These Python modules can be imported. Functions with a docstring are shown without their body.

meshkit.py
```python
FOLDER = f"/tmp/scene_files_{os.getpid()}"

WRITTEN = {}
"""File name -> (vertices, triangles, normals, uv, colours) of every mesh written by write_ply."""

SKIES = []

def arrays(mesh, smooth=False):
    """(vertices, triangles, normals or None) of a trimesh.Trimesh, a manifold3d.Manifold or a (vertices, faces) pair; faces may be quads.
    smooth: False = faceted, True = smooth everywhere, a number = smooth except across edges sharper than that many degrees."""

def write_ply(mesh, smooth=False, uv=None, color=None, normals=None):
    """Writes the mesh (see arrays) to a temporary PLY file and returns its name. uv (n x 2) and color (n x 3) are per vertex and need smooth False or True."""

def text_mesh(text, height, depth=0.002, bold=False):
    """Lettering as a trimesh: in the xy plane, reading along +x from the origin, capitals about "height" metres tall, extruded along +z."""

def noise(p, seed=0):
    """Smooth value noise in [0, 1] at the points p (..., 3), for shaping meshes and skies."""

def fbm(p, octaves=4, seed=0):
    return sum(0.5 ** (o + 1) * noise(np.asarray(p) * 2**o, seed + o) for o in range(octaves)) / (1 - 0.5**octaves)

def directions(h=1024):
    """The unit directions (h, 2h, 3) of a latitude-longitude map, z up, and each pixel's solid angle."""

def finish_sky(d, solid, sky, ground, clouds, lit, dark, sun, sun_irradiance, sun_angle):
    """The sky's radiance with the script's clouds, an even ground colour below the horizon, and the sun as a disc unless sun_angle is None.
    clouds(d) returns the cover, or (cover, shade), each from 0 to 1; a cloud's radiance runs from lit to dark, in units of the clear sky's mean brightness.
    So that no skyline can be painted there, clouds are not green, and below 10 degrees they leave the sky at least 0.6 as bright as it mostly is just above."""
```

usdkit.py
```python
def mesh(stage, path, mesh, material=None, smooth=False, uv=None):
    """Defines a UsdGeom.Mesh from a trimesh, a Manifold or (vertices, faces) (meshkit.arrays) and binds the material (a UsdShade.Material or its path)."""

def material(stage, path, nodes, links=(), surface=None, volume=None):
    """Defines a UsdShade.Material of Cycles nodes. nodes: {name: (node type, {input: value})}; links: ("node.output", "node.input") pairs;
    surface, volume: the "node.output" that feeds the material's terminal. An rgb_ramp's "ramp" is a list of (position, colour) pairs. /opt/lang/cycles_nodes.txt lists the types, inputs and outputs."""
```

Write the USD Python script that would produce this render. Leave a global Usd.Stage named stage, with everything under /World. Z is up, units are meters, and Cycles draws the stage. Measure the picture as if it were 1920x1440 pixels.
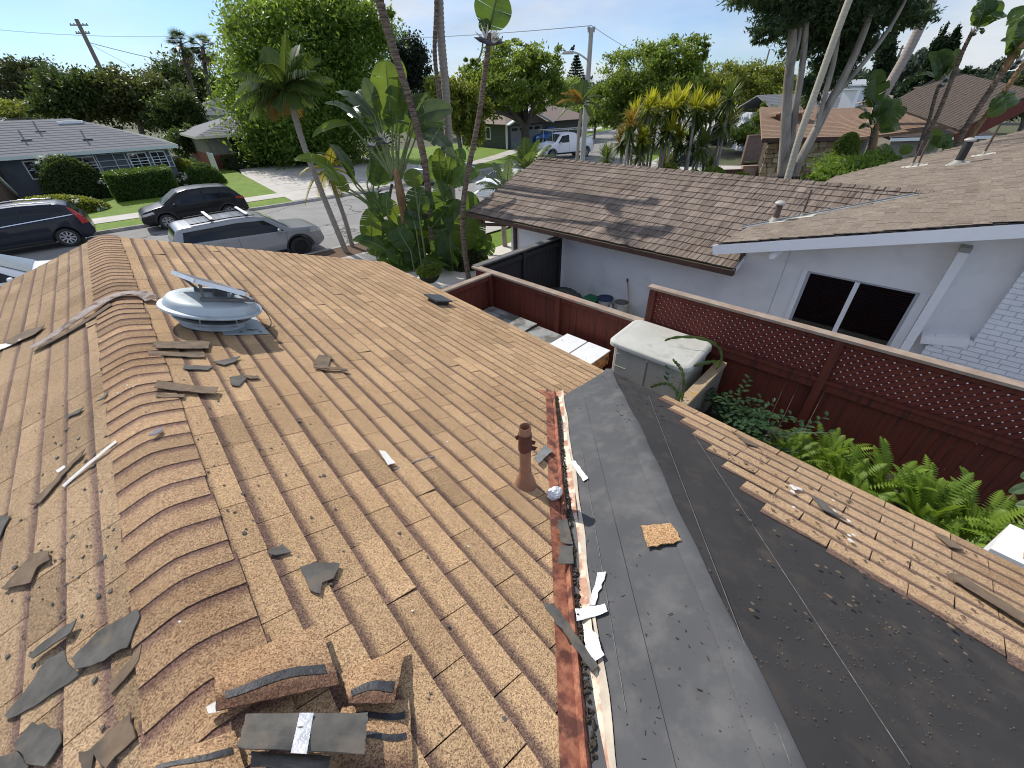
import math, random
import numpy as np
import trimesh
import usdkit
import meshkit
from pxr import Usd, UsdGeom, UsdLux, UsdShade, Sdf, Gf, Vt

stage = Usd.Stage.CreateInMemory()
UsdGeom.SetStageUpAxis(stage, 'Z')
UsdGeom.Xform.Define(stage, '/World')
PI = math.pi
RNG = np.random.default_rng(7)
random.seed(7)

# ------------------------------------------------------------------ camera
FPX, PITCH, ROLL, YAW, HC = 768.0, 0.6130174634, 0.0272629333, -0.7123985921, 4.8
_cp, _sp = math.cos(PITCH), math.sin(PITCH)
_f = np.array([0, _cp, -_sp]); _r = np.array([1.0, 0, 0]); _d = np.cross(_f, _r)
_r, _d = math.cos(ROLL) * _r + math.sin(ROLL) * _d, -math.sin(ROLL) * _r + math.cos(ROLL) * _d
_Z = np.array([[math.cos(YAW), -math.sin(YAW), 0], [math.sin(YAW), math.cos(YAW), 0], [0, 0, 1]])
CR, CD, CF = _Z @ _r, _Z @ _d, _Z @ _f
cam = UsdGeom.Camera.Define(stage, '/World/camera')
cam.CreateHorizontalApertureAttr(36.0); cam.CreateVerticalApertureAttr(27.0)
cam.CreateFocalLengthAttr(36.0 * FPX / 1920.0)
cam.CreateClippingRangeAttr(Gf.Vec2f(0.05, 5000.0))
cam.CreateExposureAttr(0.38)
UsdGeom.Xformable(cam).AddTransformOp().Set(Gf.Matrix4d(*CR, 0, *(-CD), 0, *(-CF), 0, 0, 0, HC, 1))

# ------------------------------------------------------------------ sky and sun
SUN_EL, SUN_AZ = math.radians(41), math.radians(-5)
SUN = np.array([math.sin(SUN_AZ) * math.cos(SUN_EL), math.cos(SUN_AZ) * math.cos(SUN_EL), math.sin(SUN_EL)])
dome = UsdLux.DomeLight.Define(stage, '/World/sky')
skymat = usdkit.material(stage, '/World/Looks/sky_with_clouds', {
    'sky': ('sky_texture', {'sky_type': 'single_scattering', 'sun_disc': False, 'sun_elevation': SUN_EL, 'sun_rotation': SUN_AZ,
                            'air_density': 1.0, 'aerosol_density': 0.35, 'ozone_density': 1.6}),
    'g': ('geometry', {}),
    'n0': ('vector_math', {'math_type': 'normalize'}),
    'm': ('mapping', {'scale': (1.0, 1.0, 3.4), 'location': (3.1, 1.7, 0.4)}),
    'n': ('noise_texture', {'scale': 1.9, 'detail': 8.0, 'roughness': 0.5, 'distortion': 0.25}),
    'r': ('rgb_ramp', {'ramp': [(0.0, (0.06,) * 3), (0.34, (0.10,) * 3), (0.46, (0.42,) * 3), (0.60, (0.88,) * 3), (1, (0.94,) * 3)]}),
    'n2': ('noise_texture', {'scale': 4.5, 'detail': 6.0, 'roughness': 0.55}),
    'r2': ('rgb_ramp', {'ramp': [(0.3, (3.0, 3.25, 3.6)), (0.7, (4.5, 4.6, 4.75))]}),
    'tint': ('mix', {'mix_type': 'multiply', 'fac': 1.0, 'color2': (0.38, 0.54, 0.78)}),
    'mix': ('mix', {}),
    'bg': ('background_shader', {'strength': 0.15})},
    [('g.position', 'n0.vector1'), ('n0.vector', 'm.vector'), ('m.vector', 'n.vector'), ('m.vector', 'n2.vector'), ('n.fac', 'r.fac'), ('n2.fac', 'r2.fac'),
     ('r.color', 'mix.fac'), ('sky.color', 'tint.color1'), ('tint.color', 'mix.color1'), ('r2.color', 'mix.color2'), ('mix.color', 'bg.color')], surface='bg.background')
UsdShade.MaterialBindingAPI.Apply(dome.GetPrim()).Bind(skymat)
dome.GetPrim().SetCustomDataByKey('kind', 'structure')
sun = UsdLux.DistantLight.Define(stage, '/World/sun')
sun.CreateIntensityAttr(0.9); sun.CreateAngleAttr(0.6); sun.CreateColorAttr(Gf.Vec3f(1.0, 0.95, 0.87))
sun.CreateNormalizeAttr(True)
_zx = SUN; _xx = np.cross([0, 0, 1.0], _zx); _xx /= np.linalg.norm(_xx); _yx = np.cross(_zx, _xx)
UsdGeom.Xformable(sun).AddTransformOp().Set(Gf.Matrix4d(*_xx, 0, *_yx, 0, *_zx, 0, 0, 0, 50, 1))

# ------------------------------------------------------------------ where a point of the photograph stands, given its plane
def ray(px, py):
    return CR * ((px - 960) / FPX) + CD * ((py - 720) / FPX) + CF
def atz(px, py, z=0.0):
    r = ray(px, py); return r * ((z - HC) / r[2]) + [0, 0, HC]
def aty(px, py, y):
    r = ray(px, py); return r * (y / r[1]) + [0, 0, HC]
def atd(px, py, d):                      # d: distance along the view axis
    return ray(px, py) * d + [0, 0, HC]
def upto(base, py):                       # height on the vertical over base that shows at picture row py
    a = np.array([base[0], base[1], -HC]); k = (py - 720) / FPX
    return (k * (a @ CF) - a @ CD) / (CD[2] - k * CF[2])
def hitp(px, py, n, d):                   # plane n.P = d
    n = np.asarray(n, float); r = ray(px, py); return r * ((d - n[2] * HC) / (n @ r)) + [0, 0, HC]
TP = 0.3333
ZT = HC - 1.448                           # brown roof, right slope: z = ZT - TP x
XR = -0.36; ZR = ZT - TP * XR             # its ridge
ZB = HC - 1.515                           # felted hip face: z = ZB - TP y
ZC = HC - 1.20                            # felted right face: z = ZC - TP x
def tanp(px, py, h=0.0): return hitp(px, py, (TP, 0, 1), ZT + h)
def lefp(px, py, h=0.0): return hitp(px, py, (-TP, 0, 1), ZR - TP * XR + h)
def felB(px, py, h=0.0): return hitp(px, py, (0, TP, 1), ZB + h)
def felC(px, py, h=0.0): return hitp(px, py, (TP, 0, 1), ZC + h)
NA = 0.0819495                            # the neighbour's lot is turned by this much
UU = np.array([-math.sin(NA), math.cos(NA), 0.0]); VV = np.array([math.cos(NA), math.sin(NA), 0.0])
def uv(u, v, z): return UU * u + VV * v + np.array([0, 0, z])
def atv(px, py, v):
    r = ray(px, py); P = r * (v / (r @ VV)); return np.array([P @ UU, v, P[2] + HC])

# ------------------------------------------------------------------ prims
COUNT = {}
def numbered(parent, name):
    k = (parent, name); COUNT[k] = COUNT.get(k, -1) + 1
    return f'{parent}/{name}' if COUNT[k] == 0 else f'{parent}/{name}_{COUNT[k]:03d}'
def tag(prim, label=None, cat=None, group=None, kind=None):
    for k, v in (('label', label), ('category', cat), ('group', group), ('kind', kind)):
        if v: prim.SetCustomDataByKey(k, v)
    return prim
class T:                                   # a thing or a part, with the frame its children are given in
    def __init__(s, path, loc=(0, 0, 0), rz=0.0): s.path, s.loc, s.rz = path, np.asarray(loc, float), rz
def thing(name, label, cat, loc=(0, 0, 0), rz=0.0, group=None, kind=None, scale=None):
    p = numbered('/World', name); x = UsdGeom.Xform.Define(stage, p)
    x.AddTranslateOp().Set(Gf.Vec3d(*map(float, loc)))
    if rz: x.AddRotateZOp().Set(math.degrees(rz))
    if scale is not None: x.AddScaleOp().Set(Gf.Vec3f(*map(float, np.broadcast_to(scale, 3))))
    tag(x.GetPrim(), label, cat, group, kind)
    return T(p, loc, rz)
def obj(name, mesh, mat, parent=None, smooth=False, label=None, cat=None, group=None, kind=None, st=None):
    """One Mesh prim under parent (a T) or at top level. st: per-vertex (n x 2)."""
    if isinstance(mesh, MB): st = mesh.st() if st is None else st; mesh = mesh.tm()
    path = numbered(parent.path if parent else '/World', name)
    if st is not None and smooth not in (False, True): smooth = True
    m = usdkit.mesh(stage, path, mesh, mat, smooth=smooth, uv=st)
    if label or cat or group or kind: tag(m.GetPrim(), label, cat, group, kind)
    return T(path)
def xform(name, parent, label=None):       # a part that is only its own sub-parts
    p = numbered(parent.path, name); UsdGeom.Xform.Define(stage, p)
    if label: stage.GetPrimAtPath(p).SetCustomDataByKey('label', label)
    return T(p)
def copy_of(src, loc, rz=0.0, label=None, cat=None, group=None, scale=1.0, tilt=(0.0, 0.0)):
    base = src.path.split('/')[-1]
    while len(base) > 4 and base[-4] == '_' and base[-3:].isdigit(): base = base[:-4]
    p = numbered('/World', base); x = UsdGeom.Xform.Define(stage, p)
    was = stage.GetPrimAtPath(src.path).GetCustomData()
    x.GetPrim().GetReferences().AddInternalReference(src.path); x.GetPrim().SetInstanceable(True)
    x.ClearXformOpOrder()
    x.AddTransformOp(opSuffix='place').Set(placing(loc, rz, scale, tilt))
    tag(x.GetPrim(), label or was.get('label'), cat or was.get('category'), group or was.get('group'))
    return T(p, loc, rz)
def placing(loc, rz=0.0, scale=1.0, tilt=(0.0, 0.0)):
    s = np.broadcast_to(scale, 3)
    m = trimesh.transformations.euler_matrix(tilt[0], tilt[1], rz, 'sxyz') @ np.diag([*s, 1.0]); m[:3, 3] = loc
    return Gf.Matrix4d(*map(float, m.T.ravel()))
def proto(name):                           # a class prim: built once, drawn only where it is referenced
    p = f'/World/Looks_{name}'
    return p

# ------------------------------------------------------------------ meshes
def unit(v): v = np.asarray(v, float); return v / max(1e-12, np.linalg.norm(v))
class MB:
    def __init__(s): s.v, s.f, s.t, s.n = [], [], [], 0
    def add(s, v, f, st=(0.5, 0.5)):
        v = np.asarray(v, float).reshape(-1, 3); f = np.asarray(f, int)
        if f.shape[1] == 4: f = np.vstack([f[:, [0, 1, 2]], f[:, [0, 2, 3]]])
        s.v.append(v); s.f.append(f + s.n); s.t.append(np.broadcast_to(np.asarray(st, float), (len(v), 2))); s.n += len(v); return s
    def tm(s): return trimesh.Trimesh(np.vstack(s.v), np.vstack(s.f), process=False)
    def st(s): return np.vstack(s.t)
    def mesh(s, tmesh, st=(0.5, 0.5)): return s.add(tmesh.vertices, tmesh.faces, st)
    def box(s, c, d, rz=0.0, ax=None, st=(0.5, 0.5)):
        """c centre, d full sizes, ax: three axes (rows) or a turn rz about z."""
        if ax is None: ax = [[math.cos(rz), math.sin(rz), 0], [-math.sin(rz), math.cos(rz), 0], [0, 0, 1]]
        ax = np.asarray(ax, float); k = np.array([[i, j, l] for i in (-.5, .5) for j in (-.5, .5) for l in (-.5, .5)]) * np.asarray(d, float)
        return s.add(np.asarray(c, float) + k @ ax, BOXF, st)
    def bar(s, a, b, w, h, up=(0, 0, 1), st=(0.5, 0.5)):
        a, b = np.asarray(a, float), np.asarray(b, float); x = unit(b - a); y = np.cross(up, x)
        y = unit(y) if np.linalg.norm(y) > 1e-6 else np.array([1.0, 0, 0]); z = np.cross(x, y)
        return s.box((a + b) / 2, (np.linalg.norm(b - a), w, h), ax=[x, y, z], st=st)
    def tube(s, pts, rad, n=8, cap=True, st=None):
        pts = np.asarray(pts, float); m = len(pts); rad = np.broadcast_to(rad, m)
        d = np.gradient(pts, axis=0); d /= np.maximum(1e-9, np.linalg.norm(d, axis=1))[:, None]
        ref = np.array([0, 0, 1.0]) if abs(d[:, 2].mean()) < 0.8 else np.array([1.0, 0, 0])
        x = np.cross(d, ref); x /= np.linalg.norm(x, axis=1)[:, None]; y = np.cross(d, x)
        a = np.arange(n) * 2 * PI / n
        v = (pts[:, None] + rad[:, None, None] * (np.cos(a)[None, :, None] * x[:, None] + np.sin(a)[None, :, None] * y[:, None])).reshape(-1, 3)
        f = [[i * n + j, i * n + (j + 1) % n, (i + 1) * n + (j + 1) % n, (i + 1) * n + j] for i in range(m - 1) for j in range(n)]
        f = [[q[0], q[2], q[1]] for q in f] + [[q[0], q[3], q[2]] for q in f]
        if cap:
            v = np.vstack([v, pts[:1], pts[-1:]])
            f += [[m * n, j, (j + 1) % n] for j in range(n)] + [[m * n + 1, (m - 1) * n + (j + 1) % n, (m - 1) * n + j] for j in range(n)]
        return s.add(v, f, (0.5, 0.5) if st is None else st)
    def lathe(s, prof, c=(0, 0, 0), n=24, ax=None, st=(0.5, 0.5)):
        """prof: (radius, height) pairs, turned about z at c (or about the third of axes ax)."""
        prof = np.asarray(prof, float); a = np.arange(n) * 2 * PI / n; m = len(prof)
        v = np.stack([prof[:, 0:1] * np.cos(a), prof[:, 0:1] * np.sin(a), np.repeat(prof[:, 1:2], n, 1)], -1).reshape(-1, 3)
        if ax is not None: v = v @ np.asarray(ax, float)
        return s.add(v + np.asarray(c, float), [[i * n + j, i * n + (j + 1) % n, (i + 1) * n + (j + 1) % n, (i + 1) * n + j] for i in range(m - 1) for j in range(n)], st)
    def quad(s, a, b, c, d, st=(0.5, 0.5)): return s.add([a, b, c, d], [[0, 1, 2, 3]], st)
    def slab(s, poly, n, h, st=(0.5, 0.5), lift=0.0):
        """A convex planar polygon given thickness h along n (poly is its underside, counter-clockwise seen from n)."""
        p = np.asarray(poly, float); k = len(p); n = unit(n); top = p + n * h
        f = [[0, i, i + 1] for i in range(1, k - 1)]
        F = [[k + a, k + b, k + c] for a, b, c in f] + [[a, c, b] for a, b, c in f]
        for i in range(k):
            j = (i + 1) % k; F += [[i, j, k + j], [i, k + j, k + i]]
        st = np.asarray(st, float)
        return s.add(np.vstack([p, top]), F, st if st.ndim == 1 else np.vstack([st, st]))
BOXF = [[0, 1, 3, 2], [4, 6, 7, 5], [0, 4, 5, 1], [2, 3, 7, 6], [0, 2, 6, 4], [1, 5, 7, 3]]
def poly_prism(pts, h, z=0.0):             # any simple outline in xy, extruded
    from shapely.geometry import Polygon
    m = trimesh.creation.extrude_polygon(Polygon(pts).buffer(0), h, engine='earcut'); m.apply_translation([0, 0, z]); return m
def clip(poly, n, d):                      # keep the side n.p <= d of a convex polygon
    out = []; poly = [np.asarray(p, float) for p in poly]
    for i, p in enumerate(poly):
        q = poly[(i + 1) % len(poly)]; a, b = p @ n - d, q @ n - d
        if a <= 0: out.append(p)
        if a * b < 0: out.append(p + (q - p) * (a / (a - b)))
    return out
def rounded_box(d, r, seg=3):
    import manifold3d as m3
    s = m3.Manifold.sphere(r, 4 * seg)
    x, y, z = (max(1e-4, k / 2 - r) for k in d)
    return m3.Manifold.batch_hull([s.translate((i * x, j * y, k * z)) for i in (-1, 1) for j in (-1, 1) for k in (-1, 1)])
def tm_of(man):
    m = man.to_mesh(); return trimesh.Trimesh(m.vert_properties[:, :3], m.tri_verts, process=False)

# ------------------------------------------------------------------ materials
MATS = {}
def mat(name, c, c2=None, rough=0.7, scale=6.0, detail=5.0, lo=0.35, hi=0.65, bump=0.0, bscale=60.0, bdist=0.01, metallic=0.0, spec=0.4,
        coat=0.0, stretch=None, c3=None, s3=1.0, lo3=0.5, hi3=0.7, trans=None, nvec='pos'):
    """Two colours mixed by noise; c3 a third one in patches of its own size; bump relief; trans = leaf colour that shines through."""
    if name in MATS: return MATS[name]
    c2 = c2 or c
    N = {'g': ('geometry', {}), 'm': ('mapping', {'scale': stretch or (1, 1, 1)}),
         'n': ('noise_texture', {'scale': scale, 'detail': detail, 'roughness': 0.6}),
         'r': ('rgb_ramp', {'ramp': [(0, c), (lo, c), (hi, c2), (1, c2)]}),
         'p': ('principled_bsdf', {'roughness': rough, 'metallic': metallic, 'specular_ior_level': spec, 'coat_weight': coat, 'coat_roughness': 0.05})}
    L = [('g.position', 'm.vector'), ('m.vector', 'n.vector'), ('n.fac', 'r.fac')]
    col = 'r.color'
    if c3:
        N['n3'] = ('noise_texture', {'scale': s3, 'detail': 4.0, 'roughness': 0.6}); N['r3'] = ('rgb_ramp', {'ramp': [(0, (0, 0, 0)), (lo3, (0, 0, 0)), (hi3, (1, 1, 1)), (1, (1, 1, 1))]})
        N['x3'] = ('mix', {'color2': c3}); L += [('m.vector', 'n3.vector'), ('n3.fac', 'r3.fac'), ('r3.color', 'x3.fac'), (col, 'x3.color1')]; col = 'x3.color'
    L.append((col, 'p.base_color'))
    if bump:
        N['nb'] = ('noise_texture', {'scale': bscale, 'detail': 4.0, 'roughness': 0.6}); N['b'] = ('bump', {'strength': bump, 'distance': bdist})
        L += [('m.vector', 'nb.vector'), ('nb.fac', 'b.height'), ('b.normal', 'p.normal')]
    out = 'p.BSDF'
    if trans:
        N['tl'] = ('translucent_bsdf', {'color': trans}); N['mx'] = ('mix_closure', {'fac': 0.42}); L += [('p.BSDF', 'mx.closure1'), ('tl.BSDF', 'mx.closure2')]; out = 'mx.closure'
    MATS[name] = usdkit.material(stage, f'/World/Looks/{name}', N, L, surface=out); return MATS[name]
def pane_mat(name, tint=(0.55, 0.6, 0.62), ior=1.5, rough=0.02):
    if name not in MATS:
        MATS[name] = usdkit.material(stage, f'/World/Looks/{name}', {'t': ('transparent_bsdf', {'color': tint}), 'g': ('glossy_bsdf', {'color': (1, 1, 1), 'roughness': rough}),
            'f': ('fresnel', {'IOR': ior}), 'm': ('mix_closure', {})}, [('f.fac', 'm.fac'), ('t.BSDF', 'm.closure1'), ('g.BSDF', 'm.closure2')], surface='m.closure')
    return MATS[name]
def leaf_mat(name, dark, light, trans, rough=0.45, vein=None):
    """Leaves: the mesh's st.x is each leaf's own tone (0 dark .. 1 light)."""
    if name in MATS: return MATS[name]
    N = {'uv': ('uvmap', {'attribute': 'st'}), 's': ('separate_xyz', {}), 'r': ('rgb_ramp', {'ramp': [(0, dark), (1, light)]}),
         'rt': ('rgb_ramp', {'ramp': [(0, tuple(0.6 * k for k in trans)), (1, trans)]}),
         'p': ('principled_bsdf', {'roughness': rough, 'specular_ior_level': 0.35}), 'tl': ('translucent_bsdf', {}), 'm': ('mix_closure', {'fac': 0.45})}
    MATS[name] = usdkit.material(stage, f'/World/Looks/{name}', N, [('uv.UV', 's.vector'), ('s.x', 'r.fac'), ('s.x', 'rt.fac'), ('r.color', 'p.base_color'), ('rt.color', 'tl.color'),
        ('p.BSDF', 'm.closure1'), ('tl.BSDF', 'm.closure2')], surface='m.closure'); return MATS[name]
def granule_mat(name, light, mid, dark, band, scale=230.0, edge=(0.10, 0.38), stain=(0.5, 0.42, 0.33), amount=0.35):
    """Mineral granules. st.x: the tab's own tone, st.y: 0 at the tab's top edge, 1 at its butt; the top of each tab carries a printed darker band, some shade under the butt above coloured in with it."""
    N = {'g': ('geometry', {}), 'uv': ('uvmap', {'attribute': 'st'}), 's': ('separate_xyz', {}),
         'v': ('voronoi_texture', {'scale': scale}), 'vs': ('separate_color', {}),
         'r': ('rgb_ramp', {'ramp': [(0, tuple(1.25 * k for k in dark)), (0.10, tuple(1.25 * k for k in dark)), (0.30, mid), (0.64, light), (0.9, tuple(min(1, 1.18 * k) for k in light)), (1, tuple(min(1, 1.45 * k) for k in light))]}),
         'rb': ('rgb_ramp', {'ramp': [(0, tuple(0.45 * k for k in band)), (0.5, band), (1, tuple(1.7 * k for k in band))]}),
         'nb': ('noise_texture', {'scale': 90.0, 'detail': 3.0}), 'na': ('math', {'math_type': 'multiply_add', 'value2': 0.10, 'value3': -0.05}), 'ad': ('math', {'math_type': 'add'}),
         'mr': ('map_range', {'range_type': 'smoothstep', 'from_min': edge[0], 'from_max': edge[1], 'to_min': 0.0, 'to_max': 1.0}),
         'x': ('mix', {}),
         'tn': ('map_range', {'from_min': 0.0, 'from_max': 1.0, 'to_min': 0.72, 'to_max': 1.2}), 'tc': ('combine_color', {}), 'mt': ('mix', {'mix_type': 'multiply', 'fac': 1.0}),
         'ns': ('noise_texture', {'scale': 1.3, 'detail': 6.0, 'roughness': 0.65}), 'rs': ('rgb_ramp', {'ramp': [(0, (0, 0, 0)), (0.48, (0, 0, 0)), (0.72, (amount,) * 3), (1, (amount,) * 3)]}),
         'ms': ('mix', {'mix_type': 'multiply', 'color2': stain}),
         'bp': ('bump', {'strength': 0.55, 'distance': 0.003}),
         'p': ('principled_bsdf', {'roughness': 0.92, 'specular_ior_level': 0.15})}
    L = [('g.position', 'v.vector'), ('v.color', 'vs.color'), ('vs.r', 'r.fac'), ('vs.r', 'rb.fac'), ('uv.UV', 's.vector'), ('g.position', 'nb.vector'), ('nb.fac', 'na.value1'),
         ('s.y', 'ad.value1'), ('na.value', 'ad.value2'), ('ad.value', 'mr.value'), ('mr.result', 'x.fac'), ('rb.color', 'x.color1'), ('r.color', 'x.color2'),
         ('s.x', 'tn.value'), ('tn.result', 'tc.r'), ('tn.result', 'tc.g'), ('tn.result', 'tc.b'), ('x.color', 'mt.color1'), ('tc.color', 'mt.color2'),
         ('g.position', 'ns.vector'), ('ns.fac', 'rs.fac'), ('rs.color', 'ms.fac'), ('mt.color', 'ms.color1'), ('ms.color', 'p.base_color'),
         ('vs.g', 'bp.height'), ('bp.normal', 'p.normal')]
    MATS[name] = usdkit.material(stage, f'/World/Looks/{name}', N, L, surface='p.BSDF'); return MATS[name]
# ================================================================== the house one stands on
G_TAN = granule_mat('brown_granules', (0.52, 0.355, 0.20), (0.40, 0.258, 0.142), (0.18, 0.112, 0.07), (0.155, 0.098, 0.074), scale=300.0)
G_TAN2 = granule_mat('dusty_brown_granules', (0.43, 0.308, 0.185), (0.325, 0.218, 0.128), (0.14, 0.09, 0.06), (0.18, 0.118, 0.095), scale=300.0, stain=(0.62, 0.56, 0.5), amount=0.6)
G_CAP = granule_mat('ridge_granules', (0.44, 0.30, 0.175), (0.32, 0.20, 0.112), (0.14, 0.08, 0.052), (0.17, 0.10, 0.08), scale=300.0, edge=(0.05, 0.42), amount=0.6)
M_DECK = mat('dark_shingle_underlap', (0.035, 0.027, 0.023), (0.06, 0.045, 0.035), rough=0.95, scale=30)
M_BACK = mat('torn_shingle_underside', (0.075, 0.072, 0.066), (0.13, 0.122, 0.108), rough=0.9, scale=14, bump=0.5, bscale=260, bdist=0.002, c3=(0.16, 0.13, 0.10), s3=9, lo3=0.55, hi3=0.72)
M_BROWNBACK = mat('brown_shingle_underside', (0.14, 0.098, 0.065), (0.2, 0.145, 0.095), rough=0.92, scale=20, bump=0.5, bscale=260, bdist=0.002, c3=(0.09, 0.075, 0.06), s3=7)
M_TAR = mat('sealant_tar', (0.018, 0.018, 0.021), (0.05, 0.05, 0.056), rough=0.5, scale=60, bump=0.5, bscale=150, bdist=0.004)
M_WHITE = mat('white_painted_wood', (0.72, 0.72, 0.70), (0.62, 0.62, 0.60), rough=0.6, scale=3)
M_STUCCO_O = mat('cream_stucco', (0.6, 0.56, 0.5), (0.52, 0.49, 0.44), rough=0.9, scale=3, bump=0.4, bscale=120, bdist=0.006)
CT = math.cos(math.atan(TP)); ST = math.sin(math.atan(TP))
YF, YN, XE, XL = 7.40, -0.75, 3.31, -4.0
house = thing('house', 'foreground house with tan brown shingle roof, its right part stripped to black felt', 'house')
# walls under the roof
mb = MB()
zw = 2.02
for a, b in (((2.72, 7.0), (2.72, -4)), ((2.72, 7.0), (-3.4, 7.0)), ((-3.4, 7.0), (-3.4, -4.0))):
    mb.bar((*a, zw / 2), (*b, zw / 2), 0.15, zw)
obj('wall', mb, M_STUCCO_O, house)
gab = MB(); gab.slab([(-3.4, 7.06, zw), (XR, 7.06, ZR - 0.16), (2.72, 7.06, zw)][::-1], (0, 1, 0), 0.06); obj('gable_wall', gab, M_STUCCO_O, house)

right = xform('right_roof_slope', house, 'roof slope falling to the right, of tan three-tab shingles, running from the ridge to the side fence')
left = xform('left_roof_slope', house, 'roof slope falling to the left of the ridge, of dustier brown shingles')
def deck(sx, xe, y0, y1, par):             # the boards and felt below the shingles
    m = MB(); e = (xe, ZR - TP * abs(xe - XR))
    P = [(XR, y0, ZR - 0.02), (e[0], y0, e[1] - 0.02), (e[0], y1, e[1] - 0.02), (XR, y1, ZR - 0.02)]
    if sx < 0: P = P[::-1]
    m.slab([np.array(p) - [0, 0, 0.05] for p in P], (sx * TP, 0, 1), 0.05); obj('roof_deck', m, M_DECK, par)
deck(1, XE - 0.015, -0.72, YF - 0.02, right); deck(-1, XL, -0.72, YF - 0.02, left)
VN = np.array([1.0, -1.0]) / math.sqrt(2)  # in plan, the valley runs where x - y = VD
VD = 0.215
def tab(sx, s0, s1, y0, y1, tone, h0, h1, y_clip=None, ext=0.05, warp=0.0):
    """One shingle tab: (s along the slope, y) box, butt end lifted over the course below. st.y counts from the visible top."""
    sa = max(s0 - ext, 0.115)
    if s1 < 0.13: return None
    poly = [(sa, y0), (s1, y0), (s1, y1), (sa, y1)]
    if y_clip:
        for n, d in y_clip: poly = clip(poly, np.array(n, float), d)
        if len(poly) < 3: return None
    lo, hi, st = [], [], []
    for k, (s, y) in enumerate(poly):
        f = (s - s0) / (s1 - s0); h = h0 + (h1 - h0) * f
        w = warp * math.sin(9.0 * y + 3 * s) * max(0, f)
        base = np.array([XR + sx * s * CT, y, ZR - s * ST]); n = np.array([sx * ST, 0, CT])
        lo.append(base + n * (h + w)); hi.append(base + n * (h + w + 0.0042)); st.append((tone, f))
    m = MB(); k = len(poly); order = range(k) if sx > 0 else range(k - 1, -1, -1)
    lo = [lo[i] for i in order]; hi = [hi[i] for i in order]; st = [st[i] for i in order]
    # the top is cut in four strips along the course so that its edge can wave
    F = [[k, k + i, k + i + 1] for i in range(1, k - 1)]
    for i in range(k):
        j = (i + 1) % k; F += [[i, j, k + j], [i, k + j, k + i]]
    m.add(np.array(lo + hi), F, np.array(st + st)); return m
tabs = []
def slope(sx, ncourse, phase_s, ph, yn):
    for c in range(1, ncourse + 1):
        s1 = 0.127 * c + phase_s
        o = ph[c % 2]; k0 = int(math.floor(yn / 0.305)) - 1
        lane = RNG.normal(0, 0.004)
        for k in range(k0, 26):
            y0, y1 = (k + o) * 0.305 + 0.0022, (k + 1 + o) * 0.305 - 0.0022
            if y0 < yn - 0.3: continue
            if y1 > YF + 0.01: y1 = YF + 0.01 + RNG.normal(0, 0.003)
            if y0 >= y1 - 0.03: continue
            cl = None; cx = XR + sx * s1 * CT
            if sx > 0:
                if (XR + s1 * CT) < 2.24 and (XR + s1 * CT) - y1 > VD + 0.35: continue
                # keep x - y <= VD - half the flashing, i.e. CT*s - y <= ...
                if y0 < 2.2 and XR + s1 * CT > 2.24: cl = [((0, -1.0), -1.80)]
                elif y0 < 2.2: cl = [((CT, -1.0), VD - 0.095 - XR)]
            t = float(np.clip(RNG.normal(0.5, 0.16), 0, 1))
            if RNG.random() < 0.12: t = float(np.clip(t + RNG.choice([-0.3, 0.3]), 0, 1))
            h1 = 0.0068 + abs(RNG.normal(0, 0.0014)); h1 += 0.010 if RNG.random() < 0.03 else 0
            m = tab(sx, s1 - 0.127, s1 + lane + RNG.normal(0, 0.0015), y0, y1, t, 0.002, h1, cl)
            if m is not None: tabs.append((math.hypot(cx - 0.2, (y0 + y1) / 2) , sx, m))
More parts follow.
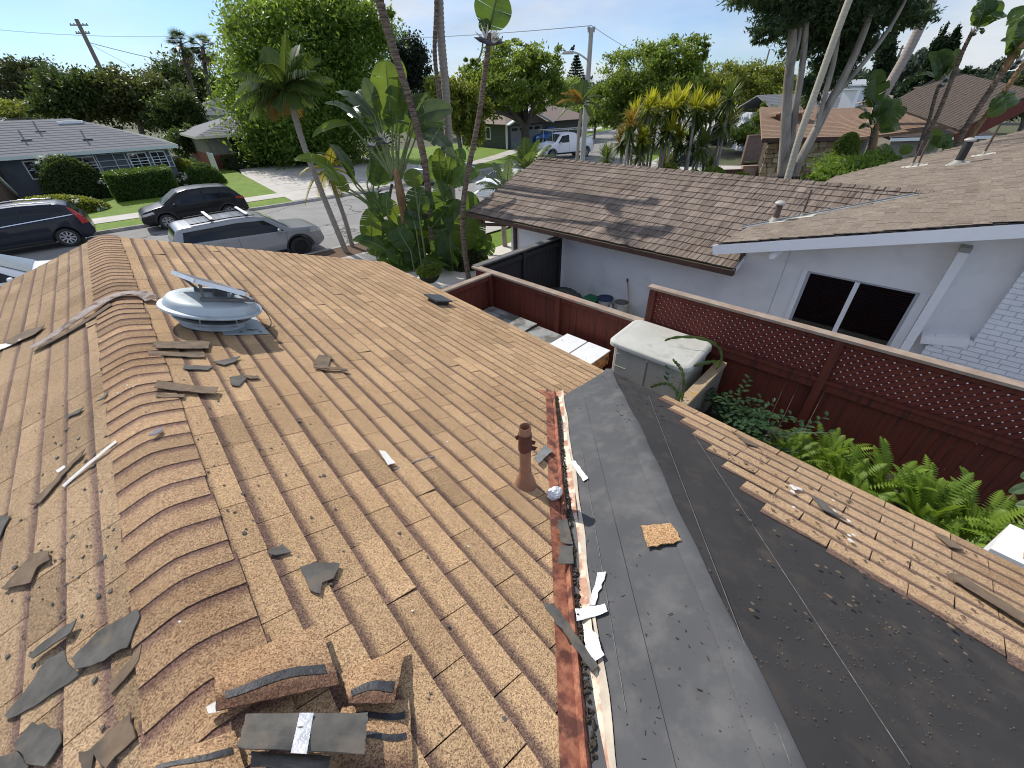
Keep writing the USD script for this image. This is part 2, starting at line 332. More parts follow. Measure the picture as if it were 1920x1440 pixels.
slope(1, 30, 0.008, (0.37, 0.88), -0.7)
slope(-1, 12, -0.020, (0.10, 0.60), 0.2)
tabs.sort(key=lambda t: t[0])
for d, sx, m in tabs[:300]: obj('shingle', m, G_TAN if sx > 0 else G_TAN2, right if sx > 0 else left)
for sx, par, g in ((1, right, G_TAN), (-1, left, G_TAN2)):
    b = MB()
    for d, s, m in tabs[300:]:
        if s == sx: b.add(m.tm().vertices, m.tm().faces, m.st())
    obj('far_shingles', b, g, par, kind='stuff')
# ridge caps: each a bent shingle lapped over the one behind it
def cap(y, s, tone, lift=0.0, w=0.16, skew=0.0, n=9):
    prof = []
    for k in range(n):
        a = -1 + 2 * k / (n - 1); x = a * w
        prof.append((XR + x, ZR - TP * math.sqrt(x * x + 0.0018) + 0.016))
    V, S = [], []
    for j, (yy, h) in enumerate(((y + 0.05, 0.002), (y - 0.0, 0.0045), (y - s, 0.0078 + lift))):
        for i, (x, z) in enumerate(prof): V.append((x, yy + skew * (x - XR), z + h)); S.append((tone, (-0.4, 0.0, 1.0)[j]))
    for i, (x, z) in enumerate(prof): V.append((x, y - s + skew * (x - XR), z + 0.0043 + lift)); S.append((tone, 0.0))
    f = []
    for j in range(3):
        for i in range(n - 1): a = j * n + i; f.append([a, a + n, a + n + 1, a + 1])
    for j in range(2):
        for e in (0, n - 1):
            pass
    m = MB(); m.add(V, f, np.array(S)); return m
y = YF + 0.005
while y > 0.95:
    s = RNG.uniform(0.105, 0.15)
    obj('ridge_cap', cap(y, s, float(np.clip(RNG.normal(0.5, 0.2), 0, 1)), lift=abs(RNG.normal(0, 0.001)), w=0.158 + RNG.normal(0, 0.004), skew=RNG.normal(0, 0.025)), G_CAP, house)
    y -= s
while y > -0.4:                             # towards the torn end the caps sit higher and wider
    obj('ridge_cap', cap(y, 0.135, float(np.clip(RNG.normal(0.55, 0.15), 0, 1)), lift=0.001, w=0.165, skew=RNG.normal(0, 0.01)), G_CAP, house); y -= 0.135
# fascia and eave edge
mb = MB(); mb.bar((XE - 0.04, YF - 0.05, ZT - TP * XE - 0.10), (XE - 0.04, 2.0, ZT - TP * XE - 0.10), 0.022, 0.14); obj('eave_fascia', mb, M_WHITE, house)
mb = MB()
for xe in (XE - 0.03, XL): mb.bar((XR, YF - 0.045, ZR - 0.115), (xe, YF - 0.045, ZR - 0.115 - TP * abs(xe - XR)), 0.022, 0.14)
obj('rake_board', mb, M_WHITE, house)

# ------------------------------------------------------------------ the stripped roof on the right: felt over the hip face and the right face
def felt_mat(name, c1, c2, dusty, s3):
    m = mat(name, c1, c2, rough=0.86, scale=3.0, detail=7, lo=0.3, hi=0.7, bump=0.35, bscale=300, bdist=0.002, c3=dusty, s3=s3, lo3=0.5, hi3=0.75, spec=0.3); return m
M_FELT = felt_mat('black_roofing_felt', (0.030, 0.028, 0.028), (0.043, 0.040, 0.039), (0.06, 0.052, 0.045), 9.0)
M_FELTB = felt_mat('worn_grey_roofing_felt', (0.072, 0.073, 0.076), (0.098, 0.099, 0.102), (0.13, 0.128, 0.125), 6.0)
HD = 0.945                                  # the hip between the two felted faces: x - y = HD in plan
YB, XC = 1.835, 2.785                        # their eaves
def pB(x, y, h=0.0): return np.array([x, y, ZB - TP * y]) + np.array([0, ST, CT]) * h
def pC(x, y, h=0.0): return np.array([x, y, ZC - TP * x]) + np.array([ST, 0, CT]) * h
def sheet(fn, poly, h, th, name, m, par, sub=14, wav=0.0, seed=0, label=None):
    """A felt sheet laid on a face: subdivided so that it can wrinkle a little."""
    import shapely.geometry as sg
    tmn = trimesh.creation.extrude_polygon(sg.Polygon(poly), 1.0, engine='earcut')
    v, f = tmn.vertices, tmn.faces
    for _ in range(5): v, f = trimesh.remesh.subdivide(v, f)
    w = (meshkit.fbm(np.c_[v[:, 0] * 3.0, v[:, 1] * 3.0, np.full(len(v), seed + .5)], 3, seed) - 0.5) * wav
    P = np.array([fn(a, b, h + th * c + w_) for (a, b, c), w_ in zip(v, w)])
    return obj(name, trimesh.Trimesh(P, f, process=False), m, par, smooth=40, label=label)
felt = xform('felted_roof', house, 'stripped part of the roof, black felt over a hip')
yn = -1.3
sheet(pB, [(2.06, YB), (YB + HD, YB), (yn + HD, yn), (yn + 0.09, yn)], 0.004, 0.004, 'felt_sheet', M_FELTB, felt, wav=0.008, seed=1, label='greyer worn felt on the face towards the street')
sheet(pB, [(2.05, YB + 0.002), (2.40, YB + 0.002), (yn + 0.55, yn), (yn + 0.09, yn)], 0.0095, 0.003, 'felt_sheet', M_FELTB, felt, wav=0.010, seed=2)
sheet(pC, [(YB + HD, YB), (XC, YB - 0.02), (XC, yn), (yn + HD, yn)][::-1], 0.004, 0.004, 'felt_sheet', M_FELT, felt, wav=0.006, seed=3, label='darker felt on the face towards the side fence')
mb = MB()                                   # the felt folded over the hip
pts = [(YB - t) for t in np.linspace(0.0, YB - yn, 60)]
V, F = [], []
for i, yy in enumerate(pts):
    x = yy + HD; wob = 0.012 * math.sin(5 * yy) + 0.006 * math.sin(17 * yy)
    V += [pB(x - 0.075 + wob, yy + 0.0, 0.0125), pB(x - 0.012, yy + 0.012, 0.019), pC(x + 0.012, yy - 0.012, 0.019), pC(x + 0.05 - wob, yy, 0.0125)]
for i in range(59):
    for k in range(3): F.append([i * 4 + k, i * 4 + 4 + k, i * 4 + 5 + k, i * 4 + 1 + k])
mb.add(V, [q[::-1] for q in F]); obj('hip_felt', mb, M_FELTB, felt, smooth=True)
M_CHALK = mat('chalk_line', (0.22, 0.215, 0.20), (0.10, 0.098, 0.095), rough=0.9, scale=40)
for fn, a, b in ((felC, (1300, 820), (1700, 1440)), (felC, (1215, 745), (1478, 1440)), (felB, (1090, 835), (1175, 1340))):
    nn = np.array([ST, 0, CT]) if fn is felC else np.array([0, ST, CT])
    mb = MB(); A, B = fn(*a) + nn * 0.0155, fn(*b) + nn * 0.0155; n = 26
    for i in range(n):
        if RNG.random() < 0.0: continue
        mb.bar(A + (B - A) * i / n, A + (B - A) * (i + 1) / n, 0.0014 + RNG.random() * 0.0016, 0.0012, up=nn)
    obj('chalk_line', mb, M_CHALK, felt)
# edges below the felt: fascia of the jog and the upper eave
mb = MB(); mb.bar((2.1, YB - 0.02, ZB - TP * YB - 0.07), (XC, YB - 0.02, ZB - TP * YB - 0.07), 0.02, 0.12); mb.bar((XC - 0.02, YB, ZC - TP * XC - 0.075), (XC - 0.02, -3, ZC - TP * XC - 0.075), 0.02, 0.12)
obj('eave_fascia', mb, M_WHITE, felt)
mb = MB(); mb.slab([pC(yn + HD + 0.03, yn, -0.08), pC(XC - 0.03, yn, -0.08), pC(XC - 0.03, YB - 0.02, -0.08), pC(YB + HD - 0.03, YB - 0.02, -0.08)], (TP, 0, 1), 0.06)
mb.slab([pB(2.1, YB - 0.02, -0.08), pB(yn + 0.3, yn, -0.08), pB(yn + HD, yn, -0.08), pB(YB + HD - 0.03, YB - 0.02, -0.08)], (0, TP, 1), 0.06); obj('roof_deck', mb, M_DECK, felt)
# remaining courses of tan shingles along the upper eave, their top edge torn into steps
lowr = xform('eave_shingle_strip', felt, 'torn stepped rows of tan shingles left along the eave above the ferns')
G_EAVE = granule_mat('eave_tan_granules', (0.52, 0.37, 0.22), (0.41, 0.27, 0.155), (0.17, 0.10, 0.065), (0.17, 0.11, 0.085), scale=300.0, edge=(0.26, 0.44), stain=(0.55, 0.45, 0.36), amount=0.5)  # the eave rows have their own, slightly paler tan
xs = np.array([-1.3, -0.72, -0.5, -0.23, 0.02, 0.18, 0.47, 0.89, 1.12, 1.4]); xl = np.array([1.70, 1.72, 1.80, 1.80, 1.83, 1.97, 2.20, 2.50, 2.62, 2.80])
for c in range(8):
    x1 = XC + 0.012 - 0.127 * CT * c; x0 = x1 - 0.127 * CT; o = (0.1, 0.62)[c % 2]
    for k in range(-6, 6):
        a, b = (k + o) * 0.305 + 0.003, (k + 1 + o) * 0.305 - 0.003
        lim = np.interp((a + b) / 2, xs, xl)
        if x0 < lim - 0.07 or b > 1.75: continue
        ea = np.interp(a, xs, xl); rag = max(0.0, min(0.10, (lim - x0) * 1.0)) if x0 < lim else 0.0
        t = float(np.clip(RNG.normal(0.55, 0.16), 0, 1))
        last = x0 - 0.127 * CT < lim - 0.05
        poly = [(x0 + (rag + RNG.normal(0, 0.01) if last else -0.03), a + RNG.normal(0, 0.002)), (x1, a), (x1, b), (x0 + (rag * 0.6 + RNG.normal(0, 0.012) if last else -0.03), b)]
        V = []; S = []
        for x, yy in poly: V.append(pC(x, yy, 0.009 + 0.007 * (x - x0) / (x1 - x0))); S.append((t, (x - x0) / (x1 - x0)))
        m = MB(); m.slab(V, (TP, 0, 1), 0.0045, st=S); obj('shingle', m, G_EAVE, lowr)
# rusted W valley flashing with the dirt in its trough
M_RUST = mat('rusted_valley_metal', (0.22, 0.07, 0.042), (0.38, 0.16, 0.09), rough=0.75, scale=22, detail=9, lo=0.42, hi=0.6, c3=(0.11, 0.04, 0.028), s3=14, lo3=0.48, hi3=0.6, bump=0.5, bscale=90, bdist=0.002)
M_RUSTR = mat('flaking_valley_paint', (0.36, 0.15, 0.10), (0.52, 0.33, 0.22), rough=0.8, scale=16, detail=8, c3=(0.72, 0.62, 0.47), s3=7, lo3=0.46, hi3=0.54, bump=0.5, bscale=70, bdist=0.003)
vf = xform('valley_flashing', felt, 'rust red valley flashing with a raised rib between the tan shingles and the felt')
def vstrip(a, b, ha, hb, name, m, th=0.002, seed=0, wav=0.004, y0=1.975, y1=-1.2):
    ys = np.linspace(y0, y1, 60); V = []
    q = np.array([1, -1, 0]) / math.sqrt(2)
    for i, yy in enumerate(ys):
        c = np.array([yy + VD, yy, ZT - TP * (yy + VD)])
        for w, h in ((a, ha), (b, hb)):
            w2 = w + wav * (meshkit.noise(np.array([[yy * 6 + w * 40, seed, 0.3]]))[0] - .5) * 2
            P = c + q * w2; base = (ZT - TP * P[0]) if w < 0 else (ZB - TP * P[1])
            V.append((P[0], P[1], base + h + 0.002 * math.sin(9 * yy + seed)))
    V = np.array(V); lo = V - [0, 0, th]; n = len(V); F = []
    for i in range(59):
        k = 2 * i; F += [[k, k + 2, k + 3, k + 1], [n + k, n + k + 1, n + k + 3, n + k + 2], [k, n + k, n + k + 2, k + 2], [k + 1, k + 3, n + k + 3, n + k + 1]]
    mm = MB(); mm.add(np.vstack([V, lo]), F); tmm = mm.tm(); trimesh.repair.fix_normals(tmm); obj(name, tmm, m, vf)
vstrip(-0.072, -0.014, 0.018, 0.013, 'left_flange', M_RUST, seed=1, wav=0.003)
vstrip(-0.013, 0.004, 0.016, 0.038, 'rib', M_RUST, seed=2, wav=0.001)
vstrip(0.005, 0.018, 0.038, 0.010, 'rib', M_RUST, seed=2, wav=0.001)
vstrip(0.020, 0.070, 0.008, 0.018, 'right_flange', M_RUSTR, seed=4, wav=0.006)
vstrip(0.068, 0.086, 0.019, 0.019, 'felt_lap_edge', mat('pale_flashing_edge', (0.62, 0.54, 0.42), (0.4, 0.33, 0.26), rough=0.8, scale=9, detail=6), seed=5, wav=0.008)
mb = MB()
for i in range(700):
    yy = RNG.uniform(-0.6, 1.9); w = RNG.uniform(0.016, 0.036); c = np.array([yy + VD + w * 0.7, yy - w * 0.7, 0]); c[2] = ZB - TP * c[1] + 0.014 + RNG.random() * 0.010
    s = RNG.uniform(0.004, 0.013); mb.box(c, (s, s * RNG.uniform(0.5, 1.5), s * 0.7), ax=trimesh.transformations.random_rotation_matrix(RNG.random(3))[:3, :3])
obj('valley_dirt', mb, mat('roof_dirt', (0.03, 0.024, 0.018), (0.075, 0.06, 0.04), rough=1, scale=40), vf, kind='stuff')
mb = MB(); mb.slab([tanp(1004, 731, .011), tanp(1047, 757, .011), tanp(1045, 736, .011)], (TP, 0, 1), 0.003); obj('flashing_tongue', mb, M_RUST, vf)
# ================================================================== things on the roof
RN = np.array([ST, 0, CT]); RX = np.array([CT, 0, -ST]); RY = np.array([0, 1.0, 0]); RAX = np.array([RX, RY, RN])
def onT(x, y, h=0.0): return np.array([x, y, ZT - TP * x]) + RN * h
# ------------------------------------------------------------------ solar roof vent
M_GALV = mat('pale_galvanised_steel', (0.36, 0.415, 0.445), (0.42, 0.475, 0.505), rough=0.5, metallic=0.1, scale=4, detail=7, c3=(0.25, 0.285, 0.30), s3=6, lo3=0.54, hi3=0.72)
M_ALU = mat('bright_aluminium', (0.72, 0.73, 0.74), (0.62, 0.63, 0.64), rough=0.3, metallic=0.7, scale=8)
M_BRKT = mat('dull_bracket_steel', (0.12, 0.125, 0.13), (0.18, 0.185, 0.19), rough=0.5, metallic=0.5, scale=10)
vx, vy = 0.165, 3.97
vent_ = thing('solar_vent', 'round galvanised roof vent with a tilted solar panel on top near the ridge', 'roof vent')
mb = MB(); mb.box(onT(0.33, 3.96, 0.017), (0.32, 0.58, 0.004), ax=RAX); pl = obj('flashing_plate', mb, M_GALV, vent_)
for a, b in ((0.43, 3.72), (0.30, 3.72), (0.45, 4.2)): mb = MB(); mb.lathe([(0.014, 0), (0.012, 0.004), (0.001, 0.005)], onT(a, b, 0.020), 10, RAX); obj('screw', mb, M_BRKT, pl)
mb = MB(); mb.lathe([(0.225, 0.0), (0.225, 0.045), (0.262, 0.050), (0.268, 0.057), (0.262, 0.064), (0.215, 0.064), (0.215, 0.0)], onT(vx, vy, 0.02), 48, RAX); t = mb.tm(); obj('collar', t, M_GALV, vent_, smooth=35)
mb = MB(); mb.lathe([(0.20, 0.02), (0.20, 0.13), (0.001, 0.13)], onT(vx, vy, 0.02), 32, RAX); obj('mesh_drum', mb, mat('dark_mesh', (0.035, 0.04, 0.042), rough=0.6), vent_, smooth=35)
for k in range(6): a = k * PI / 3; p = onT(vx, vy, 0.02) + RX * 0.24 * math.cos(a) + RY * 0.24 * math.sin(a); mb = MB(); mb.bar(p + RN * 0.03, p + RN * 0.135, 0.03, 0.006, up=RX); obj('stay', mb, M_GALV, vent_)
prof = [(0.335, 0.0), (0.346, 0.004), (0.350, 0.012), (0.346, 0.022), (0.318, 0.030), (0.312, 0.040), (0.306, 0.062), (0.290, 0.084), (0.262, 0.098), (0.20, 0.106), (0.10, 0.110), (0.001, 0.111)]
mb = MB(); mb.lathe(prof, onT(vx, vy, 0.145), 64, RAX); mb.lathe([(0.001, 0.0), (0.335, 0.0)], onT(vx, vy, 0.146), 64, RAX); t = mb.tm(); obj('dome', t, M_GALV, vent_, smooth=30)
FL, FR, BL = aty(366, 527, 3.78), aty(461, 552, 3.72), aty(324, 510.5, 4.16)
FR = FL + (FR - FL) * 0.99; BR = FR + (BL - FL); pn = unit(np.cross(FR - FL, BL - FL)); pn = pn if pn[2] > 0 else -pn
pan = xform('solar_panel', vent_, 'tilted solar panel with bright aluminium frame')
for a, b in ((FL, FR), (FR, BR), (BR, BL), (BL, FL)): mb = MB(); mb.bar(a, b, 0.022, 0.030, up=pn); obj('frame', mb, M_ALU, pan)
mb = MB(); mb.slab([FL + pn * .004, FR + pn * .004, BR + pn * .004, BL + pn * .004], pn, 0.006); t = mb.tm(); trimesh.repair.fix_normals(t); obj('cells', t, mat('solar_cells', (0.02, 0.03, 0.06), (0.03, 0.045, 0.08), rough=0.12, scale=20), pan)
mb = MB(); mb.slab([FL - pn * .004, FR - pn * .004, BR - pn * .004, BL - pn * .004], pn, 0.004); t = mb.tm(); trimesh.repair.fix_normals(t); obj('back_sheet', t, mat('white_back_sheet', (0.6, 0.6, 0.6)), pan)
top_ = lambda a, b, h=0.0: onT(vx, vy, 0.145 + 0.108 + h) + RX * a + RY * b
for a0, a1, b in ((-0.10, 0.26, -0.17), (-0.10, 0.26, 0.10)): mb = MB(); mb.bar(top_(a0, b, .012), top_(a1, b, .012), 0.03, 0.022, up=RN); obj('base_rail', mb, M_BRKT, vent_)
mid = lambda u, v: FL + (FR - FL) * u + (BL - FL) * v - pn * 0.016
for (a, b), (u, v) in (((-0.08, -0.17), (0.12, 0.06)), ((-0.08, 0.10), (0.12, 0.8)), ((0.22, -0.17), (0.93, 0.06)), ((0.22, 0.10), (0.93, 0.8)), ((0.10, -0.17), (0.80, 0.06))): mb = MB(); mb.bar(top_(a, b, .02), mid(u, v), 0.020, 0.006, up=RY); obj('strut', mb, M_BRKT, vent_)
mb = MB(); mb.box(top_(0.05, -0.02, 0.02), (0.09, 0.06, 0.03), ax=RAX); obj('junction_box', mb, M_BRKT, vent_)
from scipy.interpolate import CubicSpline as _CS
mb = MB(); cs = _CS([0, .4, .7, 1], np.array([top_(.28, .05, -.01), onT(vx + .36, vy + .05, .12), onT(vx + .38, vy - .10, .03), onT(vx + .18, vy - .22, .03)])); mb.tube(cs(np.linspace(0, 1, 24)), 0.004, 5); obj('cable', mb, mat('black_cable', (0.02, 0.02, 0.02)), vent_, smooth=True)
# ------------------------------------------------------------------ brown vent pipe beside the valley, small box vent
M_BPIPE = mat('brown_painted_pipe', (0.22, 0.11, 0.065), (0.30, 0.16, 0.10), rough=0.6, scale=9, detail=6); M_BPIPED = mat('peeling_dark_red_paint', (0.07, 0.022, 0.014), (0.11, 0.036, 0.022), rough=0.7, scale=14, detail=7)
vp = thing('vent_pipe', 'brown plumbing vent pipe with peeling dark red collar, standing by the valley', 'vent pipe')
pb = tanp(985, 908, .012); pt = upto(pb, 800) - pb[2]
mb = MB(); mb.lathe([(0.066, -0.022), (0.060, 0.012), (0.050, 0.045), (0.036, 0.09), (0.0335, 0.12), (0.0335, 0.125)], pb, 28); obj('boot', mb, M_BPIPE, vp, smooth=50)
mb = MB(); mb.lathe([(0.031, 0.06), (0.031, pt), (0.0255, pt), (0.0255, pt - 0.10), (0.001, pt - 0.10)], pb, 28); obj('pipe', mb, M_BPIPE, vp, smooth=40)
mb = MB(); V = []; rg = np.random.default_rng(5)
for j, z in enumerate(np.linspace(pt - 0.155, pt - 0.045, 8)):
    for i in range(28): a = i * 2 * PI / 28; rag = (0.028 * meshkit.noise(np.array([[i * .55, j * .9, .5]]))[0] if j < 4 else 0); V.append(pb + [(0.0345 + .004 * rag / .03) * math.cos(a), (0.0345 + .004 * rag / .03) * math.sin(a), z + (rag - .014 if j == 0 else 0)])
mb.add(V, [[j * 28 + i, j * 28 + (i + 1) % 28, (j + 1) * 28 + (i + 1) % 28, (j + 1) * 28 + i] for j in range(7) for i in range(28)]); obj('collar', mb, M_BPIPED, vp, smooth=60)
for s, z, w in ((1, pt - .13, .03), (1, pt - .09, .022), (-1, pt - .055, .018)): mb = MB(); p = pb + CR * (0.034 * s) + [0, 0, z]; mb.slab([p, p + CR * s * w + [0, 0, -.012], p + CR * s * w * .6 + [0, 0, -.035], p + [0, 0, -.03]], unit(-FH if 'FH' in globals() else [-.65, -.75, 0]), .002); t = mb.tm(); trimesh.repair.fix_normals(t); obj('peeling_flake', t, M_BPIPED, vp)
bvx = onT(2.76, 4.74); bv = thing('box_vent', 'small dark square roof vent low on the brown slope', 'roof vent'); mb = MB(); mb.box(onT(2.76, 4.74, .035), (.20, .22, .05), ax=RAX); obj('base', mb, mat('black_vent_metal', (.02, .021, .022), rough=.5), bv); mb = MB(); mb.box(onT(2.75, 4.74, .075), (.27, .32, .02), ax=RAX); obj('hood', mb, mat('dark_grey_hood', (.06, .065, .07), rough=.45), bv)
# ------------------------------------------------------------------ torn shingles and scraps
def scrap(name, label, cat, px, fn, m, h=0.012, th=0.004, curl=0.008, seed=0, group=None, rag=0.0025, tilt=0.0, st=None, sub=0.035):
    """A torn piece with the outline px (picture points on the face fn), lying h above it; edges ragged, surface curled."""
    rng = np.random.default_rng(seed); P = np.array([fn(*q) for q in px]); c = P.mean(0); n = unit(np.cross(P[1] - P[0], P[2] - P[0]))
    n = {'lefp': np.array([-ST, 0, CT]), 'tanp': RN, 'felB': np.array([0, ST, CT]), 'felC': RN}[fn.__name__]; e1 = unit(np.cross([0, 1, 0.001], n)); e2 = np.cross(n, e1); Q = np.c_[(P - c) @ e1, (P - c) @ e2]
    R = []
    for i in range(len(Q)):
        a, b = Q[i], Q[(i + 1) % len(Q)]; k = max(1, int(np.linalg.norm(b - a) / 0.02))
        for j in range(k): R.append(a + (b - a) * j / k + (rng.normal(0, rag, 2) if j else 0))
    pg = sg_.Polygon(R).buffer(0); pg = max(getattr(pg, 'geoms', [pg]), key=lambda g: g.area)
    t = trimesh.creation.extrude_polygon(pg, th, engine='earcut'); v, f = trimesh.remesh.subdivide_to_size(t.vertices, t.faces, sub, max_iter=12); w = (meshkit.fbm(np.c_[v[:, :2] * 7, np.full(len(v), seed + .5)], 3, seed) - .35) * curl * 2
    ext = np.abs(Q).max(0); edge = (np.abs(v[:, :2]) / np.maximum(ext, 1e-3)).max(1); z = v[:, 2] + h + np.maximum(0, w) * (0.3 + edge ** 2) + tilt * (v[:, 0] / max(ext[0], 1e-3) * .5 + .5)
    W = c + v[:, :1] * e1 + v[:, 1:2] * e2 + z[:, None] * n
    return obj(name, trimesh.Trimesh(W, f, process=False), m, None, smooth=35 if st is None else True, label=label, cat=cat, group=group, st=None if st is None else np.full((len(W), 2), st))
import shapely.geometry as sg_
Sc = 'torn shingle'
D1 = [
 ('long dark torn shingle scrap pointing to the bottom left corner', [(21, 1342), (42, 1317), (100, 1238), (129, 1221), (146, 1254), (163, 1263), (138, 1283), (75, 1325), (29, 1348)], lefp, M_BACK, .012),
 ('dark torn shingle scrap with a clipped corner on the lower left slope', [(150, 1238), (200, 1188), (271, 1146), (275, 1158), (254, 1217), (225, 1229), (188, 1250), (158, 1258)], lefp, M_BACK, .020),
 ('roundish dark grey scrap near the bottom left corner', [(42, 1396), (75, 1354), (125, 1371), (127, 1392), (100, 1437), (67, 1433)], lefp, M_BACK, .014),
 ('dark scrap in the very bottom left corner', [(-20, 1430), (42, 1408), (67, 1437), (60, 1470), (-20, 1470)], lefp, M_BACK, .012),
 ('brown square torn shingle near the bottom edge on the left', [(188, 1400), (258, 1337), (267, 1383), (217, 1440), (196, 1421)], lefp, M_BROWNBACK, .016),
 ('brown narrow scrap beside the brown square piece at the bottom', [(160, 1410), (190, 1400), (185, 1440), (165, 1450)], lefp, M_BROWNBACK, .014),
 ('rolled dark strip above the long dark scrap', [(72, 1234), (104, 1204), (162, 1165), (150, 1190), (103, 1222), (80, 1238)], lefp, M_BACK, .026),
 ('grey scrap cut by the left border, middle height', [(-15, 968), (29, 971), (8, 1012), (-15, 1020)], lefp, M_BACK, .012),
 ('crumpled dark scrap near the left border', [(17, 1108), (75, 1042), (104, 1037), (106, 1054), (83, 1067), (71, 1096)], lefp, M_BROWNBACK, .020),
 ('brown crescent scrap below the clipped dark scrap', [(215, 1290), (262, 1228), (276, 1210), (272, 1240), (245, 1275), (222, 1300)], lefp, M_BROWNBACK, .016),
 ('dark leaf shaped scrap on the tan slope, largest there', [(562, 1071), (592, 1062), (637, 1065), (625, 1092), (604, 1100), (600, 1121), (579, 1112), (571, 1088)], tanp, M_BACK, .016),
 ('small dark triangular scrap above the leaf shaped one', [(500, 1044), (529, 1027), (546, 1042), (517, 1048)], tanp, M_BACK, .016),
 ('grey weathered shingle strip just below the solar vent', [(288, 649), (347, 647), (394, 646), (391, 661), (295, 661)], tanp, M_BROWNBACK, .026),
 ('thin brown strip under the grey weathered strip', [(278, 664), (385, 667), (384, 676), (280, 671)], tanp, M_BROWNBACK, .016),
 ('dark grey scrap with a pointed end right of the ridge', [(344, 689), (401, 692), (390, 699), (344, 697)], tanp, M_BACK, .015),
 ('dark pointed scrap below the vent flashing plate', [(399, 683), (420, 680), (451, 674), (440, 684), (420, 690)], tanp, M_BACK, .018),
 ('ragged grey crumb shaped like a leaf below the pointed scraps', [(430, 713), (455, 707), (462, 715), (448, 729), (434, 727)], tanp, M_BACK, .014),
 ('thin curled grey scrap beside the ragged crumb', [(455, 709), (486, 711), (486, 715), (469, 716)], tanp, M_BROWNBACK, .018),
 ('long brown shingle plank lying across the ridge caps', [(290, 737), (295, 725), (411, 737), (404, 749)], tanp, M_BROWNBACK, .030),
 ('short tan strip tucked under the long plank', [(295, 745), (347, 746), (345, 752), (293, 752)], tanp, M_BROWNBACK, .016),
 ('square brown scrap with a strip across it on the middle of the slope', [(587, 688), (597, 670), (621, 673), (614, 694)], tanp, M_BROWNBACK, .018),
 ('narrow brown strip lying over the square brown scrap', [(587, 691), (588, 696), (652, 703), (650, 699)], tanp, M_BROWNBACK, .028),
 ('blue grey chip on the ridge caps', [(280, 827), (302, 812), (307, 815), (292, 826)], tanp, mat('blue_grey_chip', (.13, .14, .18), (.17, .18, .22), scale=20), .03),
 ('brown strip beside the long white tape on the left slope', [(66, 950), (128, 884), (167, 846), (162, 858), (130, 890), (84, 948)], lefp, M_BROWNBACK, .016),
 ('small dark scrap at the ridge, left of the long plank', [(190, 760), (210, 742), (214, 734), (205, 752)], lefp, M_BACK, .020),
 ('thin torn strip on the upper left slope', [(128, 786), (150, 774), (163, 768), (155, 778), (135, 787)], lefp, M_BACK, .018),
 ('grey scrap cut by the left border beside the white scraps', [(14, 646), (60, 622), (90, 615), (72, 632), (30, 650)], lefp, M_BROWNBACK, .022),
 ('plate shaped grey flashing scrap leaning behind the vent pipe', [(998, 868), (1018, 842), (1034, 853), (1008, 878)], tanp, mat('grey_slate_scrap', (.24, .245, .23), (.17, .175, .165), scale=15, bump=.4, bscale=120, bdist=.003), .030),
 ('square orange brown shingle piece lying on the grey felt', [(1203, 993), (1258, 989), (1279, 1022), (1215, 1035)], felB, None, .020),
 ('upper black shingle chip lying in the valley flashing', [(1041, 990), (1058, 988), (1069, 1036), (1046, 1032)], tanp, M_BACK, .045),
 ('lower black shingle chip lying in the valley flashing', [(1043, 1038), (1070, 1038), (1070, 1072), (1042, 1073)], tanp, M_BACK, .045),
 ('dark narrow shingle strip laid across the valley flashing', [(1012, 1155), (1030, 1153), (1112, 1272), (1100, 1281)], tanp, M_BACK, .058),
 ('dark torn piece on the eave shingles near the white blotches', [(1515, 938), (1530, 945), (1552, 965), (1582, 986), (1560, 978), (1535, 966)], felC, M_BACK, .035),
 ('dark wedge on the eave shingles towards the white roof end', [(1742, 1006), (1770, 1015), (1800, 1040), (1775, 1034)], felC, M_BROWNBACK, .030),
 ('long brown strip lying on the eave shingles at the right', [(1760, 1088), (1785, 1090), (1945, 1185), (1935, 1200)], felC, M_BROWNBACK, .040),
 ('pointed grey scrap on the upper end of the eave shingles', [(1368, 812), (1385, 822), (1420, 845), (1395, 838)], felC, M_BROWNBACK, .024)]
for k, (lab, px, fn, m, h) in enumerate(D1):
    if m is None: scrap('shingle_piece', lab, Sc, px, fn, granule_mat('orange_brown_granules', (.47, .30, .155), (.35, .20, .10), (.15, .085, .05), (.2, .12, .08), scale=280), h, .005, .004, k, rag=.003, st=(.6, .8))
    else: scrap('shingle_scrap', lab, Sc, px, fn, m, h, .004, .010, k)
# lifted, weathered strip bent over the ridge
def ribbon_on(name, label, cat, pts, w, m, th=.004, wav=.004, seed=0):
    from scipy.interpolate import CubicSpline
    p = np.array(pts); t = np.r_[0, np.cumsum(np.linalg.norm(np.diff(p, axis=0), axis=1))]; s = np.linspace(0, t[-1], 30); q = CubicSpline(t, p)(s); d = np.gradient(q, axis=0); d /= np.linalg.norm(d, axis=1)[:, None]; sd = np.cross(d, [0, 0, 1.0]); sd /= np.linalg.norm(sd, axis=1)[:, None]
    n_ = (meshkit.fbm(np.c_[s * 9, np.full(30, seed + .3), np.full(30, .7)], 3, seed) - .5)[:, None] * wav * 2; V = np.stack([q - sd * (w / 2 + n_), q + [0, 0, .004], q + sd * (w / 2 - n_)], 1).reshape(-1, 3); lo = V - [0, 0, th]; N = len(V); F = []
    for i in range(29):
        for j in (0, 1): k = 3 * i + j; F += [[k, k + 3, k + 4, k + 1], [N + k, N + k + 1, N + k + 4, N + k + 3]]
        k = 3 * i; F += [[k, N + k, N + k + 3, k + 3], [k + 2, k + 5, N + k + 5, N + k + 2]]
    mb = MB(); mb.add(np.vstack([V, lo]), F); t_ = mb.tm(); trimesh.repair.fix_normals(t_); return obj(name, t_, m, None, smooth=50, label=label, cat=cat)
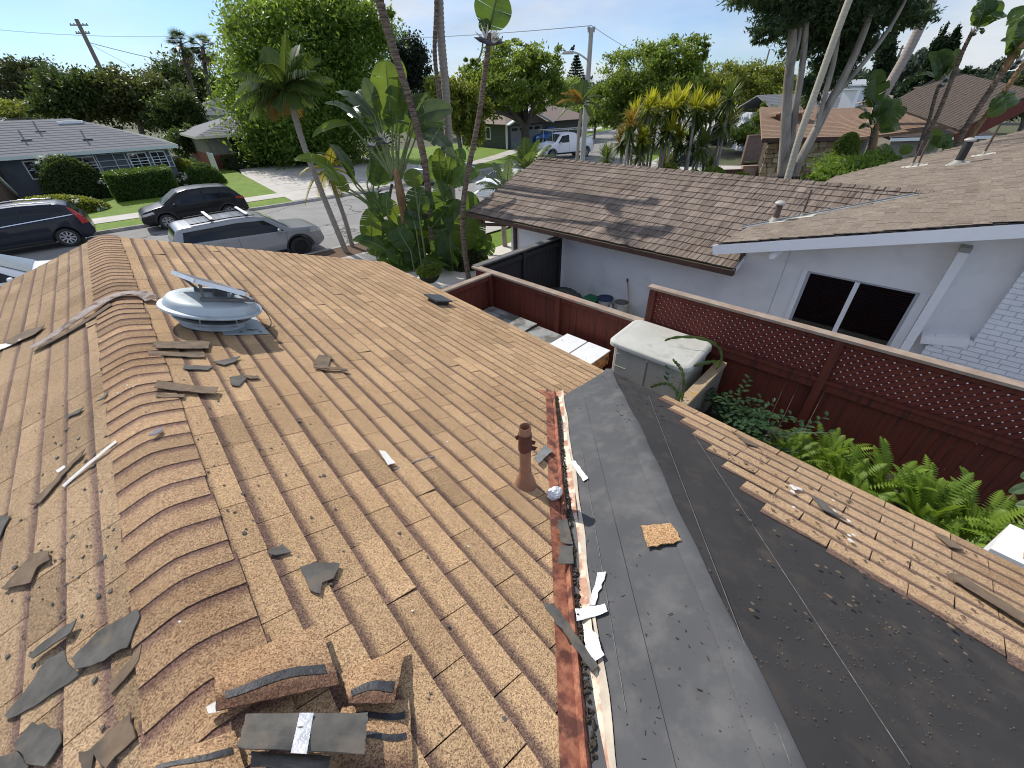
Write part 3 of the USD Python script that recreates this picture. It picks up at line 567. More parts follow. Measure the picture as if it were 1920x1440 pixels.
M_WEATH = mat('weathered_grey_shingle', (.30, .25, .22), (.40, .345, .31), rough=.95, scale=12, detail=8, c3=(.16, .11, .08), s3=14, lo3=.5, hi3=.6, bump=.5, bscale=200, bdist=.003)
ribbon_on('ridge_strip', 'weathered grey shingle strip lifted and bent over the ridge', Sc, [lefp(58, 650, .05), lefp(130, 606, .055), lefp(195, 563, .05), tanp(235, 549, .050), tanp(285, 561, .05)], .10, M_WEATH, seed=4)
ribbon_on('ridge_strip', 'brown strip beneath the weathered strip on the left of the ridge', Sc, [lefp(72, 652, .03), lefp(140, 614, .032), lefp(207, 570, .03)], .05, M_BROWNBACK, seed=5)
M_TAPE = mat('white_tape', (.78, .76, .72), (.66, .64, .6), rough=.6, scale=30); M_SILV = mat('crumpled_silver_tape', (.55, .56, .58), (.78, .79, .8), rough=.35, metallic=.3, scale=30, bump=.8, bscale=60, bdist=.006)
ribbon_on('tape_strip', 'long white tape strip lying on the left slope beside the ridge', 'tape', [lefp(118, 912, .02), lefp(168, 868, .024), lefp(218, 827, .03)], .024, M_TAPE, th=.001, wav=.003, seed=6)
for k, (lab, px, fn, h) in enumerate((('white tape scrap standing on the middle of the tan slope', [(709, 854), (722, 856), (740, 878), (726, 882)], tanp, .03), ('long silver tape strip on the grey felt beside the valley', [(1122, 1080), (1138, 1079), (1117, 1142), (1106, 1141)], felB, .018), ('silver tape strip sticking out of the valley', [(1080, 1150), (1136, 1140), (1141, 1155), (1084, 1175)], felB, .022), ('white tape corner on the felt below the vent pipe', [(1071, 871), (1080, 870), (1104, 903), (1095, 908)], felB, .018),
    ('white scrap on the left slope at the border', [(-5, 652), (50, 640), (35, 648), (0, 662)], lefp, .02), ('white scrap tip beside the brown strip on the left slope', [(112, 886), (128, 876), (130, 880), (117, 890)], lefp, .018), ('white torn paper under the torn tabs at the bottom', [(388, 1340), (405, 1330), (428, 1333), (412, 1350), (392, 1352)], tanp, .03), ('silver film crumpled in the lower valley', [(1095, 1180), (1120, 1200), (1136, 1240), (1118, 1252), (1100, 1230)], felB, .03))):
    scrap('tape_scrap', lab, 'tape', px, fn, M_SILV if 'silver' in lab else M_TAPE, h, .0015, .012, 60 + k, rag=.002)
fb = trimesh.creation.icosphere(3, 1); fb.vertices *= (1 + .5 * (meshkit.fbm(fb.vertices * 3.0 + 4, 3, 3) - .5))[:, None]; fb.vertices = fb.vertices * [.045, .035, .03] + tanp(1040, 925, .05); obj('foil_ball', fb, M_SILV, None, label='crumpled foil stuffed in the valley below the vent pipe', cat='foil')
ribbon_on('film_strip', 'thin clear film strip running from the white tape scrap to the right', 'tape', [tanp(738, 880, .012), tanp(775, 866, .012), tanp(815, 855, .012)], .006, mat('clear_film', (.55, .5, .42), (.45, .38, .3), rough=.3, scale=9), th=.001, wav=.001, seed=7)
# ------------------------------------------------------------------ the torn heap at the near end of the ridge
def flap(name, label, px, lifts, m, seed, tar=None, thick=.005):
    """A torn tab whose corners stand lifts above the slope: a curved four-sided sheet, with its tar strip as a part."""
    Q = [tanp(*q, l) for q, l in zip(px, lifts)]; t = thing(name, label, Sc); N = 14; rng = np.random.default_rng(seed); V = []; S = []
    G = np.linspace(0, 1, N)
    for a in G:
        for b in G:
            p = (Q[0] * (1 - a) + Q[1] * a) * (1 - b) + (Q[3] * (1 - a) + Q[2] * a) * b; w = .012 * math.sin(PI * a) * math.sin(PI * b) + .010 * (meshkit.fbm(np.array([[a * 3 + seed, b * 3, .4]]), 3, seed)[0] - .5); e = .0015 * rng.normal() if (a in (0, 1) or b in (0, 1)) else 0
            V.append(p + RN * w + RX * e); S.append((.55, .35 + .65 * (1 - b) if True else 0))
    V = np.array(V); lo = V - RN * thick; n = N * N; F = []
    for i in range(N - 1):
        for j in range(N - 1): k = i * N + j; F += [[k, k + N, k + N + 1, k + 1], [n + k, n + k + 1, n + k + N + 1, n + k + N]]
    for i in range(N - 1):
        for k0, k1 in ((i, i + 1), ((N - 1) * N + i, (N - 1) * N + i + 1), (i * N, (i + 1) * N), (i * N + N - 1, (i + 1) * N + N - 1)): F.append([k0, k1, n + k1, n + k0])
    mb = MB(); mb.add(np.vstack([V, lo]), F, np.array(S + S)); tm_ = mb.tm(); obj('tab', tm_, m, t, st=mb.st(), smooth=False)
    for nm, b0, b1, mt in (tar or ()):
        mb = MB(); W = []
        for i in range(N):
            for b in (b0, b1): bb = min(.999, b + .04 * math.sin(7 * i / N + seed)); j = min(N - 2, int(bb * (N - 1))); r = bb * (N - 1) - j; W.append(V[i * N + j] * (1 - r) + V[i * N + j + 1] * r + RN * .0022)
        mb.add(W, [[2 * i, 2 * i + 2, 2 * i + 3, 2 * i + 1] for i in range(1, N - 2)]); obj(nm, mb, mt, t)
    return t
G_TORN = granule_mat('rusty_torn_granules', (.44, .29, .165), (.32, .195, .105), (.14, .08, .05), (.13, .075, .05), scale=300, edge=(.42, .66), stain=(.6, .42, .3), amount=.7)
flap('torn_tab', 'large lifted torn tab with a black tar stripe at the near ridge end', [(400, 1245), (600, 1168), (636, 1282), (405, 1332)], [.05, .055, .075, .07], G_TORN, 1, [('tar_stripe', .66, .80, M_TAR)])
flap('torn_tab', 'second lifted torn tab with a tar stripe, right of the large one', [(640, 1262), (762, 1210), (738, 1318), (655, 1318)], [.035, .035, .075, .07], G_TORN, 2, [('tar_stripe', .62, .80, M_TAR)])
flap('torn_tab', 'torn tab lying below the grey piece at the bottom edge', [(640, 1325), (768, 1310), (775, 1470), (640, 1480)], [.03, .025, .03, .03], G_TORN, 3, [('tar_stripe', .15, .24, M_TAR), ('tar_stripe', .42, .5, M_TAR)])
flap('torn_tab', 'torn curled tab at the bottom edge left of the grey piece', [(290, 1420), (440, 1370), (470, 1480), (250, 1500)], [.035, .045, .05, .04], G_TORN, 4, [('tar_stripe', .3, .42, M_TAR)])
gp_ = flap('torn_tab', 'grey backed torn piece with a silver tape strip in front of the heap', [(462, 1338), (690, 1336), (684, 1412), (444, 1402)], [.085, .085, .10, .10], M_BACK, 5)
mb = MB(); mb.slab([tanp(562, 1337, .098), tanp(588, 1337, .098), tanp(575, 1414, .112), tanp(545, 1412, .112)][::-1], RN, .0012); t = mb.tm(); trimesh.repair.fix_normals(t); obj('silver_tape', t, M_SILV, gp_)
flap('torn_tab', 'narrow grey torn piece showing under the taped grey piece', [(470, 1408), (620, 1418), (615, 1442), (470, 1436)], [.06, .06, .06, .06], M_BACK, 6)
# ------------------------------------------------------------------ crumbs, chips, needles: too many and too small to pick apart
def crumbs(name, label, fn, box, n, size, m, seed, h=.012, flatn=.5, clus=None):
    rng = np.random.default_rng(seed); mb = MB(); nn = {'lefp': np.array([-ST, 0, CT]), 'tanp': RN, 'felB': np.array([0, ST, CT]), 'felC': RN}[fn.__name__]
    for k in range(n):
        if clus is not None and rng.random() < .7: c = clus[rng.integers(len(clus))]; px, py = rng.normal(c[0], c[2]), rng.normal(c[1], c[3])
        else: px, py = rng.uniform(box[0], box[1]), rng.uniform(box[2], box[3])
        p = fn(px, py, h); s = size * rng.lognormal(0, .42); a = rng.uniform(0, 2 * PI); e1 = unit(np.cross(nn, [math.cos(a), math.sin(a), 0])); e2 = np.cross(nn, e1); r = [s * rng.uniform(.4, 1) for _ in range(5)]
        mb.slab([p + e1 * r[i] * math.cos(i * 1.2566) * (1.6 if flatn < .3 else 1) + e2 * r[i] * math.sin(i * 1.2566) * (.25 if flatn < .3 else .8) for i in range(5)], nn, .003)
    obj(name, mb, m, None, label=label, cat='debris', kind='stuff')
crumbs('shingle_crumbs', 'small dark shingle crumbs scattered over the tan slope', tanp, (330, 1000, 620, 1400), 110, .0065, M_BACK, 1, clus=[(430, 960, 40, 60), (520, 760, 90, 40), (660, 1030, 60, 60), (400, 830, 30, 60)])
crumbs('shingle_crumbs', 'small dark shingle crumbs scattered over the left slope', lefp, (10, 300, 600, 1400), 120, .0075, M_BACK, 2, clus=[(200, 1020, 60, 60), (90, 1080, 40, 60), (150, 830, 60, 50), (230, 1180, 60, 50)])
crumbs('white_flecks', 'tiny white flecks on the brown roof', tanp, (260, 900, 600, 1200), 40, .0045, M_TAPE, 3, clus=[(245, 730, 20, 12), (610, 600, 30, 20), (870, 830, 40, 25)])
crumbs('felt_debris', 'dark needles and crumbs on the grey felt', felB, (1080, 1330, 740, 1440), 90, .0045, M_DECK, 4, flatn=.2, clus=[(1110, 720, 30, 25), (1130, 1150, 40, 90), (1230, 1200, 40, 120)])
crumbs('felt_debris', 'tan granule crumbs scattered over the dark felt', felC, (1280, 1900, 800, 1440), 380, .0019, M_BROWNBACK, 5, h=.012, clus=[(1500, 1250, 120, 90), (1600, 1190, 90, 60), (1750, 1290, 110, 70)])
crumbs('felt_debris', 'dark needles along the upper felt edge', felC, (1150, 1290, 705, 790), 70, .010, M_DECK, 6, flatn=.2, h=.014)
crumbs('eave_crumbs', 'torn brown crumbs along the stepped edge of the eave shingles', felC, (1380, 1900, 830, 1260), 200, .0085, M_BROWNBACK, 7, h=.026, clus=[(1400, 860, 30, 18), (1480, 925, 40, 20), (1560, 985, 50, 25), (1680, 1075, 60, 30), (1790, 1150, 60, 35)])
crumbs('eave_flecks', 'white blotches and tape bits on the eave shingles', felC, (1470, 1620, 910, 1020), 14, .016, M_TAPE, 8, h=.035, clus=[(1487, 918, 6, 5), (1590, 1005, 6, 5)])
# ================================================================== ground, street, kerbs, lawns
def blend_ground():
    return mat('dry_soil_and_grass', (0.10, 0.085, 0.055), (0.075, 0.10, 0.035), rough=0.95, scale=0.35, detail=8, c3=(0.16, 0.14, 0.11), s3=0.12)
mb = MB(); mb.quad((-900, -500, -0.03), (1500, -500, -0.03), (1500, 1600, -0.03), (-900, 1600, -0.03)); obj('ground', mb, blend_ground(), kind='structure')
def cracked(name, c1, c2, dark):
    return usdkit.material(stage, f'/World/Looks/{name}', {'g': ('geometry', {}), 'n': ('noise_texture', {'scale': 1.3, 'detail': 9.0, 'roughness': .65}), 'r': ('rgb_ramp', {'ramp': [(.3, c1), (.7, c2)]}),
        'nd': ('noise_texture', {'scale': 1.1, 'detail': 5.0}), 'a': ('vector_math', {'math_type': 'multiply_add', 'vector2': (1.6, 1.6, 1.6)}), 'v': ('voronoi_texture', {'feature': 'distance_to_edge', 'scale': 0.22}), 'cr': ('rgb_ramp', {'ramp': [(0, (1, 1, 1)), (0.006, (1, 1, 1)), (0.014, (0, 0, 0)), (1, (0, 0, 0))]}),
        'ns': ('noise_texture', {'scale': 0.25, 'detail': 6.0, 'roughness': .6}), 'rs': ('rgb_ramp', {'ramp': [(.45, (0, 0, 0)), (.7, (.55, .55, .55))]}), 'x': ('mix', {'color2': dark}), 'x2': ('mix', {'color2': tuple(.55 * k for k in dark)}), 'p': ('principled_bsdf', {'roughness': .92, 'specular_ior_level': .2})},
        [('g.position', 'n.vector'), ('n.fac', 'r.fac'), ('g.position', 'nd.vector'), ('nd.color', 'a.vector1'), ('g.position', 'a.vector3'), ('a.vector', 'v.vector'), ('v.distance', 'cr.fac'), ('g.position', 'ns.vector'), ('ns.fac', 'rs.fac'), ('rs.color', 'x.fac'), ('r.color', 'x.color1'), ('cr.color', 'x2.fac'), ('x.color', 'x2.color1'), ('x2.color', 'p.base_color')], surface='p.BSDF')
M_ASPH = cracked('cracked_asphalt', (0.25, 0.243, 0.232), (0.32, 0.312, 0.298), (0.19, 0.185, 0.18))
M_CONC = mat('pale_concrete', (0.46, 0.435, 0.395), (0.54, 0.515, 0.47), rough=0.9, scale=0.9, detail=8, c3=(0.40, 0.37, 0.33), s3=0.5, bump=0.2, bscale=150, bdist=0.003)
M_KERB = mat('kerb_concrete', (0.34, 0.325, 0.30), (0.44, 0.42, 0.39), rough=0.9, scale=3, detail=7, c3=(0.24, 0.23, 0.21), s3=2)
M_LAWN = mat('lawn_turf', (0.115, 0.20, 0.016), (0.165, 0.265, 0.024), rough=0.9, scale=2.2, detail=9, c3=(0.21, 0.26, 0.04), s3=0.6, lo3=0.5, hi3=0.8, bump=0.8, bscale=55, bdist=0.04)
FK = [(-60, 27.3), (-20, 27.25), (0, 27.2), (7, 27.1), (12.5, 27.1), (19.5, 28.0), (24.1, 28.9), (30, 31.6), (38, 36), (50, 41.5), (70, 49.5), (118, 70), (190, 100)]   # far kerb
NK = [(-60, 16.8), (0, 16.75), (8, 16.7), (16, 17.3), (22, 18.6), (28, 20.5), (36, 23.2), (46, 27.4), (60, 33.5), (80, 41.5), (122, 60), (195, 90)]                      # near kerb
def ribbon(a, b, z, name, m, **k):
    n = 60
    def res(p):
        p = np.array(p, float); d = np.r_[0, np.cumsum(np.linalg.norm(np.diff(p, axis=0), axis=1))]; t = np.linspace(0, d[-1], n)
        return np.c_[np.interp(t, d, p[:, 0]), np.interp(t, d, p[:, 1])]
    A, B = res(a), res(b); V = np.c_[np.vstack([A, B]), np.full(2 * n, z)]; mb = MB(); mb.add(V, [[i, i + 1, n + i + 1, n + i] for i in range(n - 1)])
    return obj(name, mb, m, **k)
def off(p, d):
    p = np.array(p, float); t = np.gradient(p, axis=0); t /= np.linalg.norm(t, axis=1)[:, None]; return p + np.c_[-t[:, 1], t[:, 0]] * d
ribbon(NK, FK, 0.0, 'road', M_ASPH, kind='structure')
def kerb(p, d, parent=None):
    mb = MB(); a, b = np.array(p, float), off(p, d)
    for i in range(len(a) - 1):
        q = [(*a[i], -0.02), (*a[i + 1], -0.02), (*b[i + 1], -0.02), (*b[i], -0.02)]
        if d < 0: q = q[::-1]
        mb.slab(q, (0, 0, 1), 0.15)
    return mb
obj('kerb', kerb(FK, 0.16), M_KERB, kind='structure'); obj('kerb', kerb(NK, -0.16), M_KERB, kind='structure')
ribbon(off(FK, 0.16), off(FK, 2.0), 0.115, 'parkway_lawn', M_LAWN, kind='structure')
ribbon(off(FK, 2.0), off(FK, 3.6), 0.135, 'pavement', M_CONC, kind='structure')
NK0, NK1 = NK[:3], NK[2:]
ribbon(off(NK1, -1.5), off(NK1, -0.16), 0.115, 'near_lawn', M_LAWN, kind='structure')
ribbon(off(NK0, -1.5), off(NK0, -0.16), 0.115, 'near_verge', mat('bark_mulch', (0.10, 0.06, 0.04), (0.17, 0.11, 0.075), rough=1, scale=14, detail=8, bump=0.7, bscale=30, bdist=0.03), kind='structure')
ribbon(off(NK, -3.0), off(NK, -1.5), 0.135, 'near_pavement', M_CONC, kind='structure')
def flat(pts, z, name, m, **k):
    import shapely.geometry as sg
    v, f = trimesh.creation.triangulate_polygon(sg.Polygon(pts), engine='earcut'); mb = MB(); mb.add(np.c_[v, np.full(len(v), z)], f); tm = mb.tm()
    if tm.face_normals[0][2] < 0: tm.invert()
    return obj(name, tm, m, **k)
far = lambda y: [tuple(q) for q in off(FK, y)]
flat([(-60, 30.95), (7.5, 30.75), (8.1, 41.9), (9, 60), (-60, 60)], 0.13, 'front_lawn', M_LAWN, kind='structure')
flat([(7.5, 30.72), (20.2, 31.3), (20.2, 46.5), (8.9, 46.5), (8.1, 41.9)], 0.135, 'driveway', M_CONC, kind='structure')
flat([(7.35, 27.3), (15.8, 27.55), (15.8, 30.6), (7.5, 30.7)], 0.139, 'driveway_apron', M_CONC, kind='structure')
flat([(20.3, 31.4), (25, 32.7), (33.5, 37.5), (38, 48), (20.3, 48)], 0.13, 'front_lawn', M_LAWN, kind='structure')
flat([(33.9, 37.4), (47, 44.6), (44, 56), (36.5, 52)], 0.14, 'driveway', M_CONC, kind='structure')
flat([(52, 46.5), (70, 54), (66, 66), (48, 56)], 0.13, 'front_lawn', M_LAWN, kind='structure')
# our lot and the neighbour's: soil, a concrete path, the pale drive beyond the fence
flat([(-12, -12), (5.5, -12), (5.2, 13.6), (-12, 13.6)], 0.02, 'yard', mat('yard_soil', (0.10, 0.08, 0.06), (0.16, 0.13, 0.10), rough=1, scale=2, detail=8), kind='structure')
flat([(5.6, -12), (16, -11), (9.4, 13.6), (4.9, 13.6)], 0.03, 'side_yard', mat('side_yard_concrete', (0.17, 0.16, 0.15), (0.24, 0.23, 0.215), rough=0.95, scale=1.5, detail=8), kind='structure')
flat([tuple(uv(7.75, 5.2, 0)[:2]), tuple(uv(7.75, 8.65, 0)[:2]), tuple(uv(9.9, 8.65, 0)[:2]), tuple(uv(9.9, 20, 0)[:2]), tuple(uv(12.5, 20, 0)[:2]), tuple(uv(14.6, 9.6, 0)[:2]), tuple(uv(15.2, 5.6, 0)[:2])], 0.06, 'pale_path', mat('pale_path_concrete', (0.6, 0.56, 0.49), (0.66, 0.62, 0.55), rough=0.9, scale=1.5, detail=7), kind='structure')
flat([tuple(uv(11.5, 10.5, 0)[:2]), tuple(uv(11.5, 24, 0)[:2]), tuple(uv(17, 22, 0)[:2]), tuple(uv(15.6, 10.5, 0)[:2])], 0.07, 'front_lawn', M_LAWN, kind='structure')
# ================================================================== red board fence along the lot line, built in the neighbour's frame (u away, v right)
M_RED = mat('red_stained_boards', (0.12, 0.022, 0.010), (0.17, 0.036, 0.017), rough=0.75, scale=2.2, detail=8, stretch=(9, 9, 0.6), c3=(0.055, 0.014, 0.010), s3=2.2, lo3=0.42, hi3=0.68, bump=0.35, bscale=30, bdist=0.003)
M_REDD = mat('dark_red_lattice', (0.11, 0.02, 0.012), (0.15, 0.03, 0.018), rough=0.75, scale=3)
M_CAPW = mat('weathered_fence_cap', (0.36, 0.285, 0.22), (0.25, 0.185, 0.14), rough=0.9, scale=4.5, detail=8, c3=(0.36, 0.20, 0.14), s3=1.6, lo3=0.55, hi3=0.72, bump=0.4, bscale=40, bdist=0.003)
M_BLACKF = mat('black_stained_boards', (0.018, 0.016, 0.016), (0.032, 0.027, 0.026), rough=0.8, scale=3, stretch=(6, 6, 0.6))
AXN = np.array([UU, VV, [0, 0, 1]])
def nb(mb, u0, u1, v0, v1, z0, z1, st=(0.5, 0.5)): return mb.box(uv((u0 + u1) / 2, (v0 + v1) / 2, (z0 + z1) / 2), (abs(u1 - u0), abs(v1 - v0), abs(z1 - z0)), ax=AXN, st=st)
VF = 5.68
def one(name, m, par, *a): mb = MB(); nb(mb, *a); return obj(name, mb, m, par)
# --- the low run: boards, posts, rails, cap
low = thing('board_fence', 'low red board fence with pale weathered cap running from the corner to the storage shed', 'fence')
u = 2.62
while u < 6.05:
    w = 0.138; one('board', M_RED, low, u, u + w, VF - 0.008 + RNG.normal(0, 0.0015), VF + 0.011, 0.05, 1.745 + RNG.normal(0, 0.004)); u += w + 0.002 + abs(RNG.normal(0, 0.0012))
for q in (2.66, 4.28, 6.08): one('post', M_RED, low, q - 0.045, q + 0.045, VF - 0.075, VF - 0.010, 0.0, 1.79)
for za, zb in ((1.70, 1.79), (0.25, 0.34)):
    for a, b in ((2.71, 4.23), (4.33, 6.03)): one('rail', M_RED, low, a, b, VF - 0.05, VF - 0.010, za, zb)
one('cap_board', M_CAPW, low, 2.62, 6.62, VF - 0.085, VF + 0.065, 1.792, 1.83)
# --- short run square to it, coming towards the house
cross = thing('board_fence', 'short red board fence panel meeting the low fence at its far corner', 'fence')
v = 3.6
while v < VF - 0.10:
    one('board', M_RED, cross, 6.06, 6.079, v, v + 0.138, 0.05, 1.735 + RNG.normal(0, 0.004)); v += 0.143
one('rail', M_RED, cross, 6.01, 6.058, 3.6, VF - 0.08, 1.69, 1.78); one('post', M_RED, cross, 5.985, 6.058, VF - 0.17, VF - 0.09, 0, 1.785)
one('cap_board', M_CAPW, cross, 5.99, 6.12, 3.6, VF - 0.09, 1.788, 1.824)
stub = thing('board_fence', 'short red fence end past the corner beside the black gate', 'fence')
for k in range(3): one('board', M_RED, stub, 6.15 + k * 0.143, 6.288 + k * 0.143, VF - 0.01, VF + 0.01, 0.05, 1.74)
# --- the black gate between the fence end and the white house
gate = thing('side_gate', 'black board gate panel closing the side yard against the white house wall', 'gate')
v = VF + 0.07
while v < 8.60:
    one('board', M_BLACKF, gate, 6.60, 6.62, v, min(v + 0.14, 8.62), 0.05, 1.77); v += 0.145
for q in (VF + 0.12, 7.15, 8.55): one('post', M_BLACKF, gate, 6.52, 6.595, q, q + 0.08, 0, 1.80)
one('rail', M_BLACKF, gate, 6.545, 6.597, VF + 0.21, 7.14, 1.62, 1.72); one('rail', M_BLACKF, gate, 6.545, 6.597, 7.24, 8.54, 1.62, 1.72)
one('cap_board', mat('grey_gate_cap', (0.16, 0.15, 0.14), (0.10, 0.095, 0.09), rough=0.9, scale=5), gate, 6.50, 6.66, VF - 0.02, 8.66, 1.805, 1.84)
# --- the tall run with lattice
tall = thing('lattice_fence', 'tall dark red board fence with diagonal lattice top and pale weathered cap', 'fence')
z0l, z1l = 1.86, 2.375
panels = ((2.47, 0.20), (0.105, -1.95), (-2.04, -3.2))
for q in (2.515, 0.152, -1.995): one('post', M_RED, tall, q - 0.047, q + 0.047, VF - 0.075, VF + 0.02, 0.0, 2.39)
one('cap_board', M_CAPW, tall, 2.60, -3.2, VF - 0.078, VF + 0.055, 2.392, 2.425)
u = 2.46
while u > -3.2:
    w = 0.139; one('board', M_RED, tall, u, u - w, VF - 0.008 + RNG.normal(0, 0.002), VF + 0.011, 0.05, 1.80); u -= w + (0.0004 if RNG.random() < .7 else 0.0028)
for a, b in panels:
    one('rail', M_RED, tall, a, b, VF - 0.055, VF - 0.012, z0l - 0.16, z0l - 0.055); one('rail', M_RED, tall, a, b, VF - 0.072, VF + 0.025, z0l - 0.05, z0l - 0.003)
    one('rail', M_RED, tall, a, b, VF - 0.05, VF + 0.01, z1l - 0.045, z1l + 0.012)
    # lattice slats: two layers at 45 degrees, clipped to the panel
    W, H, sp, sw = a - b, z1l - 0.045 - z0l, 0.0985, 0.053
    for layer, sg in ((0, 1), (1, -1)):
        k = -int(H / sp) - 1
        while k * sp < W + H:
            c = k * sp; hw = sw / math.sqrt(2)
            if sg > 0: poly = [(c - hw - 0.1, -0.1), (c + hw - 0.1, -0.1), (c + hw + H + 0.1, H + 0.1), (c - hw + H + 0.1, H + 0.1)]
            else: poly = [(c + H + 0.1 - hw, -0.1), (c + H + 0.1 + hw, -0.1), (c - 0.1 + hw, H + 0.1), (c - 0.1 - hw, H + 0.1)]
            for n, d in (((1, 0), W), ((-1, 0), 0), ((0, 1), H), ((0, -1), 0)): poly = clip(poly, np.array(n, float), d)
            k += 1
            if len(poly) < 3: continue
            vv = VF - 0.022 + layer * 0.0085
            mb = MB(); P = [uv(a - x, vv, z0l + z) for x, z in poly]
            mb.slab(P, -VV, 0.008); tmm = mb.tm(); trimesh.repair.fix_normals(tmm)
            obj('slat', tmm, M_REDD, tall)
# ------------------------------------------------------------------ storage shed
M_SHED = mat('beige_grey_plastic', (0.40, 0.385, 0.33), (0.45, 0.435, 0.38), rough=0.55, scale=3, c3=(0.30, 0.285, 0.24), s3=2.2, lo3=0.6, hi3=0.8)
M_SHEDL = mat('pale_shed_lid', (0.44, 0.435, 0.39), (0.52, 0.515, 0.47), rough=0.6, scale=2.5, detail=8, c3=(0.36, 0.36, 0.32), s3=5, lo3=0.55, hi3=0.7, bump=0.2, bscale=200, bdist=0.003)
shed = thing('storage_shed', 'beige plastic storage shed with double doors and pale rounded lid against the red fence', 'shed')
SU0, SU1, SV0, SV1, SZ = 1.50, 2.64, 4.86, 5.56, 1.79
def rb_uv(u0, u1, v0, v1, z0, z1, r):
    t = tm_of(rounded_box((abs(u1 - u0), abs(v1 - v0), abs(z1 - z0)), r)); t.vertices = t.vertices @ AXN + uv((u0 + u1) / 2, (v0 + v1) / 2, (z0 + z1) / 2)
    trimesh.repair.fix_normals(t); return t
obj('body', rb_uv(SU0, SU1, SV0 + 0.03, SV1, 0.03, SZ, 0.05), M_SHED, shed, smooth=40)
import shapely.geometry as sg
def lid():
    pl = sg.Polygon([(SU0 - 0.05, SV0 - 0.10), (SU1 + 0.05, SV0 - 0.10), (SU1 + 0.05, SV1 + 0.03), (SU0 - 0.05, SV1 + 0.03)]).buffer(-0.13).buffer(0.13, quad_segs=6)
    m = MB(); a = np.array(pl.exterior.coords)[:-1]
    rings = [(0.0, 0.0), (0.0, 0.045), (-0.012, 0.062), (-0.05, 0.075), (-0.08, 0.076), (-0.10, 0.070)]
    c = a.mean(0); n = len(a); V = []
    for d, h in rings:
        b = np.array(pl.buffer(d, quad_segs=6, join_style=1).exterior.coords)[:-1] if d == 0 else c + (a - c) * (1 + d / np.abs(a - c).max())
        slope = 0.10 * (b[:, 1] - SV0) / (SV1 - SV0)
        V += [uv(x, y, SZ + h + s * 0.5 - 0.02) for (x, y), s in zip(b, slope)]
    V.append(uv(*c, SZ + 0.105)); F = [[i * n + j, i * n + (j + 1) % n, (i + 1) * n + (j + 1) % n, (i + 1) * n + j] for i in range(len(rings) - 1) for j in range(n)]
    m.add(V, F); k = (len(rings) - 1) * n; m.add(V, [[k + j, k + (j + 1) % n, len(V) - 1] for j in range(n)]); t = m.tm(); t.merge_vertices(); trimesh.repair.fix_normals(t); return t
obj('lid', lid(), M_SHEDL, shed, smooth=35)
for a, b in ((SU0 + 0.06, 2.055), (2.075, SU1 - 0.06)):
    dr = obj('door', rb_uv(a, b, SV0 - 0.005, SV0 + 0.05, 0.12, SZ - 0.06, 0.02), M_SHED, shed, smooth=40)
    for z in np.arange(0.35, 1.7, 0.21):
        q = MB(); s = 0.30 if a < 2.0 else 0.0
        e0, e1 = (a + 0.02, a + 0.20) if a < 2.0 else (b - 0.20, b - 0.02)
        nb(q, e0, e1, SV0 - 0.013, SV0 - 0.004, z, z + 0.012); obj('rib', q, M_SHED, dr)
one('hasp', M_SHEDL, shed, 2.045, 2.085, SV0 - 0.02, SV0 - 0.006, 1.66, 1.74); one('hasp', M_SHEDL, shed, 2.045, 2.085, SV0 - 0.02, SV0 - 0.006, 0.66, 0.74)
# ------------------------------------------------------------------ block wall of the planter beside the shed
M_BLOCK = mat('old_cement_block', (0.24, 0.22, 0.18), (0.17, 0.155, 0.125), rough=0.95, scale=3, detail=8, c3=(0.10, 0.09, 0.065), s3=1.7, bump=0.5, bscale=60, bdist=0.006)
M_BCAP = mat('ochre_stained_cap', (0.42, 0.31, 0.19), (0.30, 0.22, 0.14), rough=0.9, scale=5, detail=8, c3=(0.45, 0.27, 0.06), s3=4, lo3=0.55, hi3=0.68, bump=0.4, bscale=80, bdist=0.004)
wallp = thing('planter_wall', 'grey cement block wall with ochre caps separating the shed from the planting bed', 'wall')
for r in range(8):
    v = 4.0 + (0.2 if r % 2 else 0)
    if r % 2: one('block', M_BLOCK, wallp, 1.24, 1.34, 4.0, 4.196, r * 0.2, r * 0.2 + 0.197)
    while v < 5.5: one('block', M_BLOCK, wallp, 1.24, 1.34, v, min(v + 0.396, 5.58), r * 0.2, r * 0.2 + 0.197); v += 0.4
for k in range(4): one('cap', M_BCAP, wallp, 1.225, 1.355, 4.25 + k * 0.335, 4.25 + k * 0.335 + 0.33, 1.603, 1.655)
one('cap', mat('pink_cap_block', (0.50, 0.34, 0.24), (0.42, 0.29, 0.2), rough=0.9, scale=6, detail=7), wallp, 1.30, 1.56, 3.99, 4.215, 1.603, 1.66)
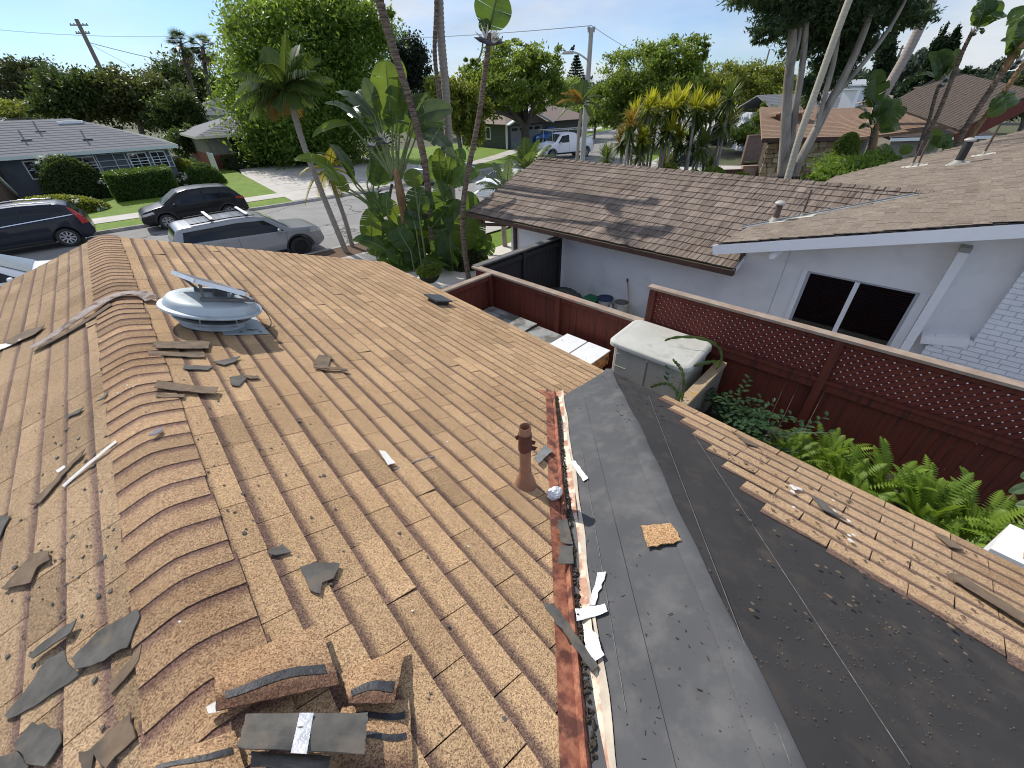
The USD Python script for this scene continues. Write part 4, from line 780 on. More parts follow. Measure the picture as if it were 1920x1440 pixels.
# ------------------------------------------------------------------ sheets and boards stored along the low fence
M_SHEET = mat('grey_translucent_sheet', (0.30, 0.31, 0.31), (0.38, 0.39, 0.39), rough=0.35, scale=2.5, detail=6, c3=(0.17, 0.165, 0.15), s3=3.0, lo3=0.45, hi3=0.56)
for k, (u0, u1, z, lab) in enumerate(((4.72, 6.0, 1.10, 'longer stained grey plastic sheet lying along the low red fence'), (4.05, 4.80, 1.065, 'shorter grey plastic sheet between the long sheet and the white boards'))):
    s_ = thing('plastic_sheet', lab, 'sheet')
    m = MB(); n = 40; us = np.linspace(u0, u1, n)
    V = [uv(a, v, z + 0.002 * math.sin(v * 60) + 0.03 * (v - 5.0)) for a in (u0, u1) for v in np.linspace(4.55, 5.56, n)]
    V = V + [q - np.array([0, 0, 0.004]) for q in V]; F = [[i, i + 1, n + i + 1, n + i] for i in range(n - 1)] + [[2 * n + i, 3 * n + i, 3 * n + i + 1, 2 * n + i + 1] for i in range(n - 1)]
    m.add(V, F); t = m.tm(); trimesh.repair.fix_normals(t); obj('sheet', t, M_SHEET, s_, smooth=50)
    for v in (4.75, 5.15, 5.50): one('batten', mat('grey_batten', (0.2, 0.19, 0.17), rough=0.9), s_, u0 + 0.02, u1 - 0.02, v - 0.02, v + 0.02, z - 0.05, z - 0.012)
    for a in (u0 + 0.1, u1 - 0.1): one('leg', MATS['grey_batten'], s_, a - 0.02, a + 0.02, 5.48, 5.52, 0.03, z - 0.052)
M_WB = mat('chalky_white_board', (0.72, 0.74, 0.76), (0.80, 0.82, 0.84), rough=0.6, scale=5, detail=8, c3=(0.45, 0.46, 0.48), s3=9, lo3=0.62, hi3=0.72)
M_OR = mat('orange_wood_edge', (0.50, 0.24, 0.09), (0.36, 0.16, 0.07), rough=0.8, scale=6, detail=8, c3=(0.09, 0.06, 0.05), s3=12, lo3=0.52, hi3=0.62)
for k, (u0, u1, lab) in enumerate(((3.50, 3.94, 'white topped flat box farther from the shed, under the roof eave'), (3.02, 3.47, 'white topped flat box with orange wooden side next to the shed'))):
    b_ = thing('white_box', lab, 'box')
    one('top', M_WB, b_, u0, u1, 4.6, 5.50, 1.18, 1.20); one('side', M_OR, b_, u0 + 0.008, u1 - 0.008, 4.61, 5.49, 0.93, 1.178); one('base', MATS['grey_batten'], b_, u0 + 0.05, u1 - 0.05, 4.7, 5.4, 0.03, 0.928)
# ------------------------------------------------------------------ things left along the white wall in the side yard
M_TARP = mat('dark_tarp', (0.05, 0.052, 0.05), (0.085, 0.085, 0.08), rough=0.8, scale=6)
def heap(name, label, cat, c, d, m, seed, part='cloth'):
    t = trimesh.creation.icosphere(4); n = meshkit.fbm(t.vertices * 1.7 + seed, 4, seed) - 0.5
    t.vertices *= (1 + 0.55 * n)[:, None]; t.vertices[:, 2] = np.maximum(t.vertices[:, 2], -0.35); t.vertices *= np.array(d) / 2
    t.vertices = t.vertices @ AXN + uv(*c); h = thing(name, label, cat); obj(part, t, m, h, smooth=60); return h
heap('tarp', 'dark tarp bundled on the ground beside the black gate', 'tarp', (6.0, 8.15, 0.30), (1.1, 0.8, 0.8), M_TARP, 3)
heap('hose_pile', 'dark coiled hose and rags at the foot of the white wall', 'hose', (3.55, 8.35, 0.16), (1.3, 0.5, 0.5), M_TARP, 9, 'rags')
def lathe_part(name, prof, c, m, par, n=24): q = MB(); q.lathe(prof, c, n); return obj(name, q, m, par, smooth=40)
def bucket(label, c, body, lid_m, r=0.145, h=0.37, handle=True, lid_on=True):
    b = thing('bucket', label, 'bucket'); x = uv(*c)
    lathe_part('body', [(0.001, 0), (r * 0.88, 0), (r, h), (r * 1.05, h), (r * 1.05, h - 0.03), (r * 1.01, h - 0.03)], x, body, b)
    if lid_on: lathe_part('lid', [(r * 1.08, h - 0.012), (r * 1.08, h + 0.02), (r * 0.95, h + 0.025), (r * 0.93, h + 0.015), (0.001, h + 0.015)], x, lid_m, b)
    else: lathe_part('opening', [(r * 0.97, h - 0.005), (r * 0.9, 0.1), (0.001, 0.1)], x, mat('bucket_inside', (0.2, 0.19, 0.17)), b)
    q = MB(); a = np.linspace(0, PI, 12); q.tube([x + [r * 1.06 * math.cos(t), 0, h * 0.85 - 0.12 * math.sin(t)] for t in a], 0.004, 5); obj('handle', q, mat('wire_grey', (0.4, 0.4, 0.4), metallic=0.8, rough=0.4), b)
    return b
M_PAIL = mat('dirty_white_pail', (0.55, 0.53, 0.48), (0.42, 0.40, 0.35), rough=0.6, scale=6, detail=7)
bucket('white bucket with a dark blue lid behind the low red fence', (4.95, 8.42, 0.28), M_PAIL, mat('dark_blue_lid', (0.02, 0.035, 0.10), rough=0.5), r=0.18)
bucket('open dirty white bucket beside the leaning broom handle', (4.50, 8.42, 0.28), M_PAIL, M_PAIL, lid_on=False, r=0.175, h=0.40)
cr_ = thing('crate', 'green plastic crate next to the blue lidded bucket', 'crate'); one('body', mat('green_plastic', (0.02, 0.16, 0.07), (0.03, 0.2, 0.09), rough=0.6), cr_, 5.17, 5.52, 8.25, 8.6, 0.28, 0.52); one('rim', MATS['green_plastic'], cr_, 5.15, 5.54, 8.23, 8.62, 0.522, 0.55)
bl_ = thing('workbench_plank', 'low plank the buckets stand on along the white wall', 'plank'); one('board', M_BLOCK, bl_, 4.2, 5.7, 8.15, 8.66, 0.22, 0.275); one('leg', M_BLOCK, bl_, 4.3, 4.45, 8.2, 8.6, 0.03, 0.218); one('leg', M_BLOCK, bl_, 5.45, 5.6, 8.2, 8.6, 0.03, 0.218)
br_ = thing('broom', 'pale wooden broom handle leaning on the white wall', 'broom'); q = MB(); q.tube([uv(4.02, 8.25, 0.05), uv(4.55, 8.66, 1.12)], 0.016, 8); obj('handle', q, mat('pale_wood', (0.50, 0.38, 0.22), (0.42, 0.31, 0.17), scale=9), br_); q = MB(); q.tube([uv(4.54, 8.655, 1.1), uv(4.575, 8.68, 1.17)], 0.021, 8); obj('grip', q, MATS['dark_tarp'], br_)
bt_ = thing('spray_bottle', 'white plastic bottle between the two buckets', 'bottle'); x = uv(4.72, 8.33, 0.277); lathe_part('bottle', [(0.001, 0), (0.05, 0), (0.055, 0.02), (0.055, 0.2), (0.02, 0.26), (0.02, 0.3)], x, M_WB, bt_, 16); lathe_part('cap', [(0.024, 0.301), (0.024, 0.33), (0.001, 0.33)], x, M_PAIL, bt_, 12)
# ------------------------------------------------------------------ white roof end with shingles at the right border
re_ = thing('roof_end', 'white fascia end with layered shingles at the right border above the ferns', 'roof edge')
A_ = np.array([3.22, -0.87, 2.45])
mb = MB(); mb.slab([(3.06, -0.99, 2.2), (3.06, -0.80, 2.2), (3.38, -0.86, 2.2), (3.38, -1.05, 2.2)][::-1], (0, 0, 1), 0.32); obj('fascia', mb, mat('bright_white_paint', (0.8, 0.8, 0.79), rough=0.5), re_)
for k in range(4):
    mb = MB(); mb.slab([(3.10 + k * 0.07, -1.6, 2.525 + k * 0.028), (3.17 + k * 0.07, -1.6, 2.515 + k * 0.028), (3.17 + k * 0.07, -0.93, 2.515 + k * 0.028), (3.10 + k * 0.07, -0.93, 2.525 + k * 0.028)], (0, 0, 1), 0.012); obj('shingle', mb, G_EAVE, re_)
# ================================================================== the white house next door
M_WWALL = mat('white_stucco', (0.84, 0.835, 0.82), (0.78, 0.775, 0.76), rough=0.9, scale=1.6, detail=8, lo=0.3, hi=0.7, bump=0.35, bscale=90, bdist=0.006, c3=(0.60, 0.595, 0.58), s3=1.1, lo3=0.5, hi3=0.8)
M_WTRIM = mat('white_trim', (0.86, 0.86, 0.85), (0.82, 0.82, 0.81), rough=0.5, scale=3)
M_DKBR = mat('dark_brown_trim', (0.055, 0.028, 0.02), (0.09, 0.045, 0.03), rough=0.6, scale=4)
def shake_mat(name, c, dark, streak):
    """Shake-look shingles: st.x is the piece's own tone; streaks run down the slope (along v)."""
    N = {'g': ('geometry', {}), 'uv': ('uvmap', {'attribute': 'st'}), 's': ('separate_xyz', {}), 'm': ('mapping', {'rotation': (0, 0, -NA), 'scale': (1.2, 42.0, 1.2)} if streak else {}),
         'n': ('noise_texture', {'scale': 1.0 if streak else 25.0, 'detail': 4.0}), 'r': ('rgb_ramp', {'ramp': [(0, dark), (0.38, dark), (0.56, c), (1, tuple(1.15 * k for k in c))]}),
         'tn': ('map_range', {'to_min': 0.62, 'to_max': 1.25}), 'tc': ('combine_color', {}), 'x': ('mix', {'mix_type': 'multiply', 'fac': 1.0}),
         'ns': ('noise_texture', {'scale': 0.9, 'detail': 5.0}), 'rs': ('rgb_ramp', {'ramp': [(0.45, (1, 1, 1)), (0.75, (0.78, 0.76, 0.74))]}), 'x2': ('mix', {'mix_type': 'multiply', 'fac': 1.0}),
         'v': ('voronoi_texture', {'scale': 260.0}), 'b': ('bump', {'strength': 0.3, 'distance': 0.003}), 'p': ('principled_bsdf', {'roughness': 0.93, 'specular_ior_level': 0.15})}
    return usdkit.material(stage, f'/World/Looks/{name}', N, [('g.position', 'm.vector'), ('m.vector', 'n.vector'), ('n.fac', 'r.fac'), ('uv.UV', 's.vector'), ('s.x', 'tn.value'), ('tn.result', 'tc.r'), ('tn.result', 'tc.g'), ('tn.result', 'tc.b'),
        ('r.color', 'x.color1'), ('tc.color', 'x.color2'), ('g.position', 'ns.vector'), ('ns.fac', 'rs.fac'), ('x.color', 'x2.color1'), ('rs.color', 'x2.color2'), ('x2.color', 'p.base_color'), ('g.position', 'v.vector'), ('v.distance', 'b.height'), ('b.normal', 'p.normal')], surface='p.BSDF')
M_SHAKE = shake_mat('grey_brown_shakes', (0.265, 0.212, 0.172), (0.115, 0.09, 0.077), True)
M_LAM = shake_mat('warm_grey_shingles', (0.25, 0.205, 0.163), (0.185, 0.15, 0.12), False)
wh = thing('white_house', 'white stucco house next door with grey brown shingle roofs, behind the red fences', 'house')
V0, U_R, SL = 8.25, 9.65, 0.333
ZL0 = 2.08; VRg = 11.4; ZRg = ZL0 + SL * (VRg - V0)
def pL(u, v, h=0.0): return uv(u, v, ZL0 + SL * (v - V0)) + np.array([0, 0, h])
SR, UE, ZE = 0.26, 2.47, 2.53
def pR(u, v, h=0.0): return uv(u, v, ZE + SR * (UE - u)) + np.array([0, 0, h])
def uval(v): return UE - (ZL0 + SL * (v - V0) - ZE) / SR          # where the two planes meet
lw = xform('left_wing_roof', wh, 'lower roof of thick grey brown shake-like shingles in staggered rows')
mb = MB(); mb.slab([pL(U_R, V0, -.06), pL(U_R, VRg, -.06), pL(0.1, VRg, -.06), pL(2.2, 9.7, -.06), pL(2.2, V0, -.06)], (-VV * SL + [0, 0, 1]), 0.045); t = mb.tm(); trimesh.repair.fix_normals(t); obj('roof_deck', t, M_DECK, lw)
mb = MB(); mb.quad(uv(U_R, VRg, ZRg - .01), uv(U_R, 14.6, ZL0 - .01), uv(2.2, 14.6, ZL0 - .01), uv(0.1, VRg, ZRg - .01)); obj('back_slope', mb, M_DECK, lw)
rows = 14; step = (VRg - V0 + 0.05) / rows; pieces = []
for r in range(rows):
    va = V0 - 0.05 + r * step; vb = va + step + 0.05; u = U_R + 0.03 - RNG.random() * 0.15
    ulim = 2.2 if va < 9.6 else uval((va + vb) / 2) - 0.05
    first = True
    while u > ulim:
        w = float(RNG.choice([0.30, 0.30, 0.31, 0.16, 0.2, 0.10])) * RNG.uniform(0.92, 1.08); a = U_R + 0.03 if first else u; first = False
        b = max(a - w, ulim); dv = RNG.normal(0, 0.006); t_ = float(np.clip(RNG.normal(0.55, 0.14), 0, 1))
        P = [pL(a - 0.006, va + dv, 0.022), pL(a - 0.006, vb, 0.0), pL(b + 0.006, vb, 0.0), pL(b + 0.006, va + dv, 0.022)]
        if a - b > 0.03:
            m = MB(); m.slab(P, np.cross(P[1] - P[0], P[3] - P[0]) * (1 if np.cross(P[1] - P[0], P[3] - P[0])[2] > 0 else -1), 0.014, st=(t_, 0.5)); t = m.tm(); trimesh.repair.fix_normals(t)
            pieces.append((np.linalg.norm(P[0] - [0, 0, HC]), t, np.full((8, 2), (t_, 0.5))))
        u = b
pieces.sort(key=lambda q: q[0])
for d, t, s in pieces[:298]: obj('shingle', t, M_SHAKE, lw, st=s)
m = MB()
for d, t, s in pieces[298:]: m.add(t.vertices, t.faces, s)
if len(pieces) > 298: obj('far_shingles', m, M_SHAKE, lw, kind='stuff')
u = U_R + 0.06
while u > 0.1:                              # ridge pieces
    L = 0.24; m = MB(); sg_ = 0.0
    a, b = u, u - L - 0.04
    zr = ZRg + 0.018 + 0.03 * ((u - 5) / 5) ** 2
    V = [uv(a, VRg - 0.13, zr - 0.043), uv(a, VRg, zr), uv(a, VRg + 0.13, zr - 0.043), uv(b, VRg - 0.13, zr - 0.020), uv(b, VRg, zr + 0.023), uv(b, VRg + 0.13, zr - 0.020)]
    V += [q - np.array([0, 0, 0.012]) for q in V]
    m.add(V, [[0, 3, 4, 1], [1, 4, 5, 2], [6, 7, 10, 9], [7, 8, 11, 10], [3, 9, 10, 4], [4, 10, 11, 5], [0, 6, 9, 3], [0, 1, 7, 6], [1, 2, 8, 7]]); t = m.tm(); trimesh.repair.fix_normals(t)
    obj('ridge_cap', t, M_SHAKE, lw, st=np.full((12, 2), (float(np.clip(RNG.normal(0.4, 0.12), 0, 1)), 0.5))); u -= L
# gutter with debris, rake board
q = MB()
for dv, dz, w, h in ((-0.055, -0.07, 0.012, 0.10), (0.0, -0.115, 0.10, 0.010), (0.05, -0.06, 0.012, 0.12)): q.box(uv((U_R + 2.17) / 2, V0 - 0.06 + dv, ZL0 + dz), (U_R - 2.17, w, h), ax=AXN)
q.box(uv(2.175, V0 - 0.06, ZL0 - 0.07), (0.01, 0.12, 0.10), ax=AXN)
obj('gutter', q, M_DKBR, wh, kind=None)
q = MB(); q.box(uv((U_R + 2.2) / 2, V0 - 0.055, ZL0 - 0.035), (U_R - 2.2, 0.09, 0.02), ax=AXN); obj('gutter_debris', q, mat('leaf_litter', (0.05, 0.045, 0.02), (0.10, 0.085, 0.045), rough=1, scale=40, bump=0.8, bscale=60, bdist=0.02), wh)
q = MB(); q.bar(pL(U_R - 0.02, V0 - 0.02, -0.11), pL(U_R - 0.02, VRg, -0.11), 0.03, 0.15); obj('rake_board', q, M_DKBR, wh)
q = MB(); q.bar(pL(2.20, V0 - 0.02, -0.075), pL(2.20, 8.68, -0.075), 0.025, 0.12); obj('rake_board', q, M_WTRIM, wh)
q = MB(); q.box(uv(8.22, 8.66, 0.94), (0.09, 0.07, 1.85), ax=AXN); obj('downspout', q, M_DKBR, wh)
q = MB(); q.bar(uv(8.22, 8.63, 1.84), uv(9.2, 8.30, 1.78), 0.07, 0.07); q.bar(uv(9.2, 8.3, 1.78), uv(9.2, 8.26, 1.97), 0.07, 0.07); obj('downspout', q, M_DKBR, wh)
# walls: one face under both roofs
VW = 8.70
prof = [(8.42, 0), (8.42, 2.17), (2.2, 2.17), (2.2, ZE - 0.10), (-4.5, ZE - 0.10 + SR * 6.9), (-4.5, 0)]
win = [(1.13, 1.02), (1.13, 2.15), (-0.41, 2.15), (-0.41, 1.02)]
pg = sg.Polygon(prof, [win]); t = trimesh.creation.extrude_polygon(pg, 0.15, engine='earcut'); t.vertices = np.array([uv(a, VW + b, c) for a, c, b in t.vertices]); trimesh.repair.fix_normals(t); obj('wall', t, M_WWALL, wh)
q = MB(); nb(q, 8.27, 8.42, 8.86, 14.0, 0, 2.15); obj('wall', q, M_WWALL, wh)
for (du, x) in ((0, 1.495),):
    q = MB(); nb(q, x - 0.004, x + 0.004, VW - 0.004, VW - 0.001, 0, 2.62); obj('wall_joint', q, mat('joint_grey', (0.42, 0.44, 0.46)), wh)
# window with blinds
wn = xform('window', wh, 'wide sliding window with dark blinds')
for nm, a in (('frame', ((1.13, 1.085, 1.02, 2.15), (-0.365, -0.41, 1.02, 2.15), (1.085, -0.365, 2.112, 2.15), (1.085, -0.365, 1.02, 1.06))), ('mullion', ((0.425, 0.355, 1.06, 2.112),))):
    for a0, a1, z0, z1 in a: one(nm, M_WTRIM if nm == 'mullion' else mat('grey_window_frame', (0.45, 0.47, 0.49), rough=0.4), wn, a0, a1, VW + 0.03, VW + 0.075, z0, z1)
one('reveal', M_WTRIM, wn, -0.412, -0.53, VW - 0.018, VW + 0.02, 0.97, 2.17); one('reveal', M_WTRIM, wn, 1.20, 1.133, VW - 0.018, VW + 0.02, 0.97, 2.17)
M_BLIND = mat('dark_blind_slat', (0.26, 0.27, 0.28), (0.32, 0.33, 0.34), rough=0.5)
for a, b in ((1.08, 0.43), (0.35, -0.36)):
    one('pane', pane_mat('window_glass'), wn, a, b, VW + 0.05, VW + 0.054, 1.06, 2.11)
    z = 1.09
    while z < 2.10:
        q = MB(); q.box(uv((a + b) / 2, VW + 0.10, z), (a - b - 0.01, 0.034, 0.003), ax=[UU, unit(VV + np.array([0, 0, 0.4])), unit(np.cross(UU, unit(VV + np.array([0, 0, 0.4]))))]); obj('blind_slat', q, M_BLIND, wn); z += 0.041
    for c in (a - 0.15, (a + b) / 2, b + 0.15): one('cord', mat('blind_cord', (0.3, 0.3, 0.29)), wn, c - 0.002, c + 0.002, VW + 0.079, VW + 0.083, 1.08, 2.1)
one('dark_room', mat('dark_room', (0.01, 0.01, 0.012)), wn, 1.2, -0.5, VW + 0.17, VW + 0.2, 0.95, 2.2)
# white post, ledge and painted brick chimney
q = MB(); nb(q, -0.535, -0.645, 8.50, 8.697, 0.6, 2.86); obj('post', q, M_WTRIM, wh); q = MB(); nb(q, -0.53, -0.65, 8.49, 8.697, 2.862, 2.93); obj('post_top', q, mat('bare_stucco', (0.33, 0.32, 0.29)), wh)
q = MB(); q.bar(uv(-0.70, 8.62, 1.50), uv(-1.20, 8.62, 1.62), 0.16, 0.13); obj('ledge', q, M_WTRIM, wh)
chim = xform('brick_chimney', wh, 'white painted brick chimney stepping out at its foot')
M_WBRK = mat('white_painted_brick', (0.82, 0.83, 0.83), (0.75, 0.76, 0.77), rough=0.6, scale=7, bump=0.3, bscale=70, bdist=0.004)
z, r = 0.9, 0
while z < 3.3:
    ul = -1.235 if z > 1.62 else (-0.80 if z < 1.40 else -0.80 - (z - 1.40) * 1.97); u = ul
    if r % 2: one('brick', M_WBRK, chim, u, u - 0.095, 8.552, 8.64, z, z + 0.066); u -= 0.105
    while u > -2.3: one('brick', M_WBRK, chim, u, u - 0.20, 8.55 + RNG.normal(0, 0.002), 8.64, z, z + 0.066); u -= 0.21
    z += 0.0765; r += 1
one('mortar', mat('white_mortar', (0.62, 0.65, 0.68), rough=0.9), chim, -0.82, -2.4, 8.563, 8.69, 0.9, 1.60); one('mortar', MATS['white_mortar'], chim, -1.245, -2.4, 8.563, 8.69, 1.602, 3.35)
# right wing roof
rw = xform('right_wing_roof', wh, 'higher warm grey shingle roof with white rake board')
reg = sg.Polygon([(2.5, 8.10), (2.5, 9.55), (0.16, 11.4), (2.5, 13.25), (2.6, 17.0), (-1.26, 22.8), (-2.6, 24.6), (-4.6, 24.6), (-4.6, 8.10)])
v, f = trimesh.creation.triangulate_polygon(reg, engine='earcut'); t = trimesh.Trimesh([pR(a, b, -0.02) for a, b in v], f, process=False); t.fix_normals()
if t.face_normals[0][2] < 0: t.invert()
obj('roof_deck', t, M_DECK, rw)
m = MB(); k = 0; near = []; inner = reg.buffer(-0.02)
while True:
    u1 = 2.5 - 0.142 * k; u0 = u1 - 0.142
    if u0 < -4.5: break
    vv = 8.09 - RNG.random() * 0.3; start = True
    while vv < 24.6:
        w = RNG.uniform(0.14, 0.34); a = max(vv, 8.09 + RNG.normal(0, 0.004)); b = vv + w; vv = b
        if b < 8.15: continue
        if not reg.contains(sg.Point((u0 + u1) / 2, (a + b) / 2)): continue
        th = float(RNG.choice([0.006, 0.010])); t_ = float(np.clip(RNG.normal(0.55, 0.12), 0, 1))
        P = [pR(u0 - 0.03, a, -0.004), pR(u1, a, 0.006), pR(u1, b - 0.002, 0.006), pR(u0 - 0.03, b - 0.002, -0.004)]
        q = MB(); q.slab(P, (0, 0, 1), th, st=(t_, 0.5)); near.append((np.linalg.norm(P[0] - [0, 0, HC]), q))
    k += 1
for d, q in near: m.add(q.tm().vertices, q.tm().faces, q.st())
obj('shingle_courses', m, M_LAM, rw, kind='stuff')
q = MB(); q.bar(pR(2.62, 8.105, -0.12), pR(-4.6, 8.105, -0.12), 0.035, 0.17, up=(0, 0, 1)); obj('rake_board', q, M_WTRIM, rw)
q = MB(); q.bar(pR(2.55, 8.112, -0.022), pR(-4.6, 8.112, -0.022), 0.04, 0.02); obj('rake_trim', q, mat('black_drip_edge', (0.03, 0.028, 0.027)), rw)
t = tm_of(rounded_box((0.52, 0.13, 0.155), 0.05)); t.vertices = t.vertices @ np.array([VV, -UU, [0, 0, 1]]) + uv(1.66, 8.43, 2.44); trimesh.repair.fix_normals(t); obj('beam_end', t, M_WTRIM, rw, smooth=40)
q = MB(); q.slab([pR(2.5, 8.13, -0.10), pR(-4.5, 8.13, -0.10), pR(-4.5, 8.69, -0.10), pR(2.5, 8.69, -0.10)], (0, 0, 1), 0.03); t = q.tm(); trimesh.repair.fix_normals(t); obj('soffit', t, M_WTRIM, rw)
# valley metal
q = MB()
for a, b in ((9.55, 11.4),):
    A, B = pR(2.62, 9.45, 0.02), pR(0.16, 11.4, 0.02); q.bar(A, B, 0.16, 0.012); q.bar(A + [0, 0, 0.01], B + [0, 0, 0.01], 0.02, 0.03)
obj('valley_metal', q, mat('grey_galvanised', (0.36, 0.37, 0.36), (0.24, 0.24, 0.23), rough=0.5, metallic=0.3, scale=6), rw)
# vents
def vent(c, h, r, m, capd=None, flash=True, lab=None):
    b = xform('vent_pipe', wh, lab); q = MB(); q.tube([c - [0, 0, 0.03], c + [0, 0, h]], r, 12); obj('pipe', q, m, b, smooth=40)
    q = MB(); q.lathe([(r * 2.3, -0.02), (r * 1.5, 0.04), (r * 1.05, 0.09), (r * 1.02, 0.09)], c, 16); obj('boot', q, mat('lead_flashing', (0.34, 0.34, 0.31), (0.24, 0.235, 0.21), rough=0.6, scale=9), b, smooth=50)
    if flash: q = MB(); q.slab([c + AXN[0] * a + AXN[1] * d + [0, 0, -SR * a + 0.012] for a, d in ((-0.2, -0.16), (0.2, -0.16), (0.2, 0.16), (-0.2, 0.16))], (0, 0, 1), 0.003); t = q.tm(); trimesh.repair.fix_normals(t); obj('flashing', t, mat('pale_flashing', (0.62, 0.60, 0.52), (0.5, 0.48, 0.42), rough=0.6, scale=5), b)
    if capd: q = MB(); q.lathe([(r, h - 0.02), (capd, h), (capd, h + 0.02), (capd * 0.6, h + 0.05), (0.001, h + 0.06)], c, 16); obj('cap', q, mat('vent_cap', (0.42, 0.41, 0.38), rough=0.5), b, smooth=40)
M_PIPE = mat('dark_vent_pipe', (0.07, 0.05, 0.045), (0.12, 0.085, 0.07), rough=0.7, scale=12)
def onR(px, py): return hitp(px, py, UU * SR + [0, 0, 1], ZE + SR * UE)
vent(onR(1452, 416), 0.34, 0.058, M_PIPE, 0.10, lab='thick brown vent pipe with a cap')
vent(onR(1503, 407), 0.50, 0.02, M_PIPE, lab='thin vent pipe by the valley')
vent(onR(1709, 312), 0.62, 0.024, M_PIPE, flash=True); vent(onR(1719, 312), 0.62, 0.024, M_PIPE, flash=True)
vent(onR(1795, 308), 0.50, 0.085, mat('black_vent_pipe', (0.025, 0.025, 0.025)), 0.11, lab='thick black vent pipe')
vent(onR(1843, 291), 0.66, 0.024, M_PIPE)
# ================================================================== houses across the street
FH = unit([CF[0], CF[1], 0])
def ath(px, py, D):                        # the point on the ray at horizontal depth D in front of the viewer
    r = ray(px, py); return r * (D / (r @ FH)) + [0, 0, HC]
def depth(P): return float((np.asarray(P, float) - [0, 0, HC]) @ CF)
M_GROOF = mat('grey_composition_roof', (0.17, 0.172, 0.185), (0.23, 0.232, 0.245), rough=0.95, scale=14, detail=8, lo=0.3, hi=0.7, stretch=(1, 1, 4), bump=0.4, bscale=40, bdist=0.01)
M_BROOF = mat('brown_composition_roof', (0.20, 0.155, 0.135), (0.28, 0.22, 0.19), rough=0.95, scale=12, detail=8, bump=0.4, bscale=40, bdist=0.01)
M_TROOF = mat('terracotta_brown_roof', (0.33, 0.22, 0.15), (0.22, 0.14, 0.095), rough=0.95, scale=9, detail=8, bump=0.6, bscale=18, bdist=0.03)
M_GSIDE = mat('grey_siding', (0.085, 0.095, 0.115), (0.11, 0.12, 0.14), rough=0.85, scale=2)
M_DKGL = mat('dark_window_glass', (0.012, 0.014, 0.018), rough=0.06, spec=0.6)
M_SAGE = mat('pale_sage_trim', (0.50, 0.56, 0.53), (0.45, 0.5, 0.48), rough=0.6)
M_TAUPE = mat('taupe_stucco', (0.21, 0.19, 0.16), (0.25, 0.225, 0.19), rough=0.9, scale=2)
M_REDBR = mat('red_brick_far', (0.20, 0.065, 0.045), (0.26, 0.09, 0.06), rough=0.9, scale=14)
M_OLIVE = mat('olive_grey_siding', (0.075, 0.078, 0.068), (0.095, 0.097, 0.085), rough=0.9, scale=3)
def hip_roof(h, x0, x1, y0, y1, ze, zr, m, ov=0.5, inset=None, name='roof', fascia=None, hips=(True, True), rz=0):
    """A roof over the box; hips: whether the -x and +x ends are hipped."""
    a0, a1, b0, b1 = x0 - ov, x1 + ov, y0 - ov, y1 + ov; yc = (b0 + b1) / 2; run = (b1 - b0) / 2
    r0, r1 = (a0 + run if hips[0] else a0), (a1 - run if hips[1] else a1)
    V = [(a0, b0, ze), (a1, b0, ze), (a1, b1, ze), (a0, b1, ze), (r0, yc, zr), (r1, yc, zr)]
    F = [[0, 1, 5], [0, 5, 4], [2, 3, 4], [2, 4, 5], [1, 2, 5], [3, 0, 4], [0, 3, 2], [0, 2, 1]]
    mb = MB(); mb.add(V, F); r = obj(name, mb, m, h)
    mb = MB()
    for p, q in ((0, 1), (1, 2), (2, 3), (3, 0)): mb.bar(np.array(V[p]) - [0, 0, 0.10], np.array(V[q]) - [0, 0, 0.10], 0.05, 0.19)
    obj('fascia', mb, fascia or M_SAGE, h)
    # raised courses so that the slope is not one flat sheet, each row a part of the roof
    n = 14
    for s, (A, B, C, Dd) in enumerate(((V[0], V[1], V[5], V[4]),)):
        A, B, C, Dd = map(np.array, (A, B, C, Dd))
        for k in range(1, n):
            f = k / n; q = MB(); q.bar(A + (Dd - A) * f + [0, 0, 0.012], B + (C - B) * f + [0, 0, 0.004], 0.03, 0.010); obj('shingle_course', q, m, r)
    return r
def hpart(h, name, m, x0, x1, y0, y1, z0, z1, label=None):
    q = MB(); q.box(((x0 + x1) / 2, (y0 + y1) / 2, (z0 + z1) / 2), (abs(x1 - x0), abs(y1 - y0), abs(z1 - z0))); return obj(name, q, m, h, label=label)
def window_y(h, x0, x1, z0, z1, y, fm, nx=2, nz=1, t=0.06, glass=None):
    w = hpart(h, 'window', glass or M_DKGL, x0, x1, y - 0.02, y - 0.008, z0, z1)
    for a, b, c, d in ((x0 - t, x1 + t, z0 - t, z0), (x0 - t, x1 + t, z1, z1 + t), (x0 - t, x0, z0, z1), (x1, x1 + t, z0, z1)): hpart(w, 'frame', fm, a, b, y - 0.05, y - 0.006, c, d)
    for k in range(1, nx): x = x0 + (x1 - x0) * k / nx; hpart(w, 'bar', fm, x - 0.02, x + 0.02, y - 0.04, y - 0.021, z0, z1)
    for k in range(1, nz): z = z0 + (z1 - z0) * k / nz; hpart(w, 'bar', fm, x0, x1, y - 0.042, y - 0.0225, z - 0.02, z + 0.02)
    return w
gh = thing('grey_house', 'grey house with grey hip roof, sage trim and white framed windows behind the parked cars', 'house')
YG = 40.1
hpart(gh, 'wall', M_GSIDE, -9, 3.85, YG, 48.5, 0.1, 2.5)
hip_roof(gh, -9, 3.85, YG, 48.5, 2.58, 4.22, M_GROOF, 0.55, hips=(False, True))
W2 = mat('white_sash', (0.66, 0.70, 0.70), rough=0.5)
for x0, x1 in ((-3.45, -2.6), (-1.35, -0.25), (1.55, 2.45), (2.75, 3.5)): window_y(gh, x0, x1, 1.32, 2.2, YG, W2, 2, 2)
for z in (1.28, 1.6, 1.93, 2.3): hpart(gh, 'trim_band', M_SAGE, -1.6, 3.82, YG - 0.075, YG - 0.052, z - 0.018, z + 0.018)
